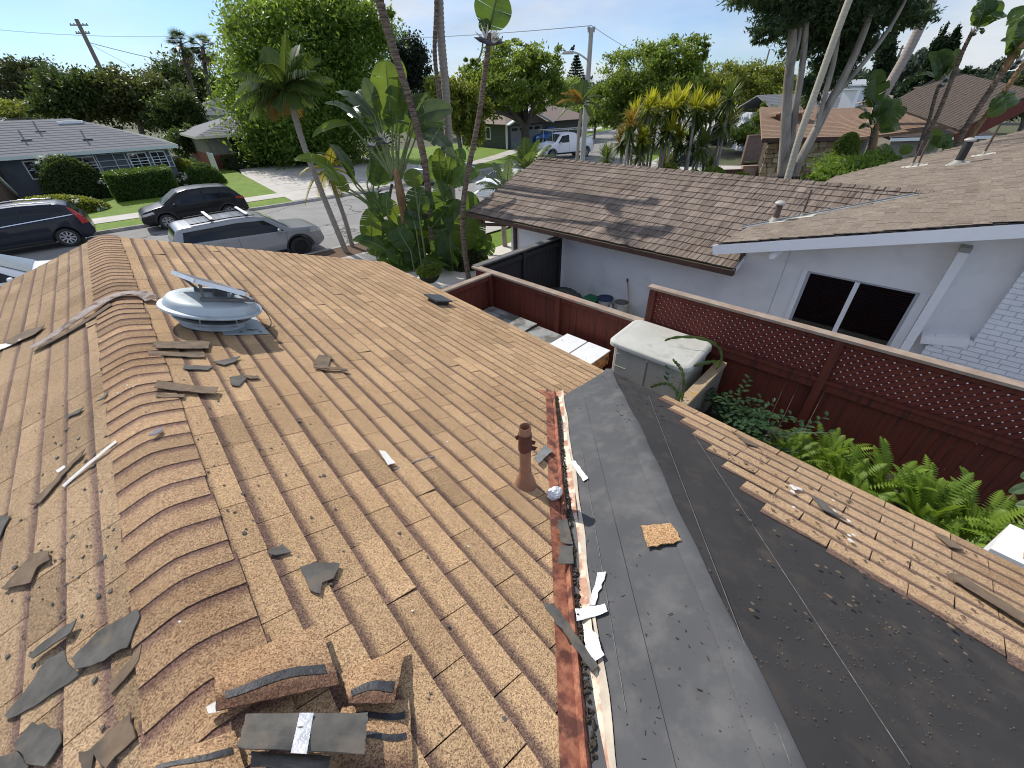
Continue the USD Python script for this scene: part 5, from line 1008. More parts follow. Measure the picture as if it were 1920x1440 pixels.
for x in (-1.6, -0.1, 0.75, 1.35, 3.8): hpart(gh, 'trim_post', M_SAGE, x - 0.025, x + 0.025, YG - 0.105, YG - 0.078, 1.25, 2.4)
for px, py, hh in ((212, 210 - 0, .9),): pass
for (bx, by), hh in (((45, 262), 0.5), ((72, 246), 0.55), ((160, 261), 0.5)):
    P = hitp(bx, by, (0, -0.327, 1), 2.58 - 0.327 * (YG - 0.55)); q = MB(); q.tube([P - [0, 0, .05], P + [0, 0, hh]], 0.05, 8); q.box(P + [0.1, -0.1, 0.02], (0.5, 0.3, 0.03)); obj('vent_pipe', q, mat('roof_pipe_grey', (0.22, 0.22, 0.23)), gh)
P = hitp(133, 231, (0, -0.327, 1), 2.58 - 0.327 * (YG - 0.55)); hpart(gh, 'skylight', W2, P[0] - .65, P[0] + .65, P[1] - .25, P[1] + .25, P[2] - .02, P[2] + .14)
en = hpart(gh, 'entry_wall', mat('brown_shingle_siding', (0.05, 0.03, 0.022), (0.075, 0.045, 0.032), scale=8), -9, -4.6, 36.5, YG - 0.02, 0.1, 2.3); q = MB(); q.bar((-4.55, 36.2, 2.5), (-4.55, 39.9, 0.6), 0.12, 0.16); obj('entry_rail', q, W2, gh)

th = thing('taupe_house', 'taupe house with red brick base and grey hip roof beside the big round green tree', 'house')
hpart(th, 'wall', M_TAUPE, 7.3, 18, 47, 56, 1.2, 2.6); hpart(th, 'brick_base', M_REDBR, 7.27, 18.03, 46.97, 56.03, 0.1, 1.2)
hip_roof(th, 7.3, 18, 47, 56, 2.66, 4.15, M_GROOF, 0.7, fascia=mat('cream_fascia', (0.62, 0.58, 0.46), rough=0.6))
window_y(th, 9.0, 10.6, 1.3, 2.35, 47, mat('cream_frame', (0.62, 0.60, 0.50)), 3)
hpart(th, 'garden_gate', MATS['white_sash'], 7.0, 7.06, 44.6, 46.9, 0.1, 1.5)
dm = thing('white_gabled_house', 'distant house with a small white gable and a skylight on its grey roof', 'house')
P = ath(392, 207, 62); hpart(dm, 'wall', mat('white_far_wall', (0.62, 0.64, 0.63)), P[0] - 2, P[0] + 9, P[1], P[1] + 8, 0, P[2] - 0.3); hip_roof(dm, P[0] - 2, P[0] + 9, P[1], P[1] + 8, P[2] - 0.3, P[2] + 1.3, M_GROOF, 0.5, fascia=MATS['white_sash'])
q = MB(); q.bar(P + [-1.3, -1.2, -0.2], P + [0.0, -1.2, 0.45], 0.3, 0.1); q.bar(P + [0, -1.2, 0.45], P + [2.2, -1.2, -0.25], 0.3, 0.1); obj('gable_rake', q, MATS['white_sash'], dm); hpart(dm, 'skylight', mat('bright_skylight', (0.75, 0.78, 0.8), rough=0.15), P[0] + 2.6, P[0] + 4.2, P[1] + 0.3, P[1] + 1.2, P[2] + 0.25, P[2] + 0.4)
lf = thing('pale_roof_house', 'distant pale grey roofed house at the left border above the grey house roof', 'house')
P = ath(30, 215, 60); hpart(lf, 'wall', MATS['white_far_wall'], P[0] - 8, P[0] + 2.6, P[1], P[1] + 6, 0, P[2] - 0.6); hip_roof(lf, P[0] - 8, P[0] + 2.6, P[1], P[1] + 6, P[2] - 0.6, P[2] + 0.5, mat('pale_far_roof', (0.34, 0.33, 0.33), (0.5, 0.5, 0.5), scale=1.5), 0.4)

og = thing('olive_grey_house', 'olive grey house with a garage door and white framed window behind the spreading tree', 'house')
hpart(og, 'wall', M_OLIVE, 33, 46, 38.0, 46, 0.1, 2.4)
mb = MB(); V = [(32.4, 37.4, 2.4), (32.4, 46.6, 2.4), (46.6, 46.6, 2.4), (46.6, 37.4, 2.4), (36.0, 42, 4.0), (43, 42, 4.0)]
mb.add(V, [[0, 4, 1], [1, 4, 5], [1, 5, 2], [2, 5, 3], [3, 5, 4], [3, 4, 0], [0, 1, 2], [0, 2, 3]]); obj('roof', mb, M_BROOF, og)
mb = MB(); mb.slab([(33, 37.5, 2.35), (38.6, 37.5, 2.35), (35.8, 37.5, 3.5)], (0, -1, 0), 0.06); t = mb.tm(); trimesh.repair.fix_normals(t); obj('gable_wall', t, M_OLIVE, og)
mb = MB()
for a, b in (((32.5, 37.2, 2.35), (35.8, 37.2, 3.62)), ((35.8, 37.2, 3.62), (39.1, 37.2, 2.35))): mb.bar(a, b, 0.5, 0.12)
obj('gable_rake', mb, MATS['white_sash'], og)
hpart(og, 'garage_door', mat('blue_grey_door', (0.15, 0.17, 0.19), rough=0.6), 33.5, 38.2, 37.9, 37.99, 0.1, 2.15)
for k in range(4): hpart(og, 'door_light', M_DKGL, 33.7 + k * 1.1, 34.5 + k * 1.1, 37.88, 37.898, 1.75, 2.0)
for a in (37.95, 46.0): hpart(og, 'corner_board', MATS['white_sash'], 32.9, 33.05, a - 0.08, a + 0.08, 0.1, 2.38)
q = hpart(og, 'window', M_DKGL, 32.98, 32.992, 40.7, 42.1, 1.0, 2.0)
for a, b, c, d in ((40.6, 42.2, 0.9, 1.0), (40.6, 42.2, 2.0, 2.1), (40.6, 40.7, 1.0, 2.0), (42.1, 42.2, 1.0, 2.0), (41.36, 41.44, 1.0, 2.0)): hpart(q, 'frame', MATS['white_sash'], 32.94, 32.995, a, b, c, d)
for k in range(9): hpart(og, 'siding_board', M_OLIVE, 32.955, 32.998, 38.1, 45.9, 0.12 + k * 0.245, 0.34 + k * 0.245) if not 3 <= k <= 8 else (hpart(og, 'siding_board', M_OLIVE, 32.955, 32.998, 38.1, 40.58, 0.12 + k * 0.245, 0.34 + k * 0.245), hpart(og, 'siding_board', M_OLIVE, 32.955, 32.998, 42.22, 45.9, 0.12 + k * 0.245, 0.34 + k * 0.245))

# ------------------------------------------------------------------ stone house behind the eucalyptus, and the roofs at the right
M_STONE = [mat(f'field_stone_{n}', c, tuple(0.8 * k for k in c), rough=0.9, scale=4, detail=7, bump=0.5, bscale=25, bdist=0.02) for n, c in (('tan', (0.46, 0.36, 0.22)), ('ochre', (0.40, 0.29, 0.16)), ('pale', (0.52, 0.43, 0.30)), ('brown', (0.30, 0.21, 0.13)))]
sh = thing('stone_house', 'house with tan field stone wall and low terracotta brown roof behind the smooth grey trunks', 'house')
A = ath(1432, 262, 27); B = ath(1582, 262, 27.0); ex = unit((B - A) * [1, 1, 0]); ey = np.array([-ex[1], ex[0], 0]); ey = ey if ey @ FH > 0 else -ey; LW = float(np.linalg.norm((B - A)[:2])); ZS = A[2]
def ss(a, b, z): return np.array([A[0], A[1], 0]) + ex * a + ey * b + np.array([0, 0, z])
mb = MB(); mb.box(ss(LW / 2 - 0.1, 0.2, (ZS - 0.15) / 2), (LW - 0.8, 0.4, ZS - 0.15), ax=[ex, ey, [0, 0, 1]]); obj('wall', mb, mat('dark_stone_joint', (0.09, 0.075, 0.055), rough=1), sh)
rr = np.random.default_rng(3); z = 0.0
while z < ZS - 0.2:
    hh = rr.uniform(0.2, 0.32); a = 0.3
    while a < LW - 0.5:
        w = rr.uniform(0.22, 0.55); w = min(w, LW - 0.5 - a + 0.05); j = rr.uniform(-0.03, 0.03, (4, 2)); P = [(a + 0.015, z + 0.012), (a + w - 0.015, z + 0.012), (a + w - 0.015, z + hh - 0.012), (a + 0.015, z + hh - 0.012)]
        P = [ss(p[0] + q[0], -0.005, max(0, p[1] + q[1])) for p, q in zip(P, j)]; mb = MB(); mb.slab(P, -ey, 0.05 + rr.uniform(0, 0.03)); t = mb.tm(); trimesh.repair.fix_normals(t); obj('stone', t, M_STONE[rr.integers(4)], sh); a += w
    z += hh
def roofslab(name, P, m, th=0.12, par=None):
    mb = MB(); n = np.cross(P[1] - P[0], P[2] - P[0]); n = n if n[2] > 0 else -n; mb.slab(P, n, th); t = mb.tm(); trimesh.repair.fix_normals(t); o = obj(name, t, m, par or sh); n = unit(n)
    for k in range(26):
        f, g = (k + .03) / 26, (k + 1.0) / 26; a, b, c, d = P[0] + (P[3] - P[0]) * f, P[1] + (P[2] - P[1]) * f, P[1] + (P[2] - P[1]) * g, P[0] + (P[3] - P[0]) * g; q = MB(); V = [a + n * (th + .018), b + n * (th + .018), c + n * (th + .004), d + n * (th + .004), a + n * th, b + n * th]; q.add(V, [[0, 1, 2], [0, 2, 3], [4, 5, 1], [4, 1, 0]]); obj('shingle_course', q, m, o)
    return o
roofslab('roof', [ss(-0.5, -0.7, ZS), ss(LW + 0.1, -0.7, ZS - 0.02), ss(LW + 1.5, 6.0, ZS + 1.25), ss(2.4, 6.0, ZS + 1.25)], M_TROOF)
roofslab('roof', [ss(LW + 0.12, -0.7, ZS - 0.1), ss(LW + 5.5, -2.0, ZS + 0.55), ss(LW + 5.5, 3.8, ZS + 1.2), ss(LW + 1.2, 5.0, ZS + 1.1)], M_TROOF)
q = MB(); q.bar(ss(-0.5, -0.72, ZS + 0.02), ss(LW + 0.1, -0.72, ZS), 0.06, 0.2); obj('fascia', q, M_DKBR, sh)
q = MB(); P = ss(LW * 0.60, 3.0, ZS + 0.62); q.box(P + [0, 0, 0.1], (1.1, 0.9, 0.75), ax=[ex, ey, [0, 0, 1]]); obj('roof_vent', q, mat('rust_orange_vent', (0.28, 0.13, 0.07)), sh); q = MB(); q.box(P + [0, 0, 0.52], (2.0, 1.4, 0.07), ax=[ex, ey, [0, 0, 1]]); obj('vent_lid', q, M_TROOF, sh)
ch = thing('white_chimney', 'square white chimney rising above the terracotta brown roof', 'chimney'); P0 = ath(1583, 213, 36); P1 = ath(1594, 178, 36)
mb = MB(); mb.box((P0 + P1) / 2, (0.85, 0.85, P1[2] - P0[2] + 0.6)); obj('stack', mb, M_WTRIM, ch); mb = MB(); mb.box(P1 * [1, 1, 0] + [0, 0, P1[2] + 0.33], (1.0, 1.0, 0.06)); obj('cap', mb, M_WTRIM, ch)
def box_house(label, D, x0, x1, yr, ye, roofm, wallm, name='far_house', dd=7.0):
    """A far gabled house that shows between picture columns x0..x1: ridge at row yr, eave at row ye."""
    h = thing(name, label, 'house'); a, b = ath(x0, ye, D), ath(x1, ye, D); r = ath((x0 + x1) / 2, yr, D + dd / 2)[2]; e = unit((b - a) * [1, 1, 0]); n = np.array([-e[1], e[0], 0]); n = n if n @ FH > 0 else -n
    ze = (a[2] + b[2]) / 2; a, b = a * [1, 1, 0], b * [1, 1, 0]; L = np.linalg.norm(b - a); zv = np.array([0, 0, 1.0])
    mb = MB(); mb.box((a + b) / 2 + n * dd / 2 + zv * (ze / 2 - 0.1), (L - 0.8, dd - 0.8, ze - 0.1), ax=[e, n, zv]); obj('wall', mb, wallm, h)
    P = [a + zv * ze, b + zv * ze, b + n * dd / 2 + zv * r, a + n * dd / 2 + zv * r, a + n * dd + zv * ze, b + n * dd + zv * ze]
    roofslab('roof', P[:4], roofm, 0.1, h); roofslab('roof', [P[3], P[2], P[5], P[4]], roofm, 0.1, h)
    mb = MB(); mb.bar(P[0] - [0, 0, 0.05], P[1] - [0, 0, 0.05], 0.08, 0.2); obj('fascia', mb, MATS['white_sash'], h); return h
M_FARW = mat('pale_far_building', (0.6, 0.62, 0.62), (0.52, 0.54, 0.55)); M_BRK = mat('brown_shake_far', (0.115, 0.088, 0.072), (0.075, 0.058, 0.048), rough=0.95, scale=8, detail=8, bump=0.6, bscale=14, bdist=0.04)
box_house('house with broad dark brown shake roof behind the banana plants on the right', 34, 1672, 1860, 196, 258, M_BRK, M_TAUPE, dd=9)
box_house('grey roofed house end beyond the spreading trees left of the smooth trunks', 40, 1453, 1600, 178, 208, M_GROOF, mat('blue_white_wall', (0.55, 0.6, 0.66)))
box_house('pale flat commercial building far beyond the brown roofs', 120, 1560, 1640, 150, 160, M_FARW, M_FARW, name='far_building')
box_house('pale roofed house beyond the brick chimney at the right', 48, 1700, 1880, 178, 194, mat('pinkish_far_roof', (0.5, 0.4, 0.36), (0.4, 0.33, 0.3), scale=2), M_FARW)
rf = thing('red_trim_house', 'house end with dark red fascia and pale roof at the right border behind the plants', 'house')
Q = [ath(1790, 262, 22), ath(1935, 190, 22)]; mb = MB(); mb.bar(Q[0], Q[1], 0.1, 0.55); obj('fascia', mb, M_RED, rf)
roofslab('roof', [Q[0] + [0, 0, .3], Q[1] + [0, 0, .3], Q[1] + FH * 5 + [0, 0, 1.2], Q[0] + FH * 5 + [0, 0, 1.2]], M_BRK, 0.1, rf); mb = MB(); mb.bar(Q[0] * [1, 1, 0] + FH * 0.5 + [0, 0, 1.2], Q[1] * [1, 1, 0] + FH * .5 + [0, 0, 1.2], 0.2, 2.4); obj('wall', mb, M_TAUPE, rf)
bc = thing('brick_chimney', 'leaning looking tan brick chimney above the dark brown shake roof', 'chimney'); P0 = ath(1712, 205, 36); P1 = ath(1722, 178, 36); mb = MB(); mb.box((P0 + P1) / 2, (0.9, 0.7, P1[2] - P0[2] + 0.8)); obj('stack', mb, mat('tan_brick_far', (0.42, 0.30, 0.23), (0.34, 0.23, 0.17), scale=20), bc); mb = MB(); mb.box(P1 * [1, 1, 0] + [0, 0, P1[2] + 0.44], (1.0, 0.8, 0.08)); obj('cap', mb, MATS['tan_brick_far'], bc)
# low walls and yard beyond the neighbour's roof
def lowwall(name, label, p0, p1, z1, m, th=0.25, cat='wall'):
    w = thing(name, label, cat); mb = MB(); a, b = np.array(p0, float), np.array(p1, float); mb.bar((*a, z1 / 2), (*b, z1 / 2), th, z1); obj('wall', mb, m, w); mb = MB(); mb.bar((*a, z1 + 0.03), (*b, z1 + 0.03), th + 0.06, 0.06); obj('cap', mb, m, w); return w
M_PAVR = mat('pink_block', (0.42, 0.28, 0.22), (0.34, 0.22, 0.17), rough=0.9, scale=5)
lowwall('block_wall', 'low brown block wall behind the lawn right of the yellow plants', ath(1398, 272, 36)[:2], ath(1462, 266, 36)[:2], 1.9, mat('brown_block', (0.19, 0.13, 0.11), (0.15, 0.10, 0.085), scale=4))
lowwall('block_wall', 'low pink block wall in front of the lawn beside the stone house', ath(1395, 300, 27.5)[:2], ath(1452, 306, 27.5)[:2], 1.0, M_PAVR)
lowwall('board_wall', 'low dark red board screen beside the pink block wall', ath(1322, 300, 26.5)[:2], ath(1398, 303, 26.5)[:2], 0.95, mat('dark_red_screen', (0.10, 0.045, 0.035), rough=0.8), 0.06, 'screen')
g4 = lambda L, z: [tuple(atz(a, b, z)[:2]) for a, b in L]
flat(g4([(1400, 276), (1462, 270), (1450, 305), (1396, 304)], 0.2), 0.2, 'front_lawn', mat('pale_lawn', (0.16, 0.20, 0.05), (0.20, 0.23, 0.07), rough=0.9, scale=3, detail=8), kind='structure')
flat(g4([(1150, 318), (1440, 335), (1450, 312), (1330, 310), (1180, 300)], 0.25), 0.25, 'front_path', M_CONC, kind='structure')
for lab, x0, x1, py, zz in (('long black fence panel at the foot of the smooth grey trunks', 1405, 1505, 334, 1.35), ('shorter black fence panel with red flowers right of the trunks', 1506, 1560, 326, 1.35)):
    a, b = ath(x0, py, 19.2), ath(x1, py + 4, 19.2); w = thing('black_fence', lab, 'fence'); k = 0; d_ = unit((b - a) * [1, 1, 0]); L = np.linalg.norm((b - a)[:2]); ztop = float(a[2])
    while k * 0.15 < L - 0.1:
        p = a + d_ * (k * 0.15 + 0.07); mb = MB(); mb.bar(p * [1, 1, 0], p * [1, 1, 0] + [0, 0, ztop - 0.03], 0.14, 0.02, up=d_); obj('board', mb, M_BLACKF, w); k += 1
    mb = MB(); mb.bar(a * [1, 1, 0] + [0, 0, ztop], b * [1, 1, 0] + [0, 0, ztop], 0.10, 0.05); obj('rail', mb, M_BLACKF, w)

# ================================================================== poles and wires
M_POLE = mat('weathered_pole', (0.16, 0.125, 0.10), (0.22, 0.18, 0.15), rough=0.9, scale=6, stretch=(4, 4, 0.5))
M_GREYP = mat('grey_pole', (0.30, 0.29, 0.27), (0.36, 0.35, 0.33), rough=0.8, scale=5, stretch=(4, 4, 0.5))
def pole(label, base, top, r0, r1, m, arms=(), name='utility_pole'):
    p = thing(name, label, 'pole'); mb = MB(); mb.tube([base, top], [r0, r1], 10); obj('shaft', mb, m, p, smooth=40)
    for z, L, d in arms:
        c = np.array(top) * [1, 1, 0] + [0, 0, top[2] - z]; d = unit(d); mb = MB(); mb.bar(c - d * L, c + d * L, 0.1, 0.12); obj('crossarm', mb, m, p)
        for s in (-0.9, -0.5, 0.5, 0.9): mb = MB(); mb.lathe([(0.03, 0.06), (0.06, 0.10), (0.05, 0.2), (0.001, 0.22)], c + d * L * s, 8); obj('insulator', mb, mat('insulator', (0.3, 0.3, 0.3), rough=0.3), p)
    return p
lt = ath(143, 36, 62); lb_ = ath(188, 128, 62); pole('brown utility pole rising above the dark trees at the left', lb_ - (lt - lb_) * 1.1, lt, 0.26, 0.2, M_POLE, [(0.5, 0.9, (1, -0.6, 0)), (1.2, 0.7, (1, -0.6, 0))])
ct = ath(1110, 52, 33); cb = np.array([*(ath(1092, 300, 33)[:2]), 0.0]); ct = np.array([cb[0], cb[1], upto(cb, 52)])
pole('tall grey street light pole in front of the neighbour\'s roof ridge', cb, ct, 0.19, 0.14, M_GREYP, [(0.15, 0.22, (1, -0.7, 0))], 'street_light_pole')
lp = thing('street_lamp', 'curved arm street lamp on the tall grey pole with a bird on it', 'lamp'); za = upto(cb, 115); zt = upto(cb, 97); e_ = unit((ath(1065, 103, 33) - cb) * [1, 1, 0]); Ln = float(np.linalg.norm((ath(1065, 103, 33) - cb)[:2]))
mb = MB(); mb.tube([np.array([cb[0], cb[1], za + (zt - za) * math.sin(t * PI / 2)]) + e_ * (Ln * 0.85 * t) for t in np.linspace(0, 1, 10)], 0.05, 8); obj('arm', mb, mat('galvanised', (0.45, 0.45, 0.45), metallic=0.5, rough=0.5), lp, smooth=40)
t = tm_of(rounded_box((0.75, 0.3, 0.16), 0.07)); t.vertices = t.vertices @ np.array([e_, [-e_[1], e_[0], 0], [0, 0, 1]]) + np.array([cb[0], cb[1], zt - 0.02]) + e_ * Ln; trimesh.repair.fix_normals(t); obj('head', t, MATS['galvanised'], lp, smooth=40)
bd = thing('bird', 'small dark bird perched on the street lamp arm', 'bird'); P = np.array([cb[0], cb[1], zt + 0.06]) + e_ * (Ln * 0.8); t = trimesh.creation.icosphere(2, 1.0); t.vertices = t.vertices * [0.16, 0.09, 0.10] + P + [0, 0, 0.12]; t2 = trimesh.creation.icosphere(2, 0.065); t2.apply_translation(P + [0.12, 0, 0.25]); t3 = trimesh.creation.cone(0.05, 0.25); t3.apply_transform(trimesh.transformations.rotation_matrix(-2.0, [0, 1, 0])); t3.apply_translation(P + [-0.1, 0, 0.1]); obj('body', trimesh.util.concatenate([t, t2, t3]), mat('dark_feathers', (0.03, 0.03, 0.03)), bd, smooth=50)
for lab, px, py0, py1, D, r, arms in (('thin far utility pole with a bushy top left of the smooth trunks', 1443, 92, 165, 150, 0.25, []), ('far utility pole with double crossarms beside the smooth trunks', 1469, 112, 165, 120, 0.2, [(0.3, 1.6, (1, -1, 0)), (1.6, 1.6, (1, -1, 0))]), ('far utility pole with crossarms behind the cypress', 1693, 85, 170, 90, 0.2, [(0.4, 1.4, (1, -1, 0)), (1.6, 1.4, (1, -1, 0))]), ('thin utility pole among the dark trees at the left', 284, 135, 175, 90, 0.15, [(0.2, 0.8, (1, -1, 0))])):
    t_ = ath(px, py0, D); pole(lab, t_ * [1, 1, 0], t_, r, r * 0.8, M_POLE, arms)
def wire(label, pts, r=0.012):
    pts = np.array(pts, float); d = np.linalg.norm(pts[-1] - pts[0]); n = 40; q = []
    for a, b in zip(pts[:-1], pts[1:]):
        for t in np.linspace(0, 1, n, endpoint=False): q.append(a + (b - a) * t - [0, 0, 0.03 * np.linalg.norm(b - a) * 4 * t * (1 - t) * 0.4])
    q.append(pts[-1]); w = thing('overhead_wire', label, 'wire'); mb = MB(); mb.tube(q, r, 4); obj('cable', mb, mat('wire_black', (0.09, 0.09, 0.09), rough=0.6), w)
wire('upper overhead wire from the left border to the street light pole', [ath(-40, 52, 62), ath(400, 66, 55), ct + [0, 0, 0.1]], 0.016)
wire('overhead wire from the street light pole to the right behind the trees', [ct + [0, 0, 0.1], ath(1260, 120, 60)], 0.014)
wire('sagging wire from the left pole down to the fan palms', [ath(168, 80, 62), ath(330, 118, 66), ath(420, 128, 70)], 0.03)
wire('lower wire from the left pole to the dark trees', [ath(172, 84, 62), ath(270, 135, 70)], 0.02)
# ================================================================== vehicles
def lerp_tab(t, x): t = np.array(t, float); return np.interp(x, t[:, 0], t[:, 1])
M_TYRE = mat('tyre_rubber', (0.02, 0.02, 0.02), (0.03, 0.03, 0.03), rough=0.85); M_CGLASS = mat('tinted_car_glass', (0.008, 0.010, 0.012), rough=0.08, spec=0.35); M_RIM = mat('alloy_rim', (0.45, 0.46, 0.48), metallic=0.8, rough=0.3); M_PLAST = mat('black_car_plastic', (0.02, 0.02, 0.021), rough=0.55)
M_WGLASS = mat('windscreen_glass', (0.05, 0.065, 0.065), (0.07, 0.09, 0.09), rough=0.05, spec=0.8, coat=0.6, scale=1.5)
def paint(name, c, metallic=0.0): return mat(name, c, rough=0.35, metallic=metallic, coat=0.35, spec=0.2)
def car(name, label, cat, loc, rz, spec, body, rim=None, scale=1.0, group=None, trim=None):
    """spec: L W H, top (x,z) line from tail to nose, belt (x,z), wheel centres, glass outlines in side view, extras."""
    c = thing(name, label, cat, loc, rz, group=group, scale=scale); S = spec; hw = S['W'] / 2; xs = np.linspace(-S['L'] / 2, S['L'] / 2, 64)
    def top(x): return lerp_tab(S['top'], x)
    def belt(x): return min(lerp_tab(S['belt'], x), top(x) - 0.02)
    def plan(x): e = abs(x) / (S['L'] / 2); return hw * (1 - 0.16 * max(0, (e - 0.72) / 0.28) ** 2.2)
    def half(x, z):                          # half width of the body at height z
        b, t = belt(x), top(x); w = plan(x)
        zz = [S['sill'], S['sill'] + 0.10, S['sill'] + 0.32, b, b + max(0.02, (t - b)) * 0.5, t]
        tum = S.get('tumble', 0.17) * min(1, (t - b) / 0.45)
        return float(np.interp(z, zz, [w - 0.09, w - 0.02, w, w - 0.035, w - 0.035 - tum * 0.42, w - 0.035 - tum - 0.03]))
    V = []; n = 0
    for x in xs:
        b, t = belt(x), top(x); nose = abs(x) / (S['L'] / 2)
        sill = S['sill'] + (0.16 * max(0, (nose - 0.9) / 0.1))
        zs = [sill, sill + 0.03, sill + 0.14, sill + (b - sill) * 0.5, b - 0.06, b, b + (t - b) * 0.35, b + (t - b) * 0.75, t - min(0.03, (t - b) * .12)]
        ring = [(half(x, z) - (0.05 if i == 0 else 0), z) for i, z in enumerate(zs)]
        w = ring[-1][0]; ring += [(w - 0.05, t - 0.006), (w * 0.6, t + 0.012), (0.0, t + 0.018)]
        V.append([(x, -y, z) for y, z in ring] + [(x, y, z) for y, z in ring[-2::-1]]); n = len(V[-1])
    V = np.array(V).reshape(-1, 3); m = len(xs); F = [[i * n + j, (i + 1) * n + j, (i + 1) * n + (j + 1) % n, i * n + (j + 1) % n] for i in range(m - 1) for j in range(n)]
    q = MB(); q.add(V, F); q.add(V[:n], [[0, j, j + 1] for j in range(1, n - 1)]); q.add(V[-n:], [[0, j + 1, j] for j in range(1, n - 1)])
    t = q.tm(); t.merge_vertices(); trimesh.repair.fix_normals(t); R = S['r']
    import manifold3d as m3
    try:
        man = m3.Manifold(m3.Mesh(t.vertices.astype(np.float32), t.faces.astype(np.uint32)))
        for wx in S['wheels']:
            for s in (-1, 1): man = man - m3.Manifold.cylinder(0.36, R + 0.07, R + 0.07, 40).rotate((90, 0, 0)).translate((wx, s * hw + (0.05 if s > 0 else 0.31), R))
        if man.num_tri() > 100: t = tm_of(man)
    except Exception: pass
    obj('body', t, body, c, smooth=28)
    def side(name, pts, m, s, off=0.006, th=0.0, par=c):
        """A patch on the flank: outline (x, z), fitted to the body's curve."""
        pg = sg.Polygon(pts); v, f = trimesh.creation.triangulate_polygon(pg, engine='earcut'); v, f = trimesh.remesh.subdivide_to_size(np.c_[v, np.zeros(len(v))], f, 0.14)
        P = np.array([(a, s * (half(a, b) + off), b) for a, b, _ in v]); tt = trimesh.Trimesh(P, f, process=False)
        if tt.face_normals[:, 1].mean() * s < 0: tt.invert()
        return obj(name, tt, m, par, smooth=True)
    for s in (-1, 1):
        for k, g in enumerate(S['glass']):
            w = side('side_window', g, M_CGLASS, s)
        if trim: side('window_trim', S['trimline'], trim, s, 0.009)
        for g in S.get('lines', []): side('door_gap', g, M_PLAST, s, 0.003)
        for x, z in S.get('handles', []): side('door_handle', [(x - .09, z), (x + .09, z), (x + .09, z + .03), (x - .09, z + .03)], body, s, 0.03)
        side('sill_trim', [(S['wheels'][0] + R + .1, S['sill'] + .02), (S['wheels'][1] - R - .1, S['sill'] + .02), (S['wheels'][1] - R - .1, S['sill'] + .15), (S['wheels'][0] + R + .1, S['sill'] + .15)], M_PLAST, s, 0.008)
        for wx in S['wheels']:
            ring = [(wx + (R + a) * math.cos(t_), R + (R + a) * math.sin(t_)) for a, ts in ((0.075, np.linspace(0.02, PI - .02, 16)), (0.13, np.linspace(PI - .02, 0.02, 16))) for t_ in ts]
            side('arch_trim', ring, M_PLAST if S.get('cladding', True) else body, s, 0.008)
        side('headlight', S['head'], mat('headlight_lens', (0.6, 0.62, 0.63), (0.3, 0.3, 0.3), rough=0.08, scale=9), s, 0.012); side('tail_light', S['tail'], mat('red_tail_lens', (0.32, 0.01, 0.012), rough=0.1, coat=1), s, 0.012)
        mx = S['mirror']; tt = tm_of(rounded_box((0.12, 0.20, 0.15), 0.045)); tt.apply_translation((mx[0], s * (half(*mx) + 0.13), mx[1] + 0.02)); obj('wing_mirror', tt, body, c, smooth=40)
    def across(name, x0, x1, f0, f1, m, off=0.012):   # glass or panel over the top surface between stations
        q = MB(); A = np.linspace(x0, x1, 8); V = []
        for i, x in enumerate(A):
            w = (half(x, top(x) - 0.02) - 0.03) * (f0 + (f1 - f0) * i / 7); V += [(x, y, top(x) + 0.012 + 0.006 * (1 - abs(y / max(w, .01))) + off) for y in np.linspace(-w, w, 6)]
        q.add(V, [[i * 6 + j, (i + 1) * 6 + j, (i + 1) * 6 + j + 1, i * 6 + j + 1] for i in range(7) for j in range(5)]); tt = q.tm()
        if tt.face_normals[:, 2].mean() < 0: tt.invert()
        obj(name, tt, m, c, smooth=True)
    across('windscreen', *S['screen'], M_WGLASS); across('rear_window', *S['rear'], M_CGLASS)
    for wx in S['wheels']:
        for s in (-1, 1):
            w = xform('wheel', c); ax = np.array([[1, 0, 0], [0, 0, 1], [0, s, 0.0]]); cc = (wx, s * (hw - 0.13), R); q = MB()
            q.lathe([(R * .66, -0.10), (R * .93, -0.11), (R, -0.07), (R, 0.07), (R * .93, 0.11), (R * .70, 0.115), (R * .66, 0.09)], cc, 32, ax); tt = q.tm(); trimesh.repair.fix_normals(tt); obj('tyre', tt, M_TYRE, w, smooth=40)
            q = MB(); q.lathe([(R * .67, 0.09), (R * .64, 0.10), (R * .62, 0.05), (0.001, 0.05)], cc, 32, ax); tt = q.tm(); obj('rim', tt, M_PLAST, w, smooth=40)
            for k in range(S.get('spokes', 5) * 2):
                a = (k // 2) * 2 * PI / S.get('spokes', 5) + (0.18 if k % 2 else -0.18); a2 = (k // 2) * 2 * PI / S.get('spokes', 5) + (0.30 if k % 2 else -0.30); P0 = np.array([0.05 * math.cos(a), 0.05 * math.sin(a), 0.085]); P1 = np.array([R * .64 * math.cos(a2), R * .64 * math.sin(a2), 0.095]); q = MB(); q.bar(np.array(cc) + P0 @ ax, np.array(cc) + P1 @ ax, 0.028, 0.02, up=ax[2]); obj('spoke', q, rim or M_RIM, w)
            q = MB(); q.lathe([(R * .66, 0.101), (R * .66, 0.112), (R * .61, 0.112), (R * .61, 0.09)], cc, 32, ax); obj('rim_edge', q, rim or M_RIM, w, smooth=40)
    return c, half, top
def door_line(x, z0, z1, dx=0.0): return [(x - .006, z0), (x + .006, z0), (x + dx + .006, z1), (x + dx - .006, z1)]
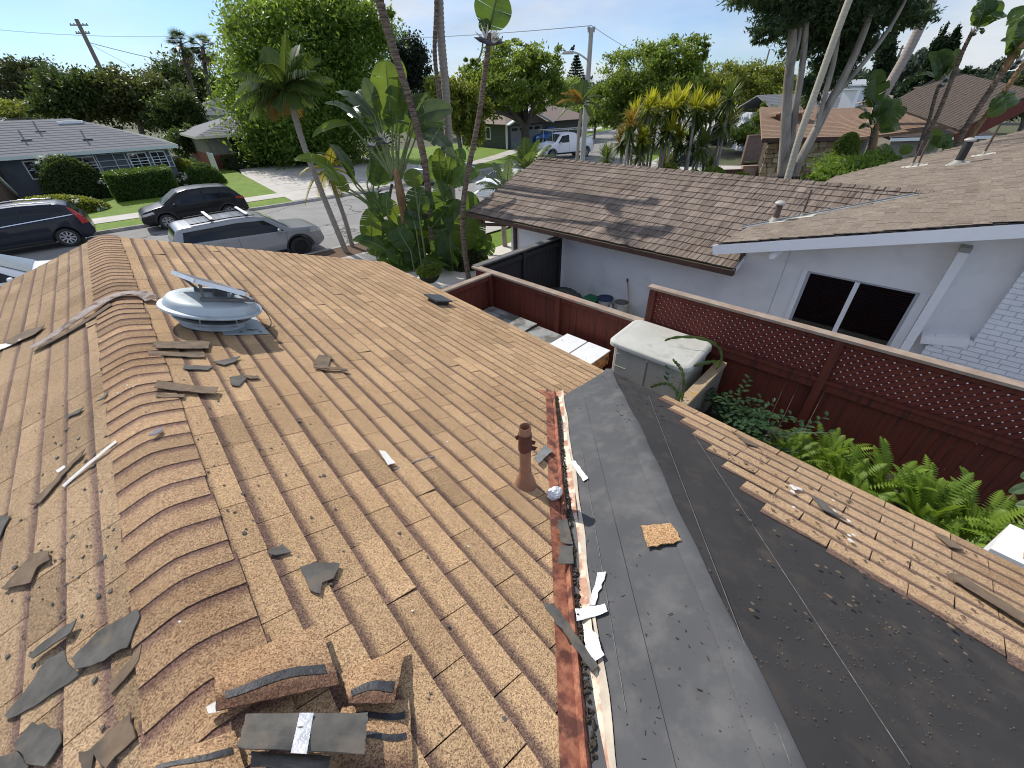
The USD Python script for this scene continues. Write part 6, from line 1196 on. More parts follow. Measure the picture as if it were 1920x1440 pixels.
SUV = dict(L=4.6, W=1.86, H=1.68, sill=0.24, r=0.36, wheels=(-1.36, 1.34), cladding=True, spokes=7,
    top=[(-2.3, 0.62), (-2.24, 0.98), (-2.12, 1.12), (-1.72, 1.54), (-1.5, 1.61), (-0.6, 1.675), (0.1, 1.66), (0.5, 1.58), (1.28, 1.08), (1.6, 1.03), (2.05, 0.92), (2.24, 0.80), (2.3, 0.55)],
    belt=[(-2.3, 1.02), (-1.9, 1.14), (0, 1.02), (1.2, 0.98), (2.3, 0.8)],
    glass=[[(-0.42, 1.07), (1.02, 1.01), (0.42, 1.50), (-0.42, 1.555)], [(-1.25, 1.11), (-0.50, 1.075), (-0.50, 1.555), (-1.18, 1.53)], [(-1.78, 1.18), (-1.33, 1.125), (-1.26, 1.52), (-1.42, 1.50)]],
    trimline=[(-1.9, 1.15), (1.1, 0.99), (1.1, 1.005), (-1.9, 1.17)], lines=[door_line(-0.46, 0.42, 1.05), door_line(0.92, 0.42, 0.98, 0.12), door_line(-1.28, 0.75, 1.09, -0.05)], handles=[(-1.0, 0.94), (-0.1, 0.92)],
    head=[(1.72, 0.80), (2.22, 0.70), (2.2, 0.80), (1.75, 0.90)], tail=[(-2.26, 0.92), (-1.85, 1.02), (-1.88, 1.10), (-2.2, 1.05)], mirror=(0.82, 1.05), screen=(0.50, 1.24, 0.93, 0.98), rear=(-2.08, -1.74, 0.85, 0.9))
car('parked_car', 'black compact SUV parked at the far kerb in front of the box hedge', 'car', (2.55, 26.5, 0.01), PI, SUV, paint('black_car_paint', (0.003, 0.003, 0.004)), scale=(0.96, 0.96, 0.93))
V70 = dict(SUV, L=4.95, W=1.93, r=0.38, wheels=(-1.52, 1.46), spokes=9, cladding=False, sill=0.25,
    top=[(-2.475, 0.66), (-2.42, 1.02), (-2.3, 1.2), (-2.02, 1.60), (-1.75, 1.70), (-0.6, 1.77), (0.1, 1.75), (0.6, 1.65), (1.35, 1.14), (1.7, 1.08), (2.2, 0.98), (2.42, 0.86), (2.475, 0.6)],
    belt=[(-2.475, 1.1), (-2.0, 1.19), (0, 1.10), (1.3, 1.04), (2.475, 0.85)],
    glass=[[(-0.48, 1.14), (1.1, 1.08), (0.45, 1.57), (-0.48, 1.63)], [(-1.40, 1.17), (-0.56, 1.145), (-0.56, 1.63), (-1.32, 1.62)], [(-2.0, 1.27), (-1.48, 1.18), (-1.40, 1.615), (-1.70, 1.58)]],
    trimline=[(-2.08, 1.235), (1.15, 1.05), (1.15, 1.075), (-2.05, 1.265)], lines=[door_line(-0.52, 0.42, 1.1), door_line(1.0, 0.42, 1.05, 0.12), door_line(-1.45, 0.8, 1.15, -0.05)], handles=[(-1.1, 1.0), (-0.1, 0.98)],
    head=[(1.85, 0.85), (2.4, 0.78), (2.38, 0.9), (1.9, 0.97)], tail=[(-2.44, 0.86), (-2.20, 0.84), (-2.14, 1.15), (-1.98, 1.55), (-2.12, 1.45), (-2.36, 1.12)], mirror=(0.85, 1.12), screen=(0.60, 1.31, 0.93, 0.98), rear=(-2.28, -2.04, 0.85, 0.9))
c_, h_, t_ = car('parked_car', 'dark navy SUV with silver window trim and red tail light parked at the left border', 'car', (-3.75, 26.4, 0.01), PI, V70, paint('navy_car_paint', (0.006, 0.009, 0.016)), scale=(0.98, 0.98, 0.95), trim=mat('chrome_trim', (0.75, 0.75, 0.76), metallic=0.9, rough=0.2))
for s in (-1, 1): q = MB(); q.tube([(x, s * 0.62, t_(x) + 0.06) for x in np.linspace(-1.6, 0.5, 12)], 0.022, 6); obj('roof_rail', q, MATS['chrome_trim'], c_, smooth=40)
SILV = dict(V70, L=4.9, W=1.98, r=0.40, wheels=(-1.48, 1.46), cladding=True, spokes=6, sill=0.30,
    top=[(-2.45, 0.7), (-2.42, 1.10), (-2.36, 1.30), (-2.18, 1.70), (-2.0, 1.765), (-0.5, 1.80), (0.25, 1.77), (0.62, 1.68), (1.28, 1.20), (1.5, 1.165), (2.15, 1.10), (2.36, 1.02), (2.42, 0.85), (2.45, 0.6)],
    belt=[(-2.45, 1.2), (-1.9, 1.22), (0, 1.16), (1.2, 1.10), (2.45, 0.95)],
    glass=[[(-2.12, 1.28), (1.05, 1.13), (0.48, 1.60), (-0.4, 1.66), (-2.0, 1.63)]], lines=[door_line(-0.52, 0.48, 1.16), door_line(0.98, 0.48, 1.1, 0.12), door_line(-1.42, 0.85, 1.2, -0.05)], handles=[(-1.05, 1.05), (-0.1, 1.03)],
    head=[(1.95, 0.90), (2.39, 0.86), (2.37, 1.0), (2.0, 1.06)], tail=[(-2.43, 0.95), (-2.25, 0.95), (-2.22, 1.35), (-2.33, 1.3)], mirror=(0.85, 1.17), screen=(0.62, 1.25, 0.93, 0.98), rear=(-2.34, -2.2, 0.85, 0.9))
c_, h_, t_ = car('parked_car', 'silver SUV with dark tinted windows and roof bars parked close behind the roof edge', 'car', (2.95, 17.75, 0.01), 0.0, SILV, paint('silver_car_paint', (0.27, 0.28, 0.295), 0.4), scale=(0.95, 0.97, 0.90), rim=M_PLAST)
M_BARW = mat('pale_roof_bar', (0.75, 0.76, 0.78), rough=0.4, metallic=0.3)
for s in (-1, 1): q = MB(); q.tube([(x, s * 0.66, t_(x) + 0.05) for x in np.linspace(-1.7, 0.3, 12)], 0.02, 6); obj('roof_rail', q, M_PLAST, c_, smooth=40)
for x in (-1.05, 0.05): q = MB(); q.bar((x, -0.78, t_(x) + 0.13), (x, 0.78, t_(x) + 0.13), 0.09, 0.035); obj('roof_bar', q, M_BARW, c_); [obj('bar_foot', MB().box((x, s * 0.66, t_(x) + 0.08), (0.12, 0.06, 0.07)), M_PLAST, c_) for s in (-1, 1)]
for k in range(5): q = MB(); q.box((-0.75, -0.40 + 0.2 * k, t_(-0.75) + 0.025), (1.9, 0.02, 0.012)); obj('roof_rib', q, MATS['silver_car_paint'], c_)
SED = dict(SUV, L=4.6, W=1.82, H=1.45, sill=0.2, r=0.32, cladding=False, wheels=(-1.38, 1.36),
    top=[(-2.3, 0.6), (-2.26, 0.9), (-2.1, 1.0), (-1.6, 1.06), (-0.95, 1.38), (-0.4, 1.44), (0.2, 1.42), (0.55, 1.34), (1.2, 0.98), (1.6, 0.93), (2.1, 0.82), (2.26, 0.7), (2.3, 0.5)],
    belt=[(-2.3, 0.95), (0, 0.92), (1.2, 0.9), (2.3, 0.7)], glass=[[(-0.35, 0.97), (0.95, 0.94), (0.42, 1.28), (-0.35, 1.34)], [(-1.2, 0.99), (-0.42, 0.97), (-0.42, 1.34), (-0.85, 1.32)]], trimline=[(-1.9, .94), (1, .93), (1, .94), (-1.9, .95)], lines=[door_line(-0.38, 0.4, .95)],
    handles=[(-0.9, .84), (-0.05, .83)], head=[(1.8, 0.66), (2.24, 0.62), (2.2, 0.72), (1.85, 0.78)], tail=[(-2.27, 0.78), (-1.95, 0.8), (-1.95, 0.92), (-2.2, 0.9)], mirror=(0.72, 0.98), screen=(0.55, 1.16, .93, .98), rear=(-1.5, -0.98, .9, .9))
def put(name, label, px, py, D, rz, sp, body, **k): P = ath(px, py, D); return car(name, label, 'car', (P[0], P[1], 0.01), rz, sp, body, **k)
car('parked_car', 'white car at the left border showing only its roof over the brown roof edge', 'car', (-3.9, 18.0, 0.01), 0.0, SUV, paint('white_car_paint', (0.72, 0.73, 0.74)), scale=(1.0, 1.0, 0.95))
car('parked_car', 'slate grey car at the far kerb seen between the plant stems', 'car', (17.6, 27.0, 0.01), 0.12, SED, paint('slate_car_paint', (0.14, 0.17, 0.2), 0.3))
car('parked_car', 'white car half hidden between the plants and the neighbour\'s roof corner', 'car', (17.1, 19.3, 0.01), 0.15, SED, MATS['white_car_paint'])
put('parked_car', 'black car parked beyond the yellow headed plants', 1278, 292, 36, 0.5, SED, MATS['black_car_paint'])
put('parked_car', 'dark SUV parked farther up the street at the right', 1348, 246, 52, 0.5, SUV, MATS['navy_car_paint'])
TRK = dict(SUV, L=5.4, W=1.95, H=1.85, sill=0.38, r=0.40, wheels=(-1.75, 1.65), spokes=6,
    top=[(-2.7, 0.85), (-2.66, 1.12), (-0.95, 1.14), (-0.85, 1.72), (-0.6, 1.84), (0.4, 1.84), (0.72, 1.74), (1.25, 1.26), (1.5, 1.22), (2.4, 1.14), (2.62, 1.0), (2.7, 0.7)],
    belt=[(-2.7, 1.1), (1.2, 1.16), (2.7, 0.95)], glass=[[(0.02, 1.22), (1.05, 1.2), (0.6, 1.66), (0.02, 1.72)], [(-0.72, 1.24), (-0.06, 1.22), (-0.06, 1.72), (-0.62, 1.7)]], lines=[door_line(0.0, .5, 1.2), door_line(-0.84, .5, 1.1), door_line(1.1, .5, 1.15)], handles=[(0.2, 1.1)],
    head=[(2.2, 0.92), (2.64, 0.88), (2.6, 1.02), (2.25, 1.08)], tail=[(-2.68, .85), (-2.58, .85), (-2.58, 1.1), (-2.68, 1.1)], mirror=(0.95, 1.26), screen=(0.70, 1.22, .92, .97), rear=(-0.93, -0.84, .8, .8))
put('pickup_truck', 'bright blue pickup truck in the driveway of the olive grey house', 1022, 262, 55, PI + 0.1, TRK, paint('blue_car_paint', (0.015, 0.10, 0.35), 0.2))
put('parked_car', 'white SUV behind the blue pickup truck', 1012, 247, 62, PI + 0.4, V70, MATS['white_car_paint'])
UT = dict(TRK, L=5.6, wheels=(-1.85, 1.75), top=[(-2.8, 0.8), (-2.78, 1.5), (-0.95, 1.52), (-0.88, 1.9), (-0.6, 2.0), (0.5, 2.0), (0.85, 1.88), (1.4, 1.34), (1.65, 1.3), (2.5, 1.2), (2.74, 1.02), (2.8, 0.7)], belt=[(-2.8, 1.15), (1.2, 1.2), (2.8, 0.95)], glass=[[(0.0, 1.3), (1.15, 1.27), (0.7, 1.8), (0.0, 1.86)]], head=[(2.3, 0.92), (2.74, 0.88), (2.7, 1.02), (2.35, 1.08)], tail=[(-2.78, .85), (-2.68, .85), (-2.68, 1.1), (-2.78, 1.1)], screen=(0.83, 1.36, .92, .97), rear=(-0.94, -0.88, .8, .8))
c_, h_, t_ = put('work_truck', 'white utility truck with a ladder rack on the street by the pole', 1056, 286, 43, PI - 0.25, UT, MATS['white_car_paint'])
for s in (-1, 1):
    q = MB(); q.bar((-2.8, s * .8, 2.25), (2.2, s * .8, 2.25), 0.05, 0.05); obj('ladder_rail', q, mat('rack_steel', (0.5, 0.5, 0.5), metallic=.6, rough=.4), c_)
    for x in (-2.6, -1.0, 1.7): q = MB(); q.tube([(x, s * .8, 1.2), (x, s * .8, 2.23)], 0.025, 6); obj('rack_post', q, MATS['rack_steel'], c_)
for x in (-2.6, -1.0, 1.7): q = MB(); q.bar((x, -.78, 2.21), (x, .78, 2.21), 0.05, 0.04); obj('rack_bar', q, MATS['rack_steel'], c_)
# ================================================================== plants
LG = np.random.default_rng(21)
L_FICUS = leaf_mat('ficus_leaves', (0.065, 0.125, 0.018), (0.14, 0.225, 0.035), (0.34, 0.48, 0.05))
L_DARK = leaf_mat('dark_tree_leaves', (0.032, 0.055, 0.018), (0.078, 0.11, 0.03), (0.12, 0.18, 0.03))
L_OLIVE = leaf_mat('olive_tree_leaves', (0.045, 0.06, 0.022), (0.10, 0.11, 0.04), (0.10, 0.12, 0.03))
L_BRIGHT = leaf_mat('bright_tree_leaves', (0.07, 0.13, 0.02), (0.175, 0.245, 0.04), (0.36, 0.46, 0.06))
L_YGREEN = leaf_mat('yellow_green_leaves', (0.085, 0.12, 0.018), (0.2, 0.235, 0.035), (0.38, 0.42, 0.05))
L_EUC = leaf_mat('eucalyptus_leaves', (0.04, 0.07, 0.036), (0.09, 0.135, 0.062), (0.13, 0.21, 0.07))
L_CYP = leaf_mat('cypress_leaves', (0.015, 0.032, 0.013), (0.035, 0.065, 0.022), (0.03, 0.06, 0.015))
L_HEDGE = leaf_mat('hedge_leaves', (0.035, 0.08, 0.015), (0.09, 0.16, 0.028), (0.16, 0.26, 0.035))
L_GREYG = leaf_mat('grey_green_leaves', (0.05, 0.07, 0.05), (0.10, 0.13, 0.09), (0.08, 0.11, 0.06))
L_BLOSSOM = leaf_mat('white_blossom', (0.55, 0.55, 0.5), (0.75, 0.75, 0.7), (0.6, 0.6, 0.5))
M_BARK = mat('grey_brown_bark', (0.12, 0.095, 0.075), (0.19, 0.155, 0.125), rough=0.95, scale=5, detail=8, stretch=(3, 3, 0.6), bump=0.7, bscale=14, bdist=0.03)
M_BARKD = mat('dark_bark', (0.06, 0.048, 0.04), (0.10, 0.08, 0.065), rough=0.95, scale=5, stretch=(3, 3, 0.6), bump=0.7, bscale=14, bdist=0.03)
M_BARKS = mat('smooth_pale_bark', (0.27, 0.235, 0.20), (0.38, 0.335, 0.285), rough=0.85, scale=2.4, detail=8, stretch=(1.5, 1.5, 0.5), c3=(0.16, 0.135, 0.115), s3=1.3, lo3=0.5, hi3=0.7, bump=0.3, bscale=8, bdist=0.03)
def leaves(P, size, mb, tone, up=0.35, asp=0.45, rng=LG):
    """One diamond leaf at each point, facing any way but more often upward."""
    n = len(P); d = rng.normal(size=(n, 3)); d /= np.linalg.norm(d, axis=1)[:, None]
    nr = rng.normal(size=(n, 3)) + [0, 0, up * 3]; nr -= (nr * d).sum(1)[:, None] * d; nr /= np.maximum(1e-6, np.linalg.norm(nr, axis=1))[:, None]
    w = np.cross(d, nr); s = size * rng.uniform(0.65, 1.35, n)[:, None]
    V = np.stack([P - d * s * .5, P + w * s * asp * .5, P + d * s * .5 + nr * s * 0.05, P - w * s * asp * .5], 1).reshape(-1, 3)
    i = np.arange(n)[:, None] * 4; F = np.vstack([i + [0, 1, 2], i + [0, 2, 3]])
    mb.add(V, F, np.repeat(np.c_[np.clip(tone, 0, 1), np.full(n, .5)], 4, 0))
def cloud(blobs, n, size, clumps=60, clump_r=0.16, shell=0.55, up=0.35, asp=0.45, seed=0, droop=0.0):
    """Leaves in clumps through the outer part of some ellipsoids (centre, radii): gaps between the clumps stay open."""
    rng = np.random.default_rng(seed); mb = MB(); vol = np.array([np.prod(b[1]) ** (2 / 3) for b in blobs]); vol /= vol.sum()
    for (c, r), v in zip(blobs, vol):
        k = max(6, int(clumps * v * len(blobs) ** 0.3)); r = np.array(r, float); u = rng.normal(size=(k, 3)); u /= np.linalg.norm(u, axis=1)[:, None]
        rad = shell + (1 - shell) * rng.random(k) ** 0.6; rad *= 1 + 0.16 * rng.normal(size=k); C = np.array(c) + u * rad[:, None] * r
        m = int(n * v); j = rng.integers(0, k, m); g = rng.normal(size=(m, 3)) * (0.6 + 0.8 * rng.random(k))[j][:, None]
        P = C[j] + g * r * clump_r; P[:, 2] -= droop * np.abs(g[:, 0]) * r[2] * clump_r
        tn = np.clip(rng.normal(0.45, 0.28, k), 0, 1)[j] + rng.normal(0, 0.14, m); leaves(P, size, mb, tn, up, asp, rng)
    return mb
def pblob(cx, cy, rx, ry, D, dz=0.0, thick=1.0):  # an ellipsoid that shows centred on a picture point with those half sizes
    c = ath(cx, cy, D + dz); hx = np.linalg.norm(ath(cx + rx, cy, D + dz) - ath(cx - rx, cy, D + dz)) / 2; hz = abs(ath(cx, cy - ry, D + dz)[2] - ath(cx, cy + ry, D + dz)[2]) / 2
    return c, (hx * (0.85 + .15 * thick), hx * (0.85 + .15 * thick), hz)
def limb(pts, r, n=8, m=14):
    """A tapered limb through the points, smoothed."""
    from scipy.interpolate import CubicSpline
    p = np.array(pts, float); t = np.r_[0, np.cumsum(np.linalg.norm(np.diff(p, axis=0), axis=1))]; s = np.linspace(0, t[-1], m)
    q = CubicSpline(t, p, bc_type='natural')(s) if len(p) > 2 else p[0] + (p[-1] - p[0]) * (s / t[-1])[:, None]
    return MB().tube(q, np.interp(s / t[-1], np.linspace(0, 1, len(r)), r), n)
def tree(name, label, cat, D, trunk, r, blobs, n, size, leaf, bark=None, seed=1, group=None, branches=(), **k):
    """trunk, branches: picture points; blobs: (cx, cy, rx, ry[, depth shift])."""
    t = thing(name, label, cat, group=group); base = ath(*trunk[0], D); P = [base] + [ath(*q, D) for q in trunk[1:]]
    if base[2] > 0.1: P = [base * [1, 1, 0]] + P
    obj('trunk', limb(P, [r, r * 0.9, r * 0.6]), bark or M_BARK, t, smooth=True)
    for b in branches: obj('branch', limb([ath(*q[:2], D + (q[2] if len(q) > 2 else 0)) for q in b], [r * 0.5, r * 0.35, r * 0.15], 6), bark or M_BARK, t, smooth=True)
    B = [pblob(*b[:4], D, b[4] if len(b) > 4 else 0) for b in blobs]
    obj('crown', cloud(B, n, size, seed=seed, **k), leaf, t, kind=None); return t
# ------------------------------------------------------------------ background trees
tree('tree', 'bushy grey olive tree at the far left border', 'tree', 70, [(42, 235), (45, 160)], 0.35, [(50, 150, 50, 42), (20, 172, 30, 28), (72, 172, 30, 28)], 9000, 0.5, L_OLIVE, seed=11, clumps=110)
tree('tree', 'low bright olive hedge tree at the left border above the house roof', 'tree', 60, [(20, 240), (20, 205)], 0.2, [(10, 205, 50, 18), (85, 205, 35, 16)], 5000, 0.4, L_YGREEN, seed=12)
tree('tree', 'broad dark tree behind the left half of the grey roof', 'tree', 54, [(165, 235), (165, 190)], 0.3, [(140, 175, 50, 42), (120, 200, 45, 28), (180, 165, 35, 34)], 13000, 0.42, L_DARK, seed=13, clumps=170)
tree('tree', 'broad dark olive tree behind the right half of the grey roof', 'tree', 55, [(265, 245), (262, 190)], 0.3, [(225, 170, 45, 38), (265, 195, 55, 42), (300, 178, 42, 36), (212, 205, 45, 30)], 16000, 0.42, leaf_mat('dark_olive_leaves', (0.045, 0.058, 0.02), (0.105, 0.115, 0.034), (0.15, 0.18, 0.035)), seed=14, clumps=200)
tree('tree', 'sloping dark green tree between the grey house and the taupe house', 'tree', 52, [(345, 245), (340, 210)], 0.2, [(335, 205, 38, 32), (310, 220, 30, 26)], 7000, 0.38, L_DARK, seed=15)
tree('tree', 'round dark tree behind the two fan palms', 'tree', 85, [(348, 210), (348, 160)], 0.4, [(345, 155, 55, 40), (322, 168, 35, 35), (372, 172, 35, 34)], 11000, 0.6, L_DARK, seed=16, clumps=130)
tree('bush', 'leafy bush between the grey house end and the taupe house', 'bush', 46, [(335, 290), (335, 275)], 0.08, [(335, 268, 26, 24), (352, 258, 22, 20)], 3500, 0.28, L_DARK, seed=17)
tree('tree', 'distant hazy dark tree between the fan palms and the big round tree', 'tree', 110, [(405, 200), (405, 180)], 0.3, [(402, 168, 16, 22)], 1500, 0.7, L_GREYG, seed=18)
fic = tree('tree', 'very big round bright green tree beside the taupe house', 'tree', 43, [(532, 312), (535, 240), (560, 150)], 0.45,
    [(570, 60, 105, 75), (492, 95, 62, 75), (494, 190, 58, 90), (660, 80, 70, 80), (560, 190, 110, 100), (640, 210, 85, 100), (530, 268, 70, 46), (600, 20, 60, 40), (690, 40, 45, 50)], 110000, 0.30, L_FICUS, seed=19, clumps=620, clump_r=0.15, shell=0.72)
tree('tree', 'very dark round tree behind the banana trunks, right of the big green tree', 'tree', 72, [(768, 215), (768, 130)], 0.35, [(766, 105, 34, 46), (758, 135, 32, 38), (785, 130, 24, 36)], 9000, 0.45, leaf_mat('blackish_leaves', (0.012, 0.022, 0.014), (0.035, 0.05, 0.03), (0.03, 0.05, 0.02)), seed=20, clumps=120)
tree('tree', 'yellow green leafy tree behind the banana leaves, left of the olive grey house', 'tree', 40, [(862, 270), (850, 220)], 0.2, [(850, 195, 40, 42), (880, 235, 26, 42), (830, 165, 30, 24), (890, 200, 30, 28)], 12000, 0.3, L_YGREEN, seed=22, clumps=160)
tree('tree', 'spreading light green tree with dark forked limbs in front of the olive grey house', 'tree', 45, [(985, 262), (985, 240), (988, 225)], 0.48,
    [(960, 110, 62, 32), (905, 150, 42, 34), (1020, 125, 42, 36), (960, 165, 78, 40), (925, 195, 50, 20), (1025, 175, 42, 36), (890, 125, 22, 18)], 26000, 0.3, L_BRIGHT, bark=M_BARKD, seed=23, clumps=230, clump_r=0.11, shell=0.6,
    branches=[[(985, 240), (965, 215, -1), (935, 190, -2), (905, 160, -2)], [(985, 238), (975, 200, 1), (950, 150, 1)], [(988, 235), (1000, 200, -1), (1015, 160, -1), (1030, 125, -1)], [(985, 235), (1005, 210, 1), (1040, 185, 2)], [(986, 230), (985, 180, 0), (975, 120, 0)], [(972, 225), (940, 212, -2), (900, 205, -3)], [(975, 222), (955, 190, 2), (930, 170, 2)]])
tree('tree', 'small green tree between the spreading tree and the light pole', 'tree', 75, [(1062, 230), (1062, 190)], 0.2, [(1065, 170, 28, 28), (1050, 185, 24, 26), (1090, 180, 20, 24)], 5000, 0.4, L_BRIGHT, seed=24)
tree('tree', 'small green street tree right of the light pole base', 'tree', 62, [(1115, 250), (1118, 220)], 0.15, [(1125, 200, 30, 34), (1100, 215, 24, 26)], 5000, 0.35, L_FICUS, seed=25)
tree('tree', 'wide round bright green tree standing behind the yellow headed plants', 'tree', 48, [(1170, 285), (1185, 240), (1215, 190)], 0.4,
    [(1200, 130, 62, 42), (1260, 105, 52, 36), (1160, 175, 48, 40), (1225, 175, 80, 36), (1290, 150, 40, 38), (1140, 205, 36, 34), (1300, 100, 26, 26), (1190, 220, 50, 26)], 36000, 0.3, L_BRIGHT, seed=26, clumps=330, clump_r=0.11, shell=0.6,
    branches=[[(1178, 255), (1200, 210, -1), (1240, 150, -1)], [(1185, 240), (1230, 185, 1), (1275, 140, 1)], [(1180, 250), (1165, 200, 0), (1160, 160, 0)], [(1195, 235), (1245, 205, 2), (1300, 170, 2)]])
tree('tree', 'wide flat green tree between the round tree and the smooth pale trunks', 'tree', 52, [(1330, 270), (1370, 225), (1400, 190)], 0.4,
    [(1355, 150, 52, 30), (1420, 155, 52, 32), (1390, 185, 72, 28), (1455, 175, 36, 32), (1330, 185, 36, 26)], 24000, 0.32, L_YGREEN, seed=27, clumps=230, clump_r=0.12, shell=0.6, branches=[[(1345, 250), (1400, 215, 0), (1450, 190, 0)]])
tree('bush', 'bright green bush below the flat tree near the smooth trunks', 'bush', 42, [(1440, 245), (1440, 225)], 0.08, [(1440, 212, 22, 20), (1420, 235, 28, 16), (1400, 250, 30, 14)], 4500, 0.25, L_BRIGHT, seed=28)
tree('bush', 'dark hedge row above the brown block wall', 'hedge', 43, [(1420, 262), (1420, 255)], 0.08, [(1405, 257, 32, 14), (1450, 250, 22, 18)], 3000, 0.25, L_DARK, seed=29)
nf = thing('norfolk_pine', 'far layered pine with a pointed top under the street lamp', 'tree'); D = 170; b0, b1 = ath(1080, 150, D), ath(1081, 103, D); obj('trunk', limb([b0 * [1, 1, 0], b1], [0.5, 0.08]), M_BARKD, nf, smooth=True)
mb = MB()
for k, f in enumerate(np.linspace(0.0, 0.93, 9)):
    c = b0 + (b1 - b0) * f; R = 2.9 * (1 - f) + 0.5; a = LG.random((260, 1)) * 2 * PI; q = np.sqrt(LG.random((260, 1))) * R; leaves(c + np.c_[np.cos(a) * q, np.sin(a) * q, 0.12 * q + LG.normal(0, .12, (260, 1))], 0.6, mb, LG.normal(.4, .2, 260), up=0.8)
obj('crown', mb, L_CYP, nf)
# distant belts of trees along the horizon: too far to pick apart
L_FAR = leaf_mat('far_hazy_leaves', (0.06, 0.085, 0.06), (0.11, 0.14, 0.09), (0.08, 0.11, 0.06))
B = []
for px in range(-60, 2000, 26):
    hy = 203 - 0.031 * px; D = LG.uniform(130, 230); s = LG.uniform(8, 22); B.append(pblob(px + LG.uniform(-10, 10), hy + 6 - s * 0.5, LG.uniform(14, 30), s, D))
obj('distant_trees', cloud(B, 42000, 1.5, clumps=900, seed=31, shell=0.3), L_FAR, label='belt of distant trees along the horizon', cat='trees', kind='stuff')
hb = MB(); D = 420; xs_ = np.arange(1480, 2100, 20); V = []
for i, px in enumerate(xs_): h = 150 - 0.02 * (px - 1480) - 16 * meshkit.fbm(np.array([[px / 90.0, .3, .7]]), 3)[0] * min(1, (px - 1480) / 150); p = ath(px, h, D); V += [p, p * [1, 1, 0] - [0, 0, 1], p + FH * 150 - [0, 0, p[2] + 1]]
F = []
for i in range(len(xs_) - 1): k = 3 * i; F += [[k, k + 1, k + 4, k + 3], [k, k + 3, k + 5, k + 2]]
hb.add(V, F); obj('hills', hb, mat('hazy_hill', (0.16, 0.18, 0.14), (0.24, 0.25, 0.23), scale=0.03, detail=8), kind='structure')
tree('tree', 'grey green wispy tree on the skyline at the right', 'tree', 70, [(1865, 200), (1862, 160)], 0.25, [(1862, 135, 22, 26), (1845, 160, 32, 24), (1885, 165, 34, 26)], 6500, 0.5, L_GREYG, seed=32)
tree('tree', 'olive tree at the right border beyond the leaning stems', 'tree', 55, [(1915, 240), (1912, 195)], 0.25, [(1912, 185, 36, 36), (1880, 195, 30, 22)], 5500, 0.4, L_OLIVE, seed=33)
tree('conifer', 'broad dark layered conifer between the leaning stems on the right', 'tree', 45, [(1803, 215), (1808, 165)], 0.3, [(1800, 190, 30, 16), (1803, 172, 25, 14), (1806, 155, 19, 13), (1810, 141, 12, 10)], 9000, 0.3, L_CYP, seed=34, shell=0.35, up=0.8)
tree('conifer', 'dark bushy tree below the banana leaves left of the layered conifer', 'tree', 42, [(1725, 205), (1728, 180)], 0.3, [(1722, 168, 28, 26), (1700, 182, 22, 18), (1745, 150, 18, 24)], 7000, 0.3, L_CYP, seed=35, shell=0.4)
tree('tree', 'grey green tree behind the leaning grey palm trunk', 'tree', 60, [(1700, 190), (1700, 150)], 0.3, [(1692, 135, 28, 26), (1730, 120, 26, 26), (1678, 160, 26, 20)], 7000, 0.45, L_GREYG, seed=36)
for lab, pts, w, seed in (('dark columnar cypress right of the smooth trunks', [(1648, 175), (1652, 140), (1658, 110), (1664, 82), (1668, 68)], (17, 17, 16, 13, 6), 37), ('dark columnar cypress behind the banana leaves at the right', [(1745, 150), (1752, 115), (1760, 88), (1764, 72)], (12, 13, 11, 5), 38), ('small dark columnar cypress right of the banana leaves', [(1775, 120), (1782, 92), (1788, 74)], (9, 9, 5), 39)):
    tree('cypress', lab, 'tree', 40, [(pts[0][0] - 12, pts[0][1] + 45), pts[0]], 0.2, [(x, y, ww, 24) for (x, y), ww in zip(pts, w)], 9000, 0.22, L_CYP, seed=seed, shell=0.55, clumps=260, clump_r=0.14)
# ------------------------------------------------------------------ big smooth-barked tree at the right
eu = thing('eucalyptus_tree', 'tall tree with several smooth pale trunks and dark fine foliage, behind the neighbour\'s ridge', 'tree'); D = 22.0
for pts, r in (([(1468, 332), (1471, 290), (1473, 240), (1477, 170), (1484, 90), (1490, 0), (1492, -60)], [0.277, 0.218, 0.191, 0.165, 0.092]), ([(1478, 330), (1482, 285), (1490, 215), (1498, 165), (1508, 90), (1514, 0), (1520, -70)], [0.198, 0.145, 0.132, 0.112, 0.066]),
               ([(1485, 330), (1512, 278), (1538, 228), (1556, 193), (1585, 140), (1612, 80), (1640, 0), (1655, -60)], [0.224, 0.185, 0.165, 0.132, 0.073]), ([(1549, 205), (1578, 165), (1602, 138), (1645, 85), (1690, 15), (1715, -40)], [0.119, 0.099, 0.079, 0.046]), ([(1530, 245), (1543, 190), (1560, 130), (1572, 60), (1580, -40)], [0.132, 0.106, 0.086, 0.053]), ([(1476, 172), (1487, 120), (1500, 60), (1498, -20)], [0.086, 0.073, 0.046])):
    obj('trunk', limb([ath(x, y, D) for x, y in pts], r, 12, 24), M_BARKS, eu, smooth=True)
B = [pblob(*b, D, dz) for b, dz in (((1470, 25, 55, 38), 0), ((1440, 60, 30, 22), -1), ((1560, 20, 80, 50), 1), ((1640, 15, 75, 40), 2), ((1590, 80, 60, 36), 1.5), ((1520, 60, 55, 50), 1.5), ((1560, 130, 40, 40), 2), ((1700, 30, 45, 24), 2), ((1520, 175, 26, 32), 1), ((1460, -20, 80, 40), 0), ((1600, -30, 120, 50), 1))]
obj('crown', cloud(B, 52000, 0.22, clumps=520, clump_r=0.12, shell=0.35, asp=0.28, seed=41, droop=0.3), L_EUC, eu)
